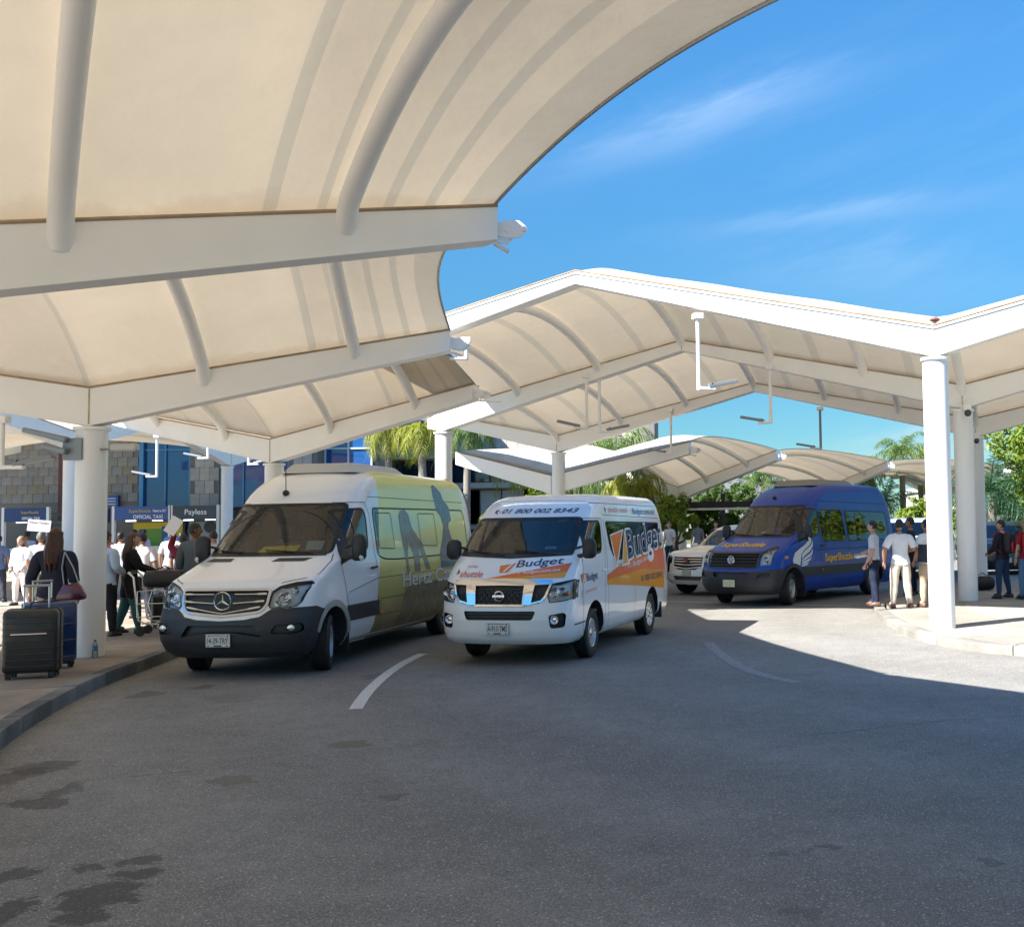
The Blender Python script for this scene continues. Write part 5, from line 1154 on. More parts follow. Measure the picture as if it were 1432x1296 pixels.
# left side
lay('s',[(1.70,1.09),(2.2,1.18),(2.9,1.275),(3.8,1.36),(4.90,1.44),(4.93,1.10),(4.93,.98),(4.88,.97),(4.86,.71),(3.5,.83),(1.70,.955)],.0045,OR1); lay('s',[(1.70,1.02),(2.6,1.06),(3.6,1.09),(4.92,1.02),(4.88,.97),(4.86,.71),(3.5,.83),(1.70,.955)],.0062,OR2)
lay('s',[(1.96,1.66),(2.66,1.735),(2.20,1.20),(2.12,1.205)],.0078,WFILM,'logo_mark'); lay('s',[(2.00,1.645),(2.60,1.71),(2.17,1.24)],.0095,OR1,'logo_mark')
lay('s',[(2.70,1.74),(2.86,1.20),(2.42,1.18)],.0078,WFILM,'logo_mark'); lay('s',[(2.68,1.68),(2.80,1.235),(2.48,1.21)],.0095,OR2,'logo_mark')
text_on(sh,'s','Budget',2.72,1.265,.66,WFILM,root,off=.0110,bold=.040,rise=.075,fit=2.16)
text_on(sh,'s','Budget',2.76,1.285,.62,NAVY,root,off=.0128,bold=.014,rise=.075,fit=2.06)
text_on(sh,'s','f',2.58,1.135,.11,WFILM,root,off=.0078,bold=.02); text_on(sh,'s','o',2.72,1.15,.11,WFILM,root,off=.0078,bold=.02); text_on(sh,'s','o',2.84,1.15,.10,WFILM,root,off=.0078)
text_on(sh,'s','Budget.com.mx',3.02,1.16,.11,WFILM,root,off=.0078,bold=.01,rise=.08,fit=1.15)
text_on(sh,'s','01 800 002 8343',3.42,.90,.14,NAVY,root,off=.008,bold=.01,fit=1.30)
text_on(sh,'s','Budget',.80,1.055,.145,NAVY,root,off=.004,bold=.012,fit=.48,rise=.03); lay('s',[(.56,1.155),(.76,1.17),(.72,1.04),(.60,1.04)],.004,OR1,'logo_mark'); lay('s',[(.74,1.15),(.68,1.04),(.64,1.04),(.71,1.15)],.0055,WFILM,'logo_mark')
text_on(sh,'s','customer',.72,.895,.075,PK,root,off=.004,fit=.52,rise=.05); text_on(sh,'s','(',.58,.87,.10,NAVY,root,off=.004,bold=.02)
text_on(sh,'s','Budget.com.mx',3.30,1.965,.135,mat('blue lettering',(.05,.16,.40),.4),root,off=.004,bold=.006,fit=1.30)
text_on(sh,'s','shuttle rental',2.05,1.99,.12,PK,root,off=.004,fit=.95); lay('s',[(1.86,2.08),(1.93,2.04),(1.90,1.96)],.004,NAVY,'logo_mark')
finish(patch(sh,'f',[(.42,1.50),(.58,1.50),(.575,1.535),(.43,1.535)],-.006),'sticker',mat('grey sticker',(.3,.4,.5),.4),root)
# --- white luxury SUV behind, nose-on, and its dark neighbour
def suv(name, label, pos, yaw, paint, face, group=None):
    R_ = [(.30,.14,.90,.40,4.9),(.42,.03,.98,.45,4.98),(.60,0,1.0,.46,5.0),(.80,.02,1.0,.46,5.0),(1.0,.05,.995,.46,5.0),(1.12,.12,.985,.46,5.0),(1.18,.26,.97,.5,4.98),(1.24,.75,.955,.55,4.96),(1.29,1.25,.945,.55,4.95),(1.40,1.45,.92,.5,4.92),(1.60,1.72,.87,.5,4.85),(1.78,2.0,.80,.5,4.75),(1.85,2.2,.70,.45,4.6),(1.88,2.5,.5,.4,4.4)]
    root = thing(name, label, 'car', (pos[0],pos[1],0), -yaw, group); sh = Shell(R_, 2.8, .2); bm = sh.mesh(14, [.75,1.0,1.4,1.8,2.3,2.9,3.4,3.9,4.3])
    for b in (.98, 3.95):
        for ax, sg in (('s+',1),('s-',-1)):
            carve(bm,ax,arch_cut(bm,b,.44,.40,.2),margin=.05).free()
            pts = [(b-.44*math.cos(t), .40+.44*math.sin(t)) for t in [PI*i/16 for i in range(-1,18)]]; vs = [(sg*(sh.side(max(p[0],.3),max(p[1],.3))-.01),p[0],p[1]) for p in pts]+[(sg*.5,p[0],p[1]) for p in pts]; n = len(pts)
            g = G(); g.add(vs, [(i,i+1,n+i+1,n+i) for i in range(n-1)]+[tuple(n+i for i in range(n))]); g.build('wheel_arch',DARKM,root,smooth=True,fix=False)
    if face:
        gp = [(-.52,1.06),(.52,1.06),(.50,.80),(.30,.70),(-.30,.70),(-.50,.80)]; gr = carve(bm,'f',gp); shift(gr,-.03); gb = finish(gr,'grille',DARKM,root,smooth=True)
        for z, d in ((1.05,0),(.985,-.004),(.92,-.01),(.85,-.025),(.775,-.05)):
            g = G(); g.tube([sh.pf(-.5+1.0*i/12,z+d*(1-abs(-1+i/6)),.006) for i in range(13)],.013,6); g.build('grille_bar',CHROME,gb,smooth=True)
        g = G(); q = sh.pf(0,.95,.03); g.add([q+Vector(p) for p in ((-.07,0,.05),(.07,0,.05),(.04,0,-.04),(0,0,-.06),(-.04,0,-.04),(-.07,-.02,.05),(.07,-.02,.05),(.04,-.02,-.04),(0,-.02,-.06),(-.04,-.02,-.04))], [(0,1,2,3,4),(9,8,7,6,5),(0,1,6,5),(1,2,7,6),(2,3,8,7),(3,4,9,8),(4,0,5,9)]); g.build('crest_emblem',mat('crest red',(.5,.06,.05),.3,metal=.3),gb)
        for s_ in (1,-1):
            hp = [(s_*.58,1.05),(s_*.80,1.08),(s_*.84,.95),(s_*.78,.62),(s_*.70,.62),(s_*.66,.86),(s_*.58,.88)]; ln = carve(bm,'f',hp,sel=lambda c: c.y < .7); bk = ln.copy(); shift(bk,-.04); h = finish(ln,'headlamp',GLH,root,smooth=True); finish(bk,'lamp_housing',REFL,h,smooth=True)
        ip = [(-.52,.53),(.52,.53),(.45,.42),(-.45,.42)]; rec = carve(bm,'f',ip); shift(rec,-.03); finish(rec,'lower_intake',DARKM,root,smooth=True)
        plate(root, sh, .62, None, b=-.012, m=mat('grey-green plate',(.35,.42,.36),.5,var=.3,scale=20), bands=False)
    wp = bulge([(-.74,1.32),(.74,1.32),(.66,1.74),(-.66,1.74)],2,.05); finish(carve(bm,'f',wp,sel=lambda c: c.z > 1.25),'windscreen',glass('dark windscreen',(.12,.15,.16),ior=1.9),root,smooth=True)
    for ax, sg in (('s+',1),('s-',-1)):
        P = bulge([(1.75,1.32),(2.25,1.68),(4.3,1.68),(4.6,1.34)],2,.05); finish(carve(bm,ax,P),'side_window',GLT,root,smooth=True)
        mirror(root,1.08,1.6,1.28,sg,paint,h=.2,w=.24)
        for x in (2.2,3.3): v,f = outline(sh,'s',[(x,.4),(x,1.30)],.01,.002,closed=False,sg=sg); fastmesh('door_gap',v,f,SEAL,root)
    finish(bm,'body',paint,root,smooth=True,ang=45)
    for sg in (1,-1): wheel(root,.97,.98,.40,.26,'alloy',0,sg); wheel(root,.97,3.95,.40,.26,'alloy',0,sg)
    g = G(); g.box((0,2.5,.42),(1.5,4.0,.16)); g.build('chassis',DARKM,root)
    return root, sh
CARW = mat('white car paint',(.74,.74,.73),.3,coat=.9,backdark=True); CARD = mat('dark maroon paint',(.035,.008,.014),.3,coat=.8,backdark=True); CARB = mat('black car paint',(.012,.013,.016),.3,coat=.8,backdark=True); CARS = mat('pale blue car paint',(.36,.46,.60),.35,coat=.8,backdark=True)
r_, _s = suv('parked_car','white luxury car with wide chrome barred grille, tucked behind the blue van nose',(-.10,26.2),.72,CARW,True); r_.scale = (.92,)*3
r_, _s = suv('parked_car','dark maroon car half hidden behind the rear of the orange striped van',(-1.86,25.9),.0,CARD,False); r_.scale = (.92,)*3
r_, _s = suv('parked_car','black car under the palms, behind the man with the red backpack',(9.3,31.0),.25,CARB,False); r_.scale = (.9,)*3
plate(r_, _s, .62, None, b=-.012, bands=False)
r_, _s = suv('parked_car','pale blue car standing behind the men in white shirts',(6.0,31.6),.45,CARS,False); r_.scale = (.98,)*3
# ------------------------------------------------------------------ people
def blend(a,b,t): return a+(b-a)*t
SKIN = [mat('skin tan',(.36,.19,.12),.55), mat('skin light',(.52,.32,.24),.55), mat('skin brown',(.22,.11,.07),.55)]
HAIRB = mat('black hair',(.010,.009,.010),.5,bump=.5,bscale=60,stretch=(1,1,.15)); HAIRBR = mat('brown hair',(.085,.035,.018),.42,var=.35,scale=30,bump=.6,bscale=70,stretch=(1,1,.12)); HAIRG = mat('sandy hair',(.30,.18,.10),.5,var=.3,scale=30,bump=.4,bscale=60); HAIRGR = mat('greying hair',(.10,.095,.09),.55,bump=.4,bscale=60)
SHOE = mat('dark shoe',(.02,.016,.014),.45); SHOEB = mat('brown shoe',(.11,.055,.035),.5)
_CL = {}
def cloth(c, rough=.85):
    k = 'cloth %.2f %.2f %.2f' % c
    return mat(k, c, rough, var=.12, scale=5, bump=.35, bscale=9, spec=.25)
def person(label, x, y, rz, h=1.70, top=(.7,.7,.72), legs=(.1,.1,.12), skin=0, hair='short', hairm=None, sleeves='short', build=1.0,
           armL=None, armR=None, stance=.10, walk=0, lean=0, head_turn=0, shoe=None, z=.13, longtop=False, belly=0, skirt=False, cap=False, group=None, untucked=True, wide=0):
    """local frame: +Y is where the person faces, X to their right is -X... built in metres for 1.75 m then scaled"""
    root = thing('person', label, 'person', (x,y,z), rz, group, scale=h/1.75)
    L = lean; W = build
    hipz, shz = .93, 1.43
    def sp(z_): return -(z_-hipz)*0+ (z_-hipz)*L
    J = []; R = []; E = []
    def add(p, r, par=None):
        J.append(Vector(p)); R.append(r); 
        if par is not None: E.append((par, len(J)-1))
        return len(J)-1
    pel = add((0,0,.96),(.155*W,.115*W))
    wai = add((0,sp(1.08)+belly*.3,1.08),(.140*W+belly*.2,.10*W+belly*.5),pel); che = add((0,sp(1.26)+belly*.1,1.27),(.165*W,.115*W),wai); uch = add((0,sp(1.39),1.39),(.150*W,.095),che)
    nk = add((0,sp(1.48)+.005,1.475),(.062,.062),uch); hd = add((0,sp(1.52)+.012,1.53),(.055,.058),nk)
    hands = []
    for s_, arm in ((1,armL),(-1,armR)):
        sh_ = add((s_*.165*W, sp(1.41), 1.405),(.065*W,.062*W),uch)
        arm = arm or ((s_*.23*W,-.02,1.13),(s_*.245*W,.06,.88))
        el = add((arm[0][0], arm[0][1]+sp(arm[0][2]), arm[0][2]),(.045*W,.045*W),add(tuple(blend(J[sh_],Vector((arm[0][0],arm[0][1]+sp(arm[0][2]),arm[0][2])),.5)),(.055*W,.055*W),sh_))
        wr = add((arm[1][0], arm[1][1]+sp(arm[1][2]), arm[1][2]),(.029,.027),add(tuple(blend(J[el],Vector((arm[1][0],arm[1][1]+sp(arm[1][2]),arm[1][2])),.5)),(.041*W,.041*W),el))
        hands.append((J[el].copy(), J[wr].copy(), s_))
        fw_ = walk*s_
        hp = add((s_*.095*W,0,.90),(.098*W,.10*W),pel); kn = add((s_*(.10+stance*.4)*1, fw_*.10+.02, .49),(.066*W,.068*W),add(tuple(blend(J[hp],Vector((s_*(.10+stance*.4),fw_*.10+.02,.49)),.5)),(.085*W,.088*W),hp))
        an = add((s_*(.10+stance*.9), fw_*.20-.02, .09),(.042,.045),add(tuple(blend(J[kn],Vector((s_*(.10+stance*.9),fw_*.20-.02,.09)),.4)),(.058*W,.062*W),kn))
        ft = add((s_*(.11+stance*1.05), fw_*.20+.10, .045),(.045,.035),an)
    me = bpy.data.meshes.new('body'); me.from_pydata([tuple(j) for j in J], E, []); o = bpy.data.objects.new('body', me); col.objects.link(o)
    md = o.modifiers.new('s','SKIN'); sv = me.skin_vertices[0].data
    for i, r in enumerate(R): sv[i].radius = r
    sv[0].use_root = True; md.branch_smoothing = .6; md.use_smooth_shade = True
    o.modifiers.new('ss','SUBSURF').levels = 2
    bpy.context.view_layer.update(); m2 = bpy.data.meshes.new_from_object(o.evaluated_get(bpy.context.evaluated_depsgraph_get())); bpy.data.objects.remove(o)
    bm = bmesh.new(); bm.from_mesh(m2); bpy.data.meshes.remove(m2)
    # split off clothes (slightly larger shells)
    hemz = .86 if untucked else .955
    if longtop: hemz = .62
    elz = {s_: e for e,_,s_ in hands}
    def armpos(v):   # fraction along the arm, or None
        best = None
        for e, w_, s_ in hands:
            S = Vector((s_*.165*W, sp(1.41), 1.405))
            for a, b, base in ((S,e,0),(e,w_,1)):
                d = b-a; t = max(0,min(1,(v-a).dot(d)/d.length_squared)); q = (v-(a+d*t)).length
                if q < .075*W+.01 and (best is None or q < best[0]): best = (q, base+t)
        return best[1] if best else None
    def torso(v): return abs(v.x) < .19*W+belly*.3 and v.z > .8
    lim = {'short':.85,'long':1.93,'none':.12,'threeq':1.3}[sleeves]
    topf = []; legf = []; skinf = []; shoef = []
    for f in bm.faces:
        c = f.calc_center_median(); a = armpos(c)
        d_ax = min((c-J[pel]).length, 9)
        intorso = (abs(c.x) < .15*W+.02 and c.z > .8) and not (a is not None and a > .35 and abs(c.y-sp(c.z)) > .13)
        if c.z > 1.455+0*abs(c.x) and abs(c.x) < .085: skinf.append(f)
        elif a is not None and (a > .3) and not (abs(c.x) < .13*W and abs(c.y-sp(c.z)) < .10): (topf if a < lim else skinf).append(f)
        elif c.z > hemz and not skirt or (c.z > hemz): topf.append(f)
        elif c.z < .075: shoef.append(f)
        elif c.z < .09 : skinf.append(f) if False else legf.append(f)
        else: legf.append(f)
        if f in topf and c.z > hemz and False: pass
    def shell(fs, name, m, d, hem=0):
        out = bmesh.new(); mp_ = {}
        for f in fs:
            vs = []
            for v in f.verts:
                if v not in mp_: mp_[v] = out.verts.new(v.co+v.normal*d)
                vs.append(mp_[v])
            out.faces.new(vs)
        out.normal_update()
        rn = random.Random(hash(label) % 999)
        off = Vector((rn.random()*9, rn.random()*9, 0))
        for v in out.verts:
            nn = noise.noise((v.co*7+off)); v.co += v.normal*nn*.009
        bmesh.ops.subdivide_edges(out, edges=out.edges[:], cuts=1, use_grid_fill=True) if False else None
        return finish(out, name, m, root, smooth=True, ang=80)
    tm = cloth(top); lm = cloth(legs)
    allleg = [f for f in bm.faces if f in set(legf)]
    extra = [f for f in bm.faces if hemz < f.calc_center_median().z < 1.02 and f in set(topf)]
    shell(set(legf) | set(extra), 'trousers', lm, .010)
    shell(topf, 'shirt' if not longtop else 'coat', tm, .020 if untucked else .013)
    # head: one sculpted piece joined into the same body mesh
    g = G(); hc = Vector((0, sp(1.62)+.02, 1.635)); n_, m_ = 20, 16; vs = []
    ht = Matrix.Rotation(head_turn,3,'Z')
    for i in range(m_+1):
        ph = -PI/2+PI*i/m_
        for k in range(n_):
            t = 2*PI*k/n_; p = Vector((math.cos(ph)*math.sin(t)*.077, math.cos(ph)*math.cos(t)*.098, math.sin(ph)*.122))
            if p.z < -.02: q = (-.02-p.z)/.10; p.x *= 1-.22*q; p.y = p.y*(1-.18*q)+.012*q
            fr_ = p.y > 0
            if fr_ and abs(p.x) < .03:
                s_ = math.exp(-(p.x/.014)**2)
                p.y += .024*s_*math.exp(-((p.z+.018)/.020)**2)+.008*s_*math.exp(-((p.z-.01)/.03)**2)      # nose
                p.y += .008*math.exp(-(p.x/.024)**2)*math.exp(-((p.z+.058)/.010)**2)                       # lips
                p.y += .006*math.exp(-((p.z+.095)/.014)**2)                                                   # chin
            if fr_: p.y -= .009*math.exp(-((abs(p.x)-.030)/.013)**2)*math.exp(-((p.z-.008)/.012)**2)       # eye sockets
            if fr_: p.y += .005*math.exp(-((p.z-.032)/.010)**2)                                            # brow
            vs.append(p)
    fs = [(i*n_+k, i*n_+(k+1)%n_, (i+1)*n_+(k+1)%n_, (i+1)*n_+k) for i in range(m_) for k in range(n_)]
    HM = Matrix.Translation(hc) @ ht.to_4x4()
    vv = [bm.verts.new(HM @ p) for p in vs]
    for f in fs:
        try: bm.faces.new([vv[i] for i in f])
        except ValueError: pass
    for s_ in (1,-1):   # ears
        g2 = G(); g2.sphere((s_*.078,-.004,-.005),(.010,.020,.032),8,6); b0 = len(bm.verts); w_ = [bm.verts.new(HM @ Vector(p)) for p in g2.v]
        for f in g2.f: bm.faces.new([w_[i] for i in f])
    # hands: palm, four fingers and a thumb on each
    for e, wr, s_ in hands:
        d = (wr-e).normalized(); side = d.cross(Vector((0,1,0)) if abs(d.y) < .8 else Vector((0,0,1))).normalized(); nrm = side.cross(d).normalized()
        side, nrm = nrm, side
        g2 = G(); ctr = wr+d*.05
        g2.tube([wr-d*.01, wr+d*.03, wr+d*.075, wr+d*.095],[.026,.036,.040,.030],8,flat=.5) 
        for k, (o_, ln) in enumerate(((-.030,.060),(-.010,.072),(.010,.068),(.029,.052))):
            b = wr+d*.085+side*o_; g2.tube([b, b+d*ln*.45+nrm*.004, b+d*ln*.8-nrm*.008*s_, b+d*ln-nrm*.018*s_],[.0095,.009,.008,.006],6)
        b = wr+d*.03-side*.034; g2.tube([b, b+d*.03-side*.022, b+d*.062-side*.028],[.013,.011,.007],6)
        w_ = [bm.verts.new(p) for p in g2.v]
        for f in g2.f:
            try: bm.faces.new([w_[i] for i in f])
            except ValueError: pass
    bmesh.ops.recalc_face_normals(bm, faces=bm.faces)
    for f in bm.faces: f.material_index = 1 if f in set(shoef) else 0
    body = finish(bm, 'body', [SKIN[skin], shoe or SHOE], root, smooth=True, ang=80)
    # shoes
    for s_ in (1,-1):
        g = G(); fy = walk*s_*.20; cx = s_*(.105+stance*.97)
        pr = [(-.045,-.09),(.045,-.09),(.052,.05),(.045,.13),(.0,.175),(-.045,.13),(-.052,.05)]
        g.add([(cx+a,fy+b-.0,.0) for a,b in pr]+[(cx+a,fy+b,.03) for a,b in pr]+[(cx+a*.8,fy+b*.85-.01,.085 if b < .06 else .055) for a,b in pr], [tuple(range(6,-1,-1)),tuple(range(14,21))]+[(r_*7+i,r_*7+(i+1)%7,(r_+1)*7+(i+1)%7,(r_+1)*7+i) for r_ in (0,1) for i in range(7)])
        g.build('shoe', shoe or SHOE, root, bevel=.008, smooth=True, ang=60)
    # eyes
    for s_ in (1,-1):
        g = G(); g.sphere((s_*.030,.080,.007),(.012,.008,.006),8,6,M=HM); g.build('eye', mat('dark eye',(.02,.015,.012),.3), body, smooth=True)
    # hair
    hm = hairm or HAIRB; g = G(); hv_ = []
    n2, m2_ = 22, 12
    for i in range(m2_+1):
        ph = PI/2-PI*.62*i/m2_
        for k in range(n2):
            t = 2*PI*k/n2; back = -math.cos(t)   # -1 front, 1 back
            low = .042-.02*math.cos(3*t) if back < -.35 else (-.045 if back < .2 else -.092)
            p = Vector((math.cos(ph)*math.sin(t)*.084, math.cos(ph)*math.cos(t)*.104-.005, math.sin(ph)*.132))
            if hair == 'none': low = .5
            p.z = max(p.z, low+.01*math.sin(k*2.3)); nn = noise.noise(p*34+Vector((x,y,0)))*.010; p += p.normalized()*nn
            hv_.append(p)
    g.add(hv_, [(i*n2+k, i*n2+(k+1)%n2, (i+1)*n2+(k+1)%n2, (i+1)*n2+k) for i in range(m2_) for k in range(n2)], M=HM)
    if hair in ('long','back'):
        ln = .34 if hair == 'long' else .22
        for k in range(26):
            a = -1.25+2.5*k/25; px_, py_ = math.sin(a)*.085, -math.cos(a)*.098; w1 = noise.noise(Vector((k*.7,x,y)))*.03
            g.tube([HM @ Vector((px_,py_,.07)), HM @ Vector((px_*1.12,py_*1.1,-.05)), HM @ Vector((px_*1.32+w1*.7,py_*1.15-.03,-.20)), HM @ Vector((px_*1.05+w1,py_*1.1-.055,-.20-ln*.35)), HM @ Vector((px_*.8+w1*1.5,py_*.9-.05,-.12-ln*(.75+.25*math.cos(k))))],[.020,.026,.028,.022,.007],6,flat=.7)
    g.build('hair', hm, root, smooth=True, ang=75)
    if cap:
        g = G(); g.lathe([(.0,.14),(.06,.132),(.095,.08),(.10,.045)],20,M=HM); g.add([(-.07,.07,.052),(.07,.07,.052),(.05,.17,.045),(-.05,.17,.045)],[(0,1,2,3)],M=HM); g.build('cap', DARKM, root, smooth=True)
    root['hm'] = 1; del root['hm']
    return root, HM
PR, _ = None, None
FA = PI     # facing the camera when rz = PI (local +Y turned to -Y)
# local +Y is forward; rz=0 looks away from the camera
def P(*a, **k): return person(*a, **k)[0]
# right-hand group
def arms(l, r): return dict(armL=l, armR=r)
P('man in pale blue shirt and navy trousers, turned left by the blue van rear wheel',3.64,20.9,1.2,1.66,top=(.55,.60,.70),legs=(.016,.022,.05),skin=1,stance=.07,walk=.3,untucked=False,shoe=SHOEB,build=1.08,armL=((.22,.04,1.14),(.10,.30,1.06)),armR=((-.24,-.02,1.13),(-.20,.12,.88)),belly=.02)
P('man seen from behind in white shirt and cream trousers with brown shoes',4.03,20.25,.12,1.68,top=(.72,.74,.78),legs=(.62,.55,.46),skin=0,stance=.08,untucked=True,shoe=SHOEB,build=1.12,armL=((.30,-.03,1.16),(.22,.20,1.12)),armR=((-.33,-.02,1.15),(-.30,.10,.90)))
P('man in dark waistcoat and navy trousers looking left, behind the group in white shirts',4.95,23.6,1.15,1.72,top=(.02,.025,.05),legs=(.014,.018,.035),skin=0,stance=.10,untucked=False,build=1.0,armL=((.22,.06,1.14),(.10,.28,1.0)))
P('man in white shirt and tan trousers against the large sunlit column',4.60,20.45,.6,1.67,top=(.70,.72,.75),legs=(.46,.36,.24),skin=0,stance=.07,shoe=SHOEB,build=1.1,armR=((-.26,.02,1.13),(-.22,.16,.92)),armL=((.24,.0,1.14),(.2,.14,.96)))
P('person in a dark jacket mostly hidden between the two right-hand columns',5.42,22.9,.1,1.66,top=(.03,.03,.045),legs=(.02,.02,.03),skin=1,stance=.05,sleeves='long')
bp_, _h = person('man in dark jacket and blue jeans with a red and black backpack, looking left',6.60,22.3,.75,1.63,top=(.018,.018,.03),legs=(.03,.055,.12),skin=1,sleeves='long',stance=.14,hairm=HAIRB,armR=((-.24,.06,1.12),(-.16,.26,1.02)),armL=((.24,.06,1.12),(.16,.26,1.02)),head_turn=.5)
P('person in a red top at the right edge of the photo',7.02,22.0,.3,1.66,top=(.30,.02,.03),legs=(.10,.18,.30),skin=1,hair='back',hairm=HAIRG,stance=.08)
def backpack(par_loc, rz, sc, c1, c2, label, z0=1.0):
    t = thing('backpack', label, 'backpack', par_loc, rz, scale=sc); g = G()
    pr = [(-.15,0),(.15,0),(.17,.10),(.16,.36),(.10,.47),(-.10,.47),(-.16,.36),(-.17,.10)]
    g.prism(pr, Matrix.Rotation(PI/2,4,'X'), .17); g.build('bag_body', c1, t, bevel=.03, smooth=True, ang=60)
    g = G(); g.prism([(-.11,.04),(.11,.04),(.12,.22),(.07,.27),(-.07,.27),(-.12,.22)], Matrix.Translation((0,-.165,0)) @ Matrix.Rotation(PI/2,4,'X'), .06); g.build('front_pocket', c2, t, bevel=.02, smooth=True, ang=60)
    for s_ in (1,-1): g = G(); g.tube([(s_*.10,.0,.44),(s_*.12,.14,.50),(s_*.14,.27,.38),(s_*.15,.24,.14),(s_*.14,.05,.04)],.018,6,flat=.5); g.build('shoulder_strap', c2, t, smooth=True)
    g = G(); g.tube([(-.05,-.10,.47),(0,-.11,.52),(.05,-.10,.47)],.010,6); g.build('handle', c1, t)
    return t
RED = mat('red nylon',(.45,.015,.03),.6,bump=.3,bscale=20); BLK = mat('black nylon',(.015,.015,.018),.6,bump=.3,bscale=20)
backpack((6.60+math.sin(.75)*.10,22.3-math.cos(.75)*.10,.13+.93),.75,.95,BLK,RED,'red and black backpack worn by the man looking left')
backpack((7.0,21.8,.13+.90),.3,1.05,RED,BLK,'large red backpack at the right edge of the photo')
# left-hand crowd
P('woman with long brown hair, dark navy top and beige trousers, just behind the suitcases',-8.28,13.75,.12,1.74,top=(.022,.026,.045),legs=(.50,.38,.28),skin=1,hair='long',hairm=HAIRBR,sleeves='threeq',stance=.06,build=1.12,armL=((.24,-.02,1.13),(.25,.06,.90)),armR=((-.27,-.05,1.12),(-.33,.10,.88)))
P('woman in a black coat and teal trousers pushing the luggage trolley',-9.35,17.6,-1.05,1.66,top=(.012,.013,.017),legs=(.045,.13,.13),skin=1,hair='long',hairm=HAIRBR,sleeves='long',stance=.05,walk=.8,longtop=True,lean=.05,build=1.22,armL=((.20,.14,1.16),(.16,.42,1.04)),armR=((-.22,.14,1.15),(-.16,.42,1.04)))
P('man in light blue shirt and black trousers half hidden by the nearest column',-9.55,17.2,-.3,1.70,top=(.42,.52,.70),legs=(.012,.012,.016),skin=0,sleeves='long',stance=.12,build=1.1,armL=((.22,.03,1.14),(.14,.26,1.04)),armR=((-.25,-.02,1.13),(-.24,.10,.90)))
P('elderly woman in pale top and white trousers, sandy hair, facing the camera',-15.6,24.6,PI-.2,1.60,top=(.62,.60,.72),legs=(.72,.66,.64),skin=1,hairm=HAIRG,hair='back',sleeves='long',stance=.08,build=1.12,belly=.04,armL=((.24,.02,1.13),(.18,.14,.96)),armR=((-.24,.02,1.13),(-.18,.14,.96)))
P('man in white printed T-shirt holding a white name board above his head',-13.55,22.0,.5,1.70,top=(.66,.72,.78),legs=(.40,.46,.38),skin=0,hairm=HAIRGR,stance=.08,armR=((-.24,.05,1.14),(-.2,.1,.9)),armL=((-.22-.05,.12,1.52),(-.30,.20,1.80)) if False else ((.26,.10,1.50),(.16,.24,1.76)))
P('man in pink shirt just left of the nearest column',-12.3,21.6,.3,1.68,top=(.55,.22,.38),legs=(.05,.05,.08),skin=0,hairm=HAIRG,stance=.06)
P('person in a bright red top behind the man in pink',-12.9,23.0,.2,1.72,top=(.60,.03,.04),legs=(.03,.03,.05),skin=0,hairm=HAIRGR,stance=.06)
P('dark-haired person in grey-blue at the far left of the crowd',-17.0,25.9,.4,1.64,top=(.16,.20,.32),legs=(.05,.05,.07),skin=0,stance=.06)
P('red-haired person in a purple top at the left edge of the photo',-17.8,26.4,.2,1.62,top=(.30,.06,.22),legs=(.05,.05,.07),skin=1,hairm=HAIRBR,hair='back',stance=.06)
P('man in white polo shirt seen from behind, right of the woman in black',-10.7,20.6,.2,1.64,top=(.68,.68,.72),legs=(.03,.03,.045),skin=0,stance=.07,build=1.1)
P('man in maroon sweater raising a paper sign, seen from behind',-9.9,20.6,.1,1.60,top=(.16,.012,.03),legs=(.38,.46,.60),skin=2,hairm=HAIRB,sleeves='long',stance=.08,build=1.08,armR=((-.28,.04,1.50),(-.22,.12,1.76)))
P('man in dark grey long-sleeved shirt, his back turned beside the green van',-8.35,17.75,-.25,1.80,top=(.10,.12,.125),legs=(.05,.055,.06),skin=2,hairm=HAIRB,sleeves='long',stance=.10,build=1.12,head_turn=-.8)
P('man with brown hair facing the camera, next to the windscreen pillar of the green van',-8.35,19.4,PI-.5,1.86,top=(.30,.32,.34),legs=(.04,.04,.06),skin=1,hairm=HAIRBR,stance=.08)
P('dark-haired man in white shirt beyond the woman in black',-13.3,24.6,.0,1.66,top=(.55,.58,.66),legs=(.03,.03,.05),skin=0,stance=.06)
P('man in black shirt standing between the white polo and the maroon sweater',-10.9,22.6,.0,1.64,top=(.02,.02,.025),legs=(.02,.02,.03),skin=0,stance=.06)
P('bald man in white shirt left of the grey shirt',-9.9,21.9,.3,1.66,top=(.66,.66,.68),legs=(.03,.03,.05),skin=1,hairm=HAIRB,stance=.06)
P('dark-haired woman in purple top behind the light blue shirt',-12.6,22.6,-.2,1.66,top=(.05,.03,.09),legs=(.02,.02,.04),skin=0,hair='back',stance=.06)
P('dark-haired man in a pale blue shirt, last row at the left of the kiosks',-19.0,30.2,.3,1.74,top=(.40,.46,.62),legs=(.03,.03,.05),skin=0,stance=.06)
P('woman in a magenta top beside the elderly woman, turned to the kiosks',-14.9,26.2,.6,1.62,top=(.42,.06,.22),legs=(.5,.48,.5),skin=1,hair='back',hairm=HAIRBR,stance=.06)
P('man in a white shirt and pink cap of hair between the name board and the nearest column' if False else 'grey-haired man in a pale lilac shirt behind the raised name board',-14.6,28.0,.2,1.72,top=(.50,.42,.60),legs=(.05,.05,.08),skin=1,hairm=HAIRGR,stance=.06)
P('man in a dark green shirt facing the dark navy kiosk',-15.4,33.0,.1,1.72,top=(.03,.07,.04),legs=(.03,.03,.04),skin=0,stance=.06)
P('woman in a pale pink top waiting before the taxi kiosk',-17.6,33.4,.2,1.64,top=(.62,.34,.40),legs=(.05,.05,.08),skin=1,hair='back',hairm=HAIRB,stance=.06)
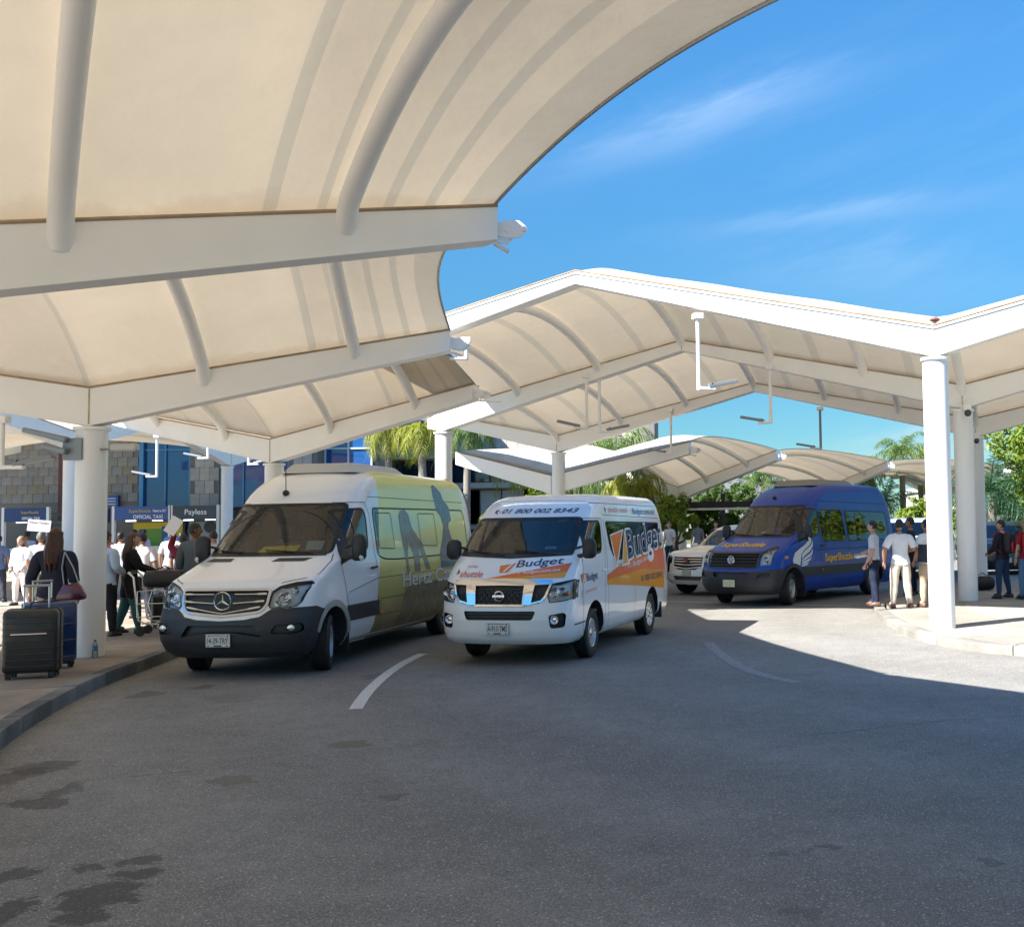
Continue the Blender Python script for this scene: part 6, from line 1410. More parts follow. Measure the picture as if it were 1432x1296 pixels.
P('man in a white shirt standing right under the taxi kiosk lamps',-16.6,32.0,-.3,1.72,top=(.6,.6,.64),legs=(.03,.03,.04),skin=0,stance=.06)

for i_, (lb,x_,y_,rz_,h_,tp,lg,sk,hr,hm_,sl) in enumerate((
 ('woman in a white blouse at the left edge, behind the elderly woman',-17.3,28.2,.4,1.62,(.66,.64,.66),(.10,.10,.16),1,'back',HAIRBR,'short'),
 ('man in a pale yellow shirt behind the raised name board, facing the kiosks',-15.6,29.6,.1,1.72,(.66,.60,.36),(.05,.05,.07),0,'short',HAIRB,'short'),
 ('man in a coral polo shirt between the elderly woman and the name board',-15.2,27.4,-.2,1.70,(.66,.22,.18),(.20,.20,.24),0,'short',HAIRB,'short'),
 ('woman in a turquoise top just right of the nearest column, deep in the crowd',-13.0,27.0,.2,1.62,(.10,.42,.44),(.03,.03,.05),1,'back',HAIRB,'short'),
 ('man in a light grey polo behind the woman in the black coat',-11.9,24.2,.1,1.72,(.48,.49,.52),(.03,.03,.05),0,'short',HAIRGR,'short'),
 ('man in a white long-sleeved shirt under the dark navy kiosk header',-12.6,29.0,-.2,1.72,(.68,.68,.70),(.02,.02,.03),2,'short',HAIRB,'long'),
 ('woman in a pink blouse between the maroon sweater and the grey shirt',-10.7,23.6,.1,1.62,(.66,.30,.40),(.05,.05,.08),1,'back',HAIRBR,'short'),
 ('tall man in sky blue polo at the back of the crowd, under the taxi kiosk',-14.9,30.4,.2,1.80,(.25,.45,.66),(.04,.04,.06),1,'short',HAIRBR,'short'))):
    P(lb,x_,y_,rz_,h_,top=tp,legs=lg,skin=sk,hair=hr,hairm=hm_,sleeves=sl,stance=.06,build=1.05)
# far group below the pergola and others
P('person in black beside the pergola, far behind the orange striped van',-1.35,38.6,.8,1.70,top=(.02,.02,.03),legs=(.03,.03,.05),skin=1)
P('person in white top beside the pergola, far behind the orange striped van',-.75,38.9,2.5,1.72,top=(.55,.58,.66),legs=(.02,.06,.07),skin=1,hairm=HAIRGR)
P('person in dark red by the pergola, far behind the orange striped van',-1.9,39.6,.3,1.70,top=(.16,.03,.03),legs=(.03,.04,.04),skin=0)
P('person in dark clothes under the pergola, left of the blue van mirror',1.0,40.2,2.8,1.70,top=(.06,.07,.10),legs=(.03,.03,.04),skin=1)
P('person in grey under the pergola, between column and blue van',.3,41,.4,1.72,top=(.20,.22,.25),legs=(.04,.04,.05),skin=1)
# things people hold
def board(label, loc, w_, h_, rz, tilt, roll, txt=None):
    t = thing('name_board', label, 'sign board', loc); M = Matrix.Rotation(rz,4,'Z') @ Matrix.Rotation(tilt,4,'X') @ Matrix.Rotation(roll,4,'Y')
    g = G(); g.box((0,0,0),(w_,.006,h_),M=None); o = g.build('card', mat('board card',(.70,.70,.74),.6), t); o.matrix_local = M
    if txt:
        for i, (s, zz, sz) in enumerate(txt):
            class F2:
                def pf(s_,a,z,off=0): return Vector((a,-.004-off,z))
            l = text_on(F2(),'f',s,-w_*.42,zz,sz,mat('board ink',(.03,.04,.14),.5),t,off=.001,bold=.01,fit=w_*.84); l.matrix_local = M
    return t
board('white name board held up by the man in the printed T-shirt',(-13.50,21.85,.13+1.83),.42,.24,.35,0,.10,[('WELCOME GROUP' if False else 'Premier Transfers',.04,.06)])
board('tilted white paper sign held up by the man in maroon',(-10.05,20.50,.13+1.78),.22,.34,.2,.0,.55)
hb = thing('handbag','small purple leather handbag hanging at the hip of the woman in navy','handbag',(-7.98,13.62,.95)); PUR = mat('purple leather',(.09,.012,.04),.35,coat=.3,var=.2,scale=8)
g = G(); g.prism([(-.16,0),(.16,0),(.19,.04),(.10,.20),(-.10,.20),(-.19,.04)], Matrix.Translation((0,.05,0)) @ Matrix.Rotation(PI/2,4,'X'), .10); g.build('bag_body', PUR, hb, bevel=.02, smooth=True, ang=60)
g = G(); g.tube([(-.10,0,.19),(-.13,.0,.42),(-.08,-.03,.62)],.008,6); g.tube([(.10,0,.19),(.02,-.01,.42),(-.08,-.03,.62)],.008,6); g.build('strap', mat('pale strap',(.3,.3,.33),.5), hb)
rb = thing('shoulder_bag','bright red bag on the back of the woman in the black coat','bag',(-9.75,17.35,.98),.5); g = G(); g.prism([(-.15,0),(.12,-.03),(.17,.12),(.12,.34),(.02,.42),(-.10,.30)], Matrix.Rotation(PI/2,4,'X'), .10); g.build('bag_body', mat('bright red cloth',(.62,.02,.02),.6,var=.15), rb, bevel=.02, smooth=True, ang=60)
g = G(); g.tube([(.0,-.05,.40),(.1,.0,.52),(.22,.1,.42)],.012,6); g.build('strap', mat('bright red cloth',(.62,.02,.02),.6), rb)
g = G(); g.box((0,0,0),(.24,.18,.008)); pp = g.build('paper_sheets', mat('paper',(.7,.72,.7),.7)); pp.location = (3.36,20.75,1.10); pp.rotation_euler = (.1,-.15,.3); tag(pp,'white papers held by the man in the pale blue shirt beside the blue van','paper')
g = G(); g.box((0,0,0),(.04,.26,.34)); pp = g.build('document_folder', mat('dark folder',(.02,.025,.04),.5)); pp.location = (4.45,20.15,1.16); pp.rotation_euler = (0,.1,.5); tag(pp,'dark folder under the arm of the man by the sunlit column','folder')
# ------------------------------------------------------------------ terminal buildings
def ramp_by_object(name, cols, rough=.75, var=.15, scale=3):
    m, nt, p = _new(name); L = nt.links.new
    oi = N(nt,'ShaderNodeObjectInfo'); rp = N(nt,'ShaderNodeValToRGB'); rp.color_ramp.interpolation='CONSTANT'; e = rp.color_ramp.elements
    e[0].color = tuple(cols[0])+(1,); e[1].position = 1/len(cols); e[1].color = tuple(cols[1])+(1,)
    for i, c in enumerate(cols[2:]): x = e.new((i+2)/len(cols)); x.color = tuple(c)+(1,)
    L(oi.outputs['Random'], rp.inputs[0]); tcn = N(nt,'ShaderNodeTexCoord'); nz = N(nt,'ShaderNodeTexNoise', Scale=scale, Detail=6); L(tcn.outputs['Object'], nz.inputs['Vector'])
    mr = N(nt,'ShaderNodeMapRange'); mr.inputs['From Min'].default_value=.3; mr.inputs['From Max'].default_value=.7; mr.inputs['To Min'].default_value=1-var; mr.inputs['To Max'].default_value=1+var; L(nz.outputs['Fac'], mr.inputs['Value'])
    vm = N(nt,'ShaderNodeVectorMath', operation='SCALE'); L(rp.outputs[0], vm.inputs[0]); L(mr.outputs[0], vm.inputs['Scale']); L(vm.outputs[0], p.inputs['Base Color']); p.inputs['Roughness'].default_value = rough
    return m
STONE = ramp_by_object('stone tile', [(.26,.245,.225),(.235,.225,.21),(.28,.26,.225),(.25,.245,.235),(.28,.27,.25),(.26,.22,.17),(.265,.255,.24),(.23,.225,.22)])
STONEB = ramp_by_object('pale stone tile', [(.42,.39,.34),(.36,.34,.31),(.45,.40,.34),(.40,.38,.36),(.33,.31,.28),(.46,.43,.38)])
WALLM = mat('wall mortar', (.19,.18,.17), .9, var=.1); WALLP = mat('pale render wall', (.50,.48,.44), .85, var=.12, scale=1.2); SLAB = mat('beige concrete edge', (.50,.46,.39), .8, var=.1, scale=1.5)
BGLASS = mat('blue curtain glass', (.010,.075,.26), .05, metal=.0, coat=.5, spec=.6); FRAMEB = mat('blue window frame', (.06,.22,.42), .4, metal=.3); FRAMEW = mat('white window frame', (.62,.64,.65), .5)
BGLASS2 = mat('dark office glass', (.012,.03,.06), .04, coat=1)
def tiles(parent, x0, x1, z0, z1, y, w, h, m, seed=1):
    """stone tiles on a wall facing -Y, each its own piece, recessed joints between"""
    rnd = random.Random(seed); g = G(); g.box((0,0,0),(w-.014,.04,h-.014)); base = g.build('stone_tile', m, parent, bevel=.003); me = base.data; first = True
    r_ = 0; z = z0+h/2
    while z < z1-h*.4:
        x = x0+w/2+(w*.5 if r_ % 2 else 0)
        while x < x1-w*.4+.001:
            o = base if first else base.copy()
            if not first: col.objects.link(o); o.parent = parent
            first = False; o.location = (x, y-.02-rnd.uniform(0,.008), z); o.scale = (1, 1, 1); x += w
        z += h; r_ += 1
def window(parent, x0, x1, z0, z1, y, nx, nz, gm=None, fm=None, fw=.07, name='window'):
    fm = fm or FRAMEB; g = G(); w_, h_ = x1-x0, z1-z0
    for i in range(nx+1): g.box((x0+w_*i/nx, y, (z0+z1)/2), (fw,.12,h_+fw))
    for k in range(nz+1): g.box(((x0+x1)/2, y-.003, z0+h_*k/nz), (w_+fw,.11,fw))
    f = g.build(name, fm, parent); 
    for i in range(nx):
        for k in range(nz):
            g = G(); g.box((x0+w_*(i+.5)/nx, y+.03+.004*((i*7+k*3) % 3), z0+h_*(k+.5)/nz), (w_/nx-fw+.01,.02,h_/nz-fw+.01)); g.build('pane', gm or BGLASS, f)
    return f
def block(parent, name, x0, x1, y0, y1, z0, z1, m, bevel=0): g = G(); g.box(((x0+x1)/2,(y0+y1)/2,(z0+z1)/2),(x1-x0,y1-y0,z1-z0)); return g.build(name, m, parent, bevel=bevel)
tb = thing('terminal_building','stone-clad airport terminal with blue glass strips behind the waiting crowd at the left','building',(0,0,0))
Y = 50
for n_, x0, x1 in (('wall',-62,-26.15),('wall',-23.75,-22.35),('wall',-19.05,-17.7)): block(tb, n_, x0, x1, Y, Y+9, .0, 11, WALLM)
tiles(tb,-34.2,-26.2,3.2,8.0,Y,.50,.42,STONE,2)
tiles(tb,-23.73,-22.37,2.9,8.0,Y,.46,.62,STONEB,3); tiles(tb,-19.03,-17.72,2.9,8.0,Y,.44,.62,STONEB,4)  # pilaster tiles paler than the wall: sunlight on them put into the colour
block(tb,'corner_trim',-29.98,-29.72,Y-.07,Y-.02,2.4,8,mat('dark red trim',(.13,.04,.035),.6))
window(tb,-26.1,-23.8,2.9,8.4,Y+.1,2,2); window(tb,-22.3,-19.1,2.9,8.4,Y+.1,3,2); window(tb,-17.65,-15.4,2.9,8.4,Y+1.0,2,2,fm=FRAMEW)
block(tb,'glass_jamb',-26.15,-25.95,Y-.06,Y+.1,2.9,8.4,FRAMEB)
block(tb,'ground_floor_wall',-26.1,-15.4,Y+.6,Y+8,0,2.85,mat('deep shade wall',(.10,.10,.11),.8)); block(tb,'roof_slab',-62,-15,Y-.5,Y+10,11,11.5,SLAB); block(tb,'unseen_shade_slab',-62,-20.5,Y-9.5,Y-.05,9.0,9.35,SLAB)  # last block: out-of-view slab added to keep the terminal front in shade
ob = thing('office_building','pale stone office block with recessed dark windows behind the palms, above the green van','building',(0,0,0))
Y = 62
block(ob,'wall',-23,-2,Y,Y+8,0,4.2,WALLP); block(ob,'wall',-23,-2,Y+1.5,Y+8,4.2,6.1,WALLP); block(ob,'upper_wall',-15.8,-2,Y,Y+8,6.1,9.8,WALLM); block(ob,'upper_wall',-23,-15.8,Y,Y+8,6.0,9.0,WALLP)
tiles(ob,-15.7,-3.0,6.12,9.8,Y,.62,1.05,STONEB,5)
block(ob,'floor_edge',-23,-2,Y-.7,Y+1,5.75,6.08,SLAB); block(ob,'floor_edge',-23,-2,Y-.6,Y+1,4.0,4.3,SLAB)
block(ob,'pier',-18.4,-17.85,Y-.5,Y+.1,0,7.4,mat('white pier',(.62,.62,.62),.6)); block(ob,'pier',-8.2,-7.7,Y-.5,Y+.1,0,6,mat('white pier',(.62,.62,.62),.6))
for x0, x1, n in ((-22.5,-18.6,3),(-17.6,-15.0,2),(-14.6,-12.0,2)): window(ob,x0,x1,4.4,5.7,Y+1.3,n,1,BGLASS2,DARKM,.06)
for x0, x1, n in ((-17.4,-15.6,2),(-13.6,-8.5,4),(-7.4,-3,3)): window(ob,x0,x1,1.9,3.9,Y-.02,n,1,BGLASS,DARKM,.06)
block(ob,'soffit',-23,-18.6,Y-1.6,Y+1,6.08,6.3,mat('grey soffit',(.30,.32,.32),.7))
block(ob,'ledge',-14,-2,Y-.4,Y+.0,1.35,1.6,DARKM)
cb = thing('concrete_hall','low grey concrete hall with a sloping roof edge, behind the blue van roof','building',(0,0,0)); WC = mat('weathered concrete panel',(.20,.21,.23),.85,var=.14,scale=1.4,rnd=.08)
g = G(); g.add([(.2,82,0),(8.8,82,0),(8.8,92,0),(.2,92,0),(.2,82,3.9),(8.8,82,4.4),(8.8,92,4.4),(.2,92,3.9),(3.2,82,5.5),(3.2,92,5.5)],[(0,1,5,8,4),(3,7,9,6,2),(0,4,7,3),(1,2,6,5),(4,8,9,7),(8,5,6,9)]); g.build('wall',WALLM,cb)
for i in range(14):
    x = .25+i*.61; zt = lambda x_: 3.9+(x_-.2)*1.6/3.0 if x_ < 3.2 else 5.5-(x_-3.2)*1.1/5.6
    g = G(); a, b = x, x+.595; vs = [(a,81.9,.1),(b,81.9,.1),(b,81.9,zt(b)-.05),(a,81.9,zt(a)-.05)]; vs += [(p,q+.09,r) for p,q,r in vs]; g.add(vs,[(0,1,2,3),(0,4,5,1),(1,5,6,2),(2,6,7,3),(3,7,4,0)]); g.build('wall_panel',WC,cb)
g = G(); g.add([(0,81.7,3.85),(3.2,81.7,5.55),(9,81.7,4.4),(9,81.7,4.62),(3.2,81.7,5.8),(0,81.7,4.07),(0,92.2,3.85),(3.2,92.2,5.55),(9,92.2,4.4),(9,92.2,4.62),(3.2,92.2,5.8),(0,92.2,4.07)],[(0,1,4,5),(1,2,3,4),(5,4,10,11),(4,3,9,10)]); g.build('roof_edge',mat('pale roof edge',(.34,.35,.36),.6),cb)
wb = thing('white_house','small white building far behind the palms, right of the blue van','building',(0,0,0)); block(wb,'wall',21,25.5,95,103,0,4.2,WALLP); block(wb,'parapet',20.8,25.7,94.8,103.2,4.2,4.6,mat('white pier',(.62,.62,.62),.6)); window(wb,22,24.4,2.0,3.3,94.98,2,1,BGLASS2,FRAMEW,.06)
# kiosks below the terminal wall
def kiosk(label, x0, x1, y, headm, txt, panels, zh=(2.30,2.92)):
    t = thing('rental_kiosk', label, 'kiosk', (0,0,0)); PO = mat('white kiosk post',(.66,.68,.70),.5)
    block(t,'post',x0-.12,x0,y-.06,y+.10,.13,2.95,PO); block(t,'post',x1,x1+.12,y-.06,y+.10,.13,2.95,PO)
    hd = block(t,'header_sign',x0,x1,y-.05,y+.12,zh[0],zh[1],headm); block(t,'back_wall',x0,x1,y+1.5,y+1.6,.13,zh[0],mat('kiosk interior',(.16,.19,.22),.8)); block(t,'roof',x0-.1,x1+.1,y+.13,y+1.6,zh[0]+.3,zh[0]+.4,mat('kiosk interior',(.16,.19,.22),.8))
    block(t,'counter',x0,x1,y+.3,y+.8,.13,1.1,PO)
    for k in range(2): block(t,'ceiling_lamp',x0+.35+k*(x1-x0)*.5,x0+.75+k*(x1-x0)*.5,y+.25,y+.40,zh[0]-.05,zh[0]-.01,mat('kiosk lamp tube',(.9,.93,.95),.5,emit=1.6))
    for (s,x,z,h_,m_,fit) in txt:
        class F3:
            def pf(s_,a,zz,off=0): return Vector((a,y-.052-off,zz))
        text_on(F3(),'f',s,x,z,h_,m_,t,off=.004,bold=.012,fit=fit)
    for i_, (a,b,c,d,m_) in enumerate(panels): block(t,'wall_panel',a,b,y+1.42-.03*i_,y+1.49-.01*i_,c,d,m_)
    return t
HB = mat('blue header',(.012,.05,.26),.35,coat=.3); HN = mat('navy header',(.008,.018,.05),.3,coat=.3); TW = mat('white sign lettering',(.75,.77,.80),.5); TY = mat('yellow sign lettering',(.45,.33,.06),.5)
yk = 48.0
kiosk('blue SuperShuttle taxi kiosk with a yellow back wall, left of the dark navy kiosk' if False else 'blue taxi kiosk with a yellow back wall, left of the dark navy kiosk',-26.2,-23.75,yk,HB,
      [('SuperShuttle',-25.55,2.64,.22,TY,1.0),('Need a lift?',-24.45,2.66,.17,TW,.6),('OFFICIAL TAXI',-25.35,2.36,.24,TW,1.35)],
      [(-26.1,-23.8,1.0,2.2,mat('yellow panel',(.62,.47,.03),.6)),(-25.6,-24.7,1.0,1.9,mat('green panel',(.12,.30,.05),.6)),(-24.75,-24.2,.8,2.0,mat('blue door',(.02,.09,.22),.5))])
kiosk('dark navy kiosk with white lettering above the man in the grey shirt',-23.55,-21.55,yk,HN,[('Payless',-23.0,2.52,.34,TW,1.0)],[(-23.5,-21.6,.9,2.2,mat('pale blue panel',(.25,.32,.38),.6))])
kiosk('blue taxi kiosk left of the terminal corner, above the raised name board',-30.9,-29.0,yk-.5,mat('dark blue header',(.008,.03,.13),.35),[('SuperShuttle',-30.15,2.66,.17,TY,.8),('OFFICIAL TAXI',-30.1,2.38,.19,TW,.8)],[(-30.8,-29.1,1.0,2.2,mat('kiosk dark panel',(.05,.06,.08),.6))])
g = G(); g.lathe([(0,0),(.28,0),(.28,.03),(0,.03)],24,M=Matrix.Translation((-22.5,yk+1.4,1.95)) @ Matrix.Rotation(PI/2,4,'X')); tag(g.build('round_sign',mat('black disc',(.02,.02,.022),.5)),'round black disc on the back wall of the dark navy kiosk','sign')
g = G(); g.lathe([(0,0),(.45,0),(.45,.03),(0,.03)],28,M=Matrix.Translation((-21.9,yk+1.4,1.35)) @ Matrix.Rotation(PI/2,4,'X')); tag(g.build('round_sign',mat('green disc',(.06,.28,.05),.5)),'large round green disc on the back wall of the dark navy kiosk','sign')
bs_ = thing('blade_sign','small dark blue board on the stone wall just right of the nearest column','sign',(0,0,0)); block(bs_,'sign_board',-27.55,-27.0,49.7,49.9,2.95,3.5,HB); 
for z in (3.33,3.2,3.07): block(bs_,'print_line',-27.47,-27.1,49.688,49.699,z,z+.04,TW)
k2 = thing('blade_sign','dark blue information board beside the taxi kiosk, right of the nearest column','sign',(0,0,0)); block(k2,'sign_board',-27.6,-26.45,47.9,48.05,2.2,2.85,mat('dark blue header',(.008,.03,.13),.35))
for z in (2.62,2.42): block(k2,'print_line',-27.0,-26.55,47.888,47.899,z,z+.06,TW)
# dark pergola
pg = thing('pergola','dark timber pergola beyond the driveway, between the orange striped van and the blue van','pergola',(0,0,0)); TM = mat('dark stained timber',(.022,.018,.018),.6,var=.2)
for x in (-2.9,1.35,5.2): block(pg,'post',x-.08,x+.08,41.9,42.1,.1,2.95 if x == 1.35 else 2.5,TM)
for y_ in (42,45): block(pg,'beam',-3.4,6,y_-.08,y_+.08,2.42,2.62,TM)
for k in range(12): block(pg,'rafter',-3.2+k*.8,-3.1+k*.8,41.4,45.6,2.63,2.75,TM)
block(pg,'awning_edge',-2.2,5.6,41.5,41.56,2.28,2.36,mat('pale awning',(.6,.58,.52),.7))
# ------------------------------------------------------------------ vegetation
LEAF = [leafmat('leaf mid green',(.035,.075,.018),(.10,.17,.03)), leafmat('leaf yellow green',(.10,.17,.03),(.27,.33,.045)), leafmat('leaf dark',(.015,.035,.012),(.05,.09,.02)), leafmat('palm green',(.05,.10,.035),(.15,.22,.06)), leafmat('palm yellow',(.12,.17,.03),(.38,.36,.06)), leafmat('palm blue green',(.03,.08,.06),(.07,.15,.09))]
BARK = mat('bark',(.10,.075,.055),.9,var=.3,scale=8,bump=.6,bscale=18); PBARK = mat('palm bark',(.22,.20,.175),.9,var=.3,scale=9,stretch=(1,1,4),bump=.5,bscale=14)
def crown_mesh(blobs, n, ls, seed):
    rnd = random.Random(seed); vs = []; fs = []; wsum = [b[3]**2 for b in blobs]
    clumps = []
    for b in blobs:
        for _ in range(max(4,int(26*b[3]**2))):
            d = Vector((rnd.gauss(0,1),rnd.gauss(0,1),rnd.gauss(0,1))).normalized(); r = b[3]*rnd.uniform(.62,1.06); clumps.append((Vector(b[:3])+Vector((d.x*r,d.y*r,d.z*r*.85)), rnd.uniform(.16,.34)*b[3]**.5, d))
    for _ in range(n):
        c, r, dd = rnd.choice(clumps); d = Vector((rnd.gauss(0,1),rnd.gauss(0,1),rnd.gauss(0,1))).normalized(); p = c+d*r*rnd.random()**.4
        nrm = (d+dd*.7+Vector((0,0,.6))+Vector((rnd.gauss(0,.4),rnd.gauss(0,.4),rnd.gauss(0,.4)))).normalized(); a = nrm.orthogonal().normalized(); b = nrm.cross(a); t = rnd.uniform(0,6.28); a, b = a*math.cos(t)+b*math.sin(t), b*math.cos(t)-a*math.sin(t)
        s = ls*rnd.uniform(.6,1.35); i = len(vs); vs += [tuple(p-a*s), tuple(p+b*s*.45), tuple(p+a*s), tuple(p-b*s*.45)]; fs.append((i,i+1,i+2,i+3))
    me = bpy.data.meshes.new('crown'); me.from_pydata(vs,[],fs); return me
def tree_proto(h, spread, n, ls, seed, lm):
    rnd = random.Random(seed); tr = G(); top = h*.45; pts = [(rnd.uniform(-.1,.1)*k,rnd.uniform(-.1,.1)*k,top*k/4) for k in range(5)]; tr.tube(pts,[.06*h**.6*(1.15-.16*k) for k in range(5)],9)
    blobs = []
    for k in range(9):
        a = 2*PI*k/9*1.7+rnd.random(); r = spread*rnd.uniform(.25,.75); z = h*rnd.uniform(.45,.85); e = (math.cos(a)*r, math.sin(a)*r, z); s0 = Vector(pts[-1 if k % 2 else -2]); mid_ = s0.lerp(Vector(e),.5)+Vector((0,0,-.1*h*.3)); tr.tube([s0,mid_,e],[.03*h**.6,.02*h**.6,.008*h**.6],6); blobs.append(e+(spread*rnd.uniform(.30,.5),))
    blobs.append((0,0,h*.8,spread*.5))
    me = crown_mesh(blobs, n, ls, seed); me.materials.append(lm)
    bm = bmesh.new(); vv = [bm.verts.new(p) for p in tr.v]
    for f in tr.f:
        try: bm.faces.new([vv[i] for i in f])
        except ValueError: pass
    tm = bpy.data.meshes.new('trunk'); bm.to_mesh(tm); bm.free(); tm.materials.append(BARK); return tm, me
TP = {}
def tree(label, x, y, h=6, spread=3, n=5000, ls=.11, seed=1, leaf=0, group=None, key=None, rz=0, cat='tree', name='leafy_tree', sc=1):
    k = key or (h,spread,n,seed,leaf)
    if k not in TP: TP[k] = tree_proto(h,spread,n,ls,seed,LEAF[leaf])
    t = thing(name,label,cat,(x,y,0),rz,group,scale=sc); link('trunk',TP[k][0],t); link('crown',TP[k][1],t); return t
def palm_proto(h, nf, fl, droop, seed, lm, tr_r=.16, updir=1.0, leafw=.042, ll=.55):
    rnd = random.Random(seed); g = G(); lean = (rnd.uniform(-.3,.3),rnd.uniform(-.3,.3)); K = 14; pts = [(lean[0]*(k/K)**2,lean[1]*(k/K)**2,h*k/K) for k in range(K+1)]; g.tube(pts,[tr_r*(1.25-.35*k/K+(.06 if k % 2 else 0)) for k in range(K+1)],12)
    bm = bmesh.new(); vv = [bm.verts.new(p) for p in g.v]
    for f in g.f: bm.faces.new([vv[i] for i in f])
    for f in bm.faces: f.smooth = True
    tm = bpy.data.meshes.new('trunk'); bm.to_mesh(tm); bm.free(); tm.materials.append(PBARK)
    C0 = Vector(pts[-1]); fr = []
    for i in range(nf):
        a = i*2.399+rnd.uniform(-.2,.2); el = blend(1.25,-.25,(i/(nf-1))**1.1)*updir+rnd.uniform(-.1,.1); L_ = fl*rnd.uniform(.85,1.1)
        vs = []; fs = []; p = C0.copy(); d = Vector((math.cos(a)*math.cos(el),math.sin(a)*math.cos(el),math.sin(el))); S = 16; pth = []
        for s in range(S+1): pth.append((p.copy(), d.copy())); p = p+d*(L_/S); d = (d+Vector((0,0,-droop/S*(1+s/S*1.3)))).normalized()
        for s in range(S):      # rachis
            q, dd = pth[s]; q2, _ = pth[s+1]; sd = dd.cross(Vector((0,0,1))); sd = sd.normalized() if sd.length > .05 else Vector((1,0,0)); w_ = .028*(1-s/S)+.006; i0 = len(vs); vs += [tuple(q-sd*w_),tuple(q+sd*w_),tuple(q2+sd*w_*.9),tuple(q2-sd*w_*.9)]; fs.append((i0,i0+1,i0+2,i0+3))
        n_l = 38
        for k in range(3,n_l):
            t = k/n_l*S; s = min(int(t),S-1); q = pth[s][0].lerp(pth[s+1][0],t-s); dd = pth[s][1]; sd = dd.cross(Vector((0,0,1))); sd = sd.normalized() if sd.length > .05 else Vector((1,0,0)); up = sd.cross(dd).normalized()
            ln = ll*math.sin(PI*min(1,.12+.88*k/n_l))**.6*rnd.uniform(.65,1.15)
            for sg in (1,-1):
                dr = (sd*sg*rnd.uniform(.5,.95)+dd*rnd.uniform(.3,.8)+up*rnd.uniform(-.75,.5)).normalized(); e = q+dr*ln+Vector((0,0,-ln*.42*droop)); m_ = q+dr*ln*.5+Vector((0,0,-ln*.10*droop)); ww = dd*leafw*.5; i0 = len(vs)
                vs += [tuple(q-ww*.6),tuple(m_-ww),tuple(e),tuple(m_+ww),tuple(q+ww*.6)]; fs.append((i0,i0+1,i0+2,i0+3,i0+4))
        me = bpy.data.meshes.new('frond'); me.from_pydata(vs,[],fs); me.materials.append(lm); fr.append(me)
    return tm, fr
PP = {}
def palm(label, x, y, h, nf=15, fl=2.6, droop=1.5, seed=1, leaf=3, rz=0, group=None, tr_r=.16, updir=1.0, z=0, ll=.55, sc=1):
    k = (h,nf,fl,droop,seed,leaf)
    if k not in PP: PP[k] = palm_proto(h,nf,fl,droop,seed,LEAF[leaf],tr_r,updir,ll=ll)
    t = thing('palm_tree',label,'palm tree',(x,y,z),rz,group,scale=sc); link('trunk',PP[k][0],t)
    for m_ in PP[k][1]: link('frond',m_,t)
    return t
palm('palm with hanging yellow-green fronds and a grey trunk, above the green van roof',-11.6,46,6.1,15,1.75,2.7,3,4,tr_r=.17,updir=.8,ll=.55)
palm('palm with hanging fronds half hidden by the beam, left of the grey-trunked palm',-13.6,48,6.3,13,1.6,2.7,4,4,tr_r=.15,updir=.8,ll=.55)
palm('palm behind the white column above the green van, only frond tips showing',-10.6,50,6.4,14,1.9,2.4,5,3)
palm('low palm with arching yellow fronds just over the roof of the orange striped van',-6.6,40,1.9,16,2.3,1.6,6,4,tr_r=.13)
palm('palm showing a yellow crown over the left low canopy',-8.9,56,5.0,18,2.2,1.8,7,4)
palm('large palm with long drooping fronds behind the middle of the central canopy',-3.1,47,4.9,24,3.1,2.2,8,3,tr_r=.18,ll=.7)
palm('green palm left of the largest drooping palm behind the central canopy',-5.2,49,4.2,20,2.8,2.0,9,3,ll=.7)
palm('shorter palm with hanging yellow fronds in front of the largest drooping palm',-2.4,45,3.2,20,2.2,2.8,10,4,ll=.6)
palm('tall palm with bright yellow-green crown above the low canopy, left of the white columns',12.6,62,5.7,18,2.3,1.5,11,3)
palm('small palm with yellow crown beside the tall palm left of the white columns',10.1,62,4.9,14,1.7,1.6,12,4)
palm('palm with yellow lower fronds just left of the nearest sunlit column',14.6,66,5.4,16,2.3,1.6,13,4)
palm('dark spiky palm behind the rear of the blue van',10.6,56,2.6,18,2.2,.9,14,5)
palm('drooping palm rising behind the blue van roof',9.4,60,4.0,18,2.1,2.4,15,3)
palm('low bright yellow-green palm right of the men in white shirts',13.0,55,1.5,18,2.3,1.4,16,4)
palm('dark blue-green fan of fronds left of the man with the red backpack',10.9,38,2.6,22,2.3,.8,17,5)
palm('second dark blue-green palm behind the black car',12.6,42,1.9,20,2.2,.8,18,5)
tree('leafy tree at the right edge of the photo above the red backpack',12.6,36,5.6,2.6,9000,.10,21,1)
tree('dark leafy tree right of the dark palms at the right edge',15.6,41,4.6,2.8,8000,.11,22,0)
tree('bright green climbing bush beside the low canopy column, left of the blue van',-.55,41.2,2.9,1.15,6000,.085,23,1,name='leafy_bush',cat='bush')
tree('bright bush between the low canopy column and the blue van mirror',1.05,43.2,2.8,1.1,4500,.085,24,0,name='leafy_bush',cat='bush')
tree('pale green bush left of the low canopy column',-2.2,44,2.7,1.2,4500,.085,25,1,name='leafy_bush',cat='bush')
tree('round green tree behind the tip of the left low canopy',-6.9,52,4.4,2.0,6000,.10,26,1)
tree('green bush behind the roof of the orange striped van',-4.2,42,3.0,1.5,5000,.09,27,0,name='leafy_bush',cat='bush')
tree('yellow-green bush behind the man in the dark waistcoat',10.6,46,2.5,1.5,5000,.09,28,1,name='leafy_bush',cat='bush')
tree('rounded bush just right of the yellow-green bush near the sunlit columns',13.4,48,2.7,1.6,5000,.09,29,0,name='leafy_bush',cat='bush')
tree('bushy tree before the grey hall, just left of the blue van roof',2.2,62,4.3,2.2,6000,.11,41,0)
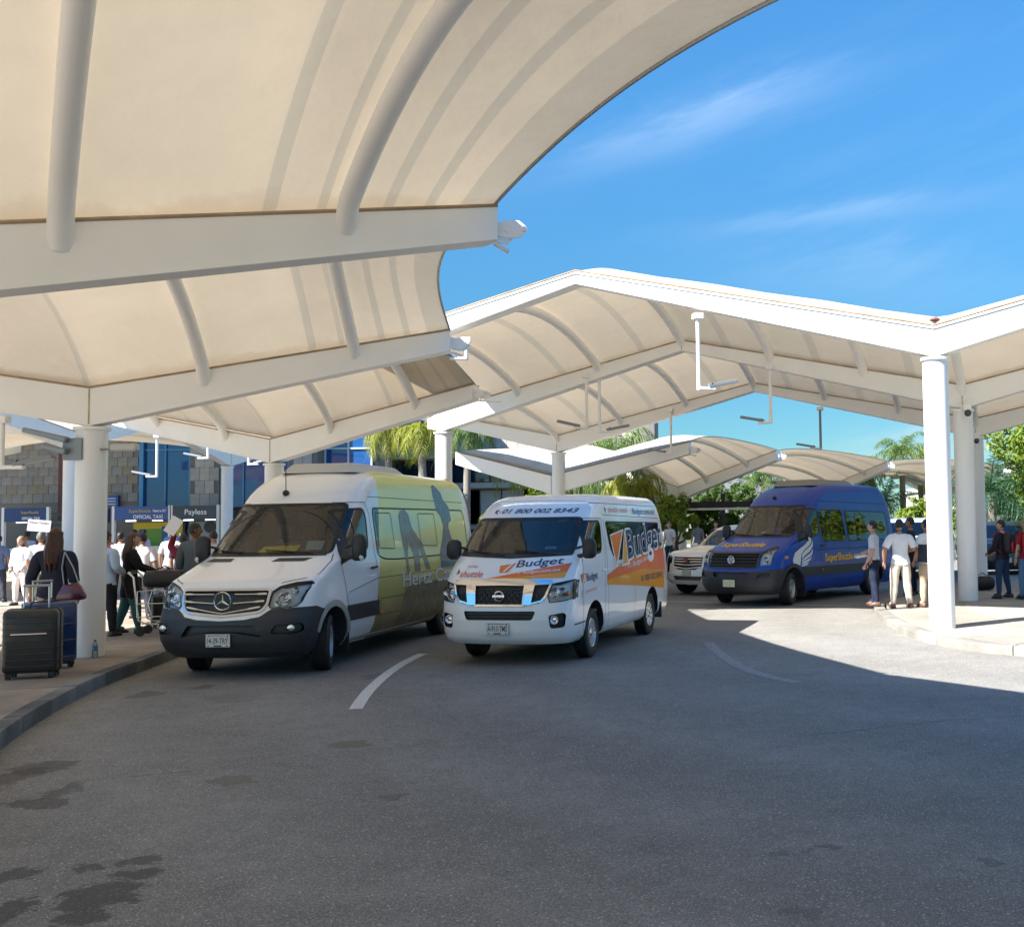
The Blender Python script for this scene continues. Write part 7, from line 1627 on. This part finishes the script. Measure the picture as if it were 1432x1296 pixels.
palm('slender palm in front of the grey hall, right of the low canopy column',4.6,66,4.6,16,2.1,1.8,42,3)
tree('broad green tree behind the blue van roof',6.8,70,4.6,2.6,6000,.12,43,1)
rnd = random.Random(5)
for i in range(26):     # belt of trees beyond everything, three kinds
    x = -40+i*6.4+rnd.uniform(-1.5,1.5); y_ = 100+rnd.uniform(-8,14); k = i % 3
    if -12 < x < 20: y_ += 12
    tree(['distant dark green tree in the belt beyond the canopies','distant mid green tree in the belt beyond the canopies','distant yellowish tree in the belt beyond the canopies'][k],x,y_,6.0,4.2,6500,.20,31+k,[2,0,1][k],group='trees in the far belt',key='belt%d' % k,rz=rnd.uniform(0,6),sc=rnd.uniform(.7,1.0))
# trees across the road to the right and behind the camera, seen in the van windows
for i,(x,y_) in enumerate([(17,14),(19,8),(21,21),(16,3),(24,0),(12,-9),(22,-12),(3,-20),(-9,-24),(26,27),(29,12),(30,34)]):
    tree('broad leafy tree across the paving, mirrored in the van windows',x,y_,6.0,4.2,6500,.20,31+i % 3,[2,0,1][i % 3],group='trees across the paving',key='belt%d' % (i % 3),rz=i*1.1,sc=.85+.05*(i % 3))
g = G(); g.add([(8,58,0),(50,58,0),(50,140,0),(8,140,0),(-200,88,0),(8,88,0),(8,140,0),(-200,140,0),(50,50,0),(260,50,0),(260,140,0),(50,140,0)],[(0,1,2,3),(4,5,6,7),(8,9,10,11)])
tag(g.build('lawn',mat('dry grass',(.10,.12,.04),.95,var=.4,scale=1.5)),kind='structure').location.z = .01
# ------------------------------------------------------------------ luggage and small things
def suitcase(label, x, y, rz, w_, d_, h_, m, handle=.28, trim=None, ridges=9, group=None, z=.13):
    t = thing('suitcase',label,'suitcase',(x,y,z),rz,group); b0 = .07
    def rr(w,d,r=.045): return bulge([(-w/2,-d/2),(w/2,-d/2),(w/2,d/2),(-w/2,d/2)],4,r)
    for s_, nm in ((-1,'front_shell'),(1,'back_shell')):
        g = G(); pr = [(-w_/2,0),(w_/2,0),(w_/2,h_-b0),(-w_/2,h_-b0)]; pr = bulge(pr,4,.06); M = Matrix.Translation((0,s_*.004,b0)) @ Matrix.Rotation(PI/2,4,'X'); n = len(pr); lay_ = []
        for k, (dz, ins) in enumerate(((0,0),(d_/2-.045,0),(d_/2-.012,.014),(d_/2,.045))):
            for px_, py_ in pr:
                cx, cy = 0,(h_-b0)/2; f_ = 1-ins/(w_/2); f2 = 1-ins/((h_-b0)/2); lay_.append((px_*f_, cy+(py_-cy)*f2, -s_*dz if s_ > 0 else dz))
        g.add(lay_,[(k*n+i,k*n+(i+1)%n,(k+1)*n+(i+1)%n,(k+1)*n+i) for k in range(3) for i in range(n)]+[tuple(3*n+i for i in range(n))],M=M)
        sh_ = g.build(nm,m,t,smooth=True,ang=50)
        for k in range(ridges):
            z_ = b0+.08+(h_-b0-.16)*k/(ridges-1); yy = s_*(d_/2+.004)
            if ridges > 3: g = G(); g.tube([(-w_/2-.003,s_*(d_*.12),z_),(-w_/2-.004,s_*(d_/2-.04),z_),(-w_/2+.035,yy,z_),(w_/2-.035,yy,z_),(w_/2+.004,s_*(d_/2-.04),z_),(w_/2+.003,s_*(d_*.12),z_)],.0055,5); g.build('ridge',m,sh_,smooth=True)
    g = G(); pr = bulge([(-w_/2-.003,b0-.003),(w_/2+.003,b0-.003),(w_/2+.003,h_+.003),(-w_/2-.003,h_+.003)],4,.06); g.tube([(a,0,b) for a,b in pr]+[(pr[0][0],0,pr[0][1])],.010,6); g.build('zip_band',BLACKPL,t,smooth=True)
    if trim: g = G(); g.box((0,-d_/2-.012,b0+(h_-b0)*.62),(w_*.66,.008,.014)); g.build('silver_trim',CHROME,t)
    for sx in (1,-1):
        for sy in (1,-1):
            g = G(); cx, cy = sx*(w_/2-.06), sy*(d_/2-.05)
            for e in (.016,-.016): g.lathe([(0,-.007),(.022,-.009),(.026,-.006),(.026,.006),(.022,.009),(0,.007)],14,M=Matrix.Translation((cx+e,cy+.008,.026)) @ Matrix.Rotation(PI/2,4,'Y'))
            g.box((cx,cy,.056),(.055,.05,.035)); g.build('caster',BLACKPL,t,smooth=True)
    if handle:
        g = G(); g.tube([(-.13,d_/2-.045,h_-.02),(-.13,d_/2-.045,h_+handle)],.010,8); g.build('telescopic_handle',mat('handle alloy',(.55,.57,.58),.3,metal=.7),t,smooth=True); g = G(); g.tube([(.13,d_/2-.045,h_-.02),(.13,d_/2-.045,h_+handle)],.010,8); hh = g.build('telescopic_handle',mat('handle alloy',(.55,.57,.58),.3,metal=.7),t,smooth=True)
        g = G(); g.box((0,d_/2-.045,h_+handle+.005),(.29,.035,.03)); g.build('grip',mat('handle grip',(.35,.37,.38),.5),t,bevel=.01)
    g = G(); g.tube([(-.09,0,h_),(-.075,0,h_+.03),(.075,0,h_+.03),(.09,0,h_)],.011,6); g.build('carry_handle',BLACKPL,t,smooth=True)
    return t
SCB = mat('black ridged shell',(.014,.016,.018),.42,coat=.2,bump=.1,bscale=120); SCN = mat('glossy navy shell',(.006,.028,.11),.28,coat=.6)
suitcase('large black ridged suitcase with a silver trim line, nearest to the camera',-7.72,12.42,.30,.56,.33,.80,SCB,trim=True,handle=.26)
suitcase('tall glossy navy suitcase standing behind the black ridged one',-7.98,13.16,1.25,.54,.34,.84,SCN,ridges=4,handle=.24)
suitcase('small olive cabin case beside the elderly woman, at the left edge',-16.35,24.3,.2,.38,.24,.60,mat('olive case',(.09,.08,.05),.6),ridges=3,handle=.35)
suitcase('small black case upright on the paving beside the woman in the black coat',-9.15,18.35,.5,.38,.24,.58,SCB,ridges=3,handle=.3)
tr = thing('luggage_trolley','chrome airport luggage trolley loaded with black bags, beside the van headlamp','trolley',(-8.55,17.35,.13),.25); TRM = mat('trolley steel',(.6,.62,.63),.25,metal=.85)
g = G()
for s_ in (1,-1): g.tube([(-.55,s_*.27,1.02),(-.48,s_*.27,.95),(-.40,s_*.27,.25),(-.30,s_*.27,.20),(.50,s_*.14,.14)],.016,8)
g.tube([(-.55,-.27,1.02),(-.55,.27,1.02)],.02,8); g.build('frame',TRM,tr,smooth=True)
g = G()
for k in range(6): g.tube([(-.36+.16*k,-.25+.018*k,.19),(-.36+.16*k,.25-.018*k,.19)],.008,6)
g.build('deck',TRM,tr,smooth=True)
for i, pts in enumerate(([(-.42,-.28,.30),(-.42,-.28,.72),(-.1,-.28,.74),(.1,-.28,.70),(.1,-.28,.32),(-.42,-.28,.30)],[(-.42,-.28,.52),(.1,-.28,.52)],[(-.20,-.28,.30),(-.26,-.28,.52),(-.20,-.28,.73)],[(-.02,-.28,.30),(.02,-.28,.52),(-.02,-.28,.72)])):
    g = G(); g.tube(pts,.009,6); g.build('basket_wire',TRM,tr,smooth=True)
g = G(); g.tube([(-.55,-.20,1.03),(-.55,.20,1.03)],.026,8); g.build('push_bar_grip',RUBBER,tr,smooth=True)
for (a,b) in ((-.38,.26),(-.38,-.26),(.46,0)): g = G(); g.lathe([(0,-.018),(.06,-.018),(.07,-.01),(.07,.01),(.06,.018),(0,.018)],16,M=Matrix.Translation((a,b,.07)) @ Matrix.Rotation(PI/2,4,'X')); g.box((a,b,.13),(.05,.05,.06)); g.build('wheel',RUBBER,tr,smooth=True)
def duffel(label, x, y, z, rz, l, r, m):
    t = thing('duffel_bag',label,'bag',(x,y,z),rz); g = G(); N_ = 14; rows = []
    for i in range(N_+1):
        u = -1+2*i/N_; rr_ = r*(1-abs(u)**6)**.35; rows.append((u*l/2, rr_))
    vs = []; n = 16
    for i,(a,q) in enumerate(rows):
        for k in range(n): t_ = 2*PI*k/n; nn = 1+.06*noise.noise(Vector((a*6,k,x))); vs.append((a, math.cos(t_)*q*nn*1.05, r*.92+max(-.92*r,math.sin(t_)*q*nn*.95)))
    g.add(vs,[(i*n+k,i*n+(k+1)%n,(i+1)*n+(k+1)%n,(i+1)*n+k) for i in range(N_) for k in range(n)]); b = g.build('bag_body',m,t,smooth=True,ang=70)
    for s_ in (1,-1): g = G(); g.tube([(-l*.2,s_*r*.95,r*.9),(-l*.17,s_*r*.5,r*1.95),(0,s_*r*.2,r*2.35),(l*.17,s_*r*.5,r*1.95),(l*.2,s_*r*.95,r*.9)],.012,6,flat=.6); g.build('handle',m,t,smooth=True)
    g = G(); g.tube([(-l*.42,0,r*1.80),(0,0,r*1.9),(l*.42,0,r*1.80)],.006,5); g.build('zip',GALV,t); return t
duffel('black holdall lying on top of the luggage trolley',-8.62,17.30,.13+.76,.25,.66,.15,BLK)
duffel('black duffel bag on the paving behind the white columns, left of the black car',6.86,24.8,.13,.1,.55,.17,BLK)
suitcase('dark case stacked on the luggage trolley under the holdall',-8.50,17.40,1.8,.50,.24,.66,SCB,ridges=3,handle=0,z=.26)
bt = thing('water_bottle','small clear water bottle with blue label at the foot of the nearest column','bottle',(-8.05,14.3,.13)); g = G(); g.lathe([(0,0),(.032,.004),(.034,.02),(.034,.15),(.03,.17),(.014,.205),(.014,.22)],16); g.build('bottle_body',glass('bottle plastic',(.8,.9,.95),ior=1.4),bt,smooth=True)
g = G(); g.lathe([(.0352,.09),(.0352,.15)],16); g.build('label',mat('blue bottle label',(.05,.22,.5),.4),bt,smooth=True); g = G(); g.lathe([(.016,.215),(.016,.235),(0,.235)],12); g.build('cap',mat('red-brown cap',(.25,.06,.04),.5),bt)
# hanging floodlight poles
LG = mat('lamp grey metal',(.24,.26,.28),.45,metal=.4)
def pendant(label, x, y, z1, z0, ang, arm=.42, white=True, group='floodlight poles hanging from the canopy beams', two=False):
    t = thing('hanging_floodlight',label,'floodlight',(x,y,z0),ang,group); g = G(); g.tube([(0,0,0),(0,0,z1-z0)],.035,10); g.build('drop_pole',STEEL if white else LG,t,smooth=True)
    g = G(); g.box((0,0,z1-z0-.04),(.16,.16,.10)); g.build('mounting_bracket',STEEL,t,bevel=.01)
    g = G(); g.box((.14,0,.03),(.30,.10,.05)); g.build('support_arm',STEEL,t,bevel=.008)
    g = G(); g.box((.24,0,.065),(.08,.08,.07)); M = Matrix.Translation((.28,0,.095)) @ Matrix.Rotation(-.2,4,'Y'); g.box((0,0,0),(arm,.13,.06),M=None) if False else g.add([M @ Vector(p) for p in ((-.12,-.06,-.03),(arm,-.06,-.03),(arm,.06,-.03),(-.12,.06,-.03),(-.12,-.05,.03),(arm,-.05,.03),(arm,.05,.03),(-.12,.05,.03))],[(0,3,2,1),(4,5,6,7),(0,1,5,4),(1,2,6,5),(2,3,7,6),(3,0,4,7)]); g.build('lamp_head',LG,t,bevel=.008)
    g = G(); g.tube([(.18,-.03,.05),(.22,-.05,.12),(.28,0,.10)],.012,6); g.build('cable',DARKM,t,smooth=True)
    return t
pendant('floodlight pole under the front beam left of the peak, by the near canopy tip',-3.98,18.83,5.2,4.80,3.3)
pendant('long white floodlight pole under the sunlit front beam, right of the peak',.19,17.45,5.30,4.02,.35)
pendant('floodlight pole against blue sky, nearer of the two right of the central peak',1.80,22.75,5.2,3.93,2.75,white=True)
pendant('lower floodlight pole against blue sky, nearer the right columns',3.67,29.1,4.95,3.78,2.75,white=False)
pendant('left one of the two adjacent floodlight poles under the middle beam',-2.32,24.0,5.25,3.98,3.5)
pendant('right one of the two adjacent floodlight poles under the middle beam',-2.03,24.05,5.2,3.90,.3)
pendant('floodlight pole at the end of the rear beam, in front of the palms',-.50,30.3,5.1,3.78,2.8)
pendant('white floodlight pole left of the blue glass strip',-15.2,30,4.55,3.33,3.2)
pendant('white floodlight pole at the left edge of the photo',-9.30,14.2,3.4,2.68,.1,arm=.4)
pendant('floodlight pole below the terminal canopy, above the taxi kiosk',-14.2,31,4.4,3.9,3.2); pendant('floodlight pole below the terminal canopy, above the dark navy kiosk',-13.0,31,4.2,3.7,0)
# bracket with two floodlights on the nearest column
cf = thing('wall_floodlights','grey bracket with two floodlights strapped round the top of the nearest column','floodlight',(-8.25,14.5,2.95))
g = G(); g.box((-.14,-.17,.0),(.26,.12,.30)); g.build('bracket_plate',LG,cf,bevel=.006)
for (z_,y_,l,nm) in ((.12,-.26,.62,1),(-.04,-.27,.34,2)):
    g = G(); M = Matrix.Translation((-.18,y_,z_)) @ Matrix.Rotation(.24,4,'Y'); g.add([M @ Vector(p) for p in ((-l,-.05,-.035),(0,-.06,-.04),(0,.06,-.04),(-l,.05,-.035),(-l,-.05,.035),(0,-.06,.04),(0,.06,.04),(-l,.05,.035))],[(0,3,2,1),(4,5,6,7),(0,1,5,4),(1,2,6,5),(2,3,7,6),(3,0,4,7)]); g.build('lamp_head',LG,cf,bevel=.015)
g = G(); g.tube([(.1,-.1,.0),(.42,-.05,.0)],.02,6); g.build('support_arm',LG,cf); g = G(); g.box((.50,-.08,.02),(.36,.13,.10)); g.build('lamp_head',mat('pale lamp head',(.5,.5,.48),.5),cf,bevel=.02)
for i,(x,y_,z_,lb) in enumerate(((5.72,21.5,3.98,'dome camera under the middle beam beside the second right-hand column'),(7.6,27.75,3.86,'dome camera under the rear beam beside the third right-hand column'))):
    t = thing('dome_camera',lb,'camera',(x,y_,z_)); g = G(); g.box((0,-.02,.10),(.16,.2,.16)); g.build('housing',STEEL,t,bevel=.02); g = G(); g.sphere((0,-.10,-.02),(.075,.075,.075),12,8); g.build('dome',mat('smoked dome',(.02,.02,.025),.1,coat=1),t,smooth=True)
rv = thing('roof_vent','rust brown mushroom vent on the canopy gutter above the sunlit column','vent',(3.92,16.45,4.86)); g = G(); g.tube([(0,0,-.02),(0,0,.07)],.03,8); g.build('stem',GALV,rv); g = G(); g.sphere((0,0,.09),(.085,.085,.04),12,6); g.build('cap',mat('rusty cap',(.20,.08,.06),.8),rv,smooth=True)
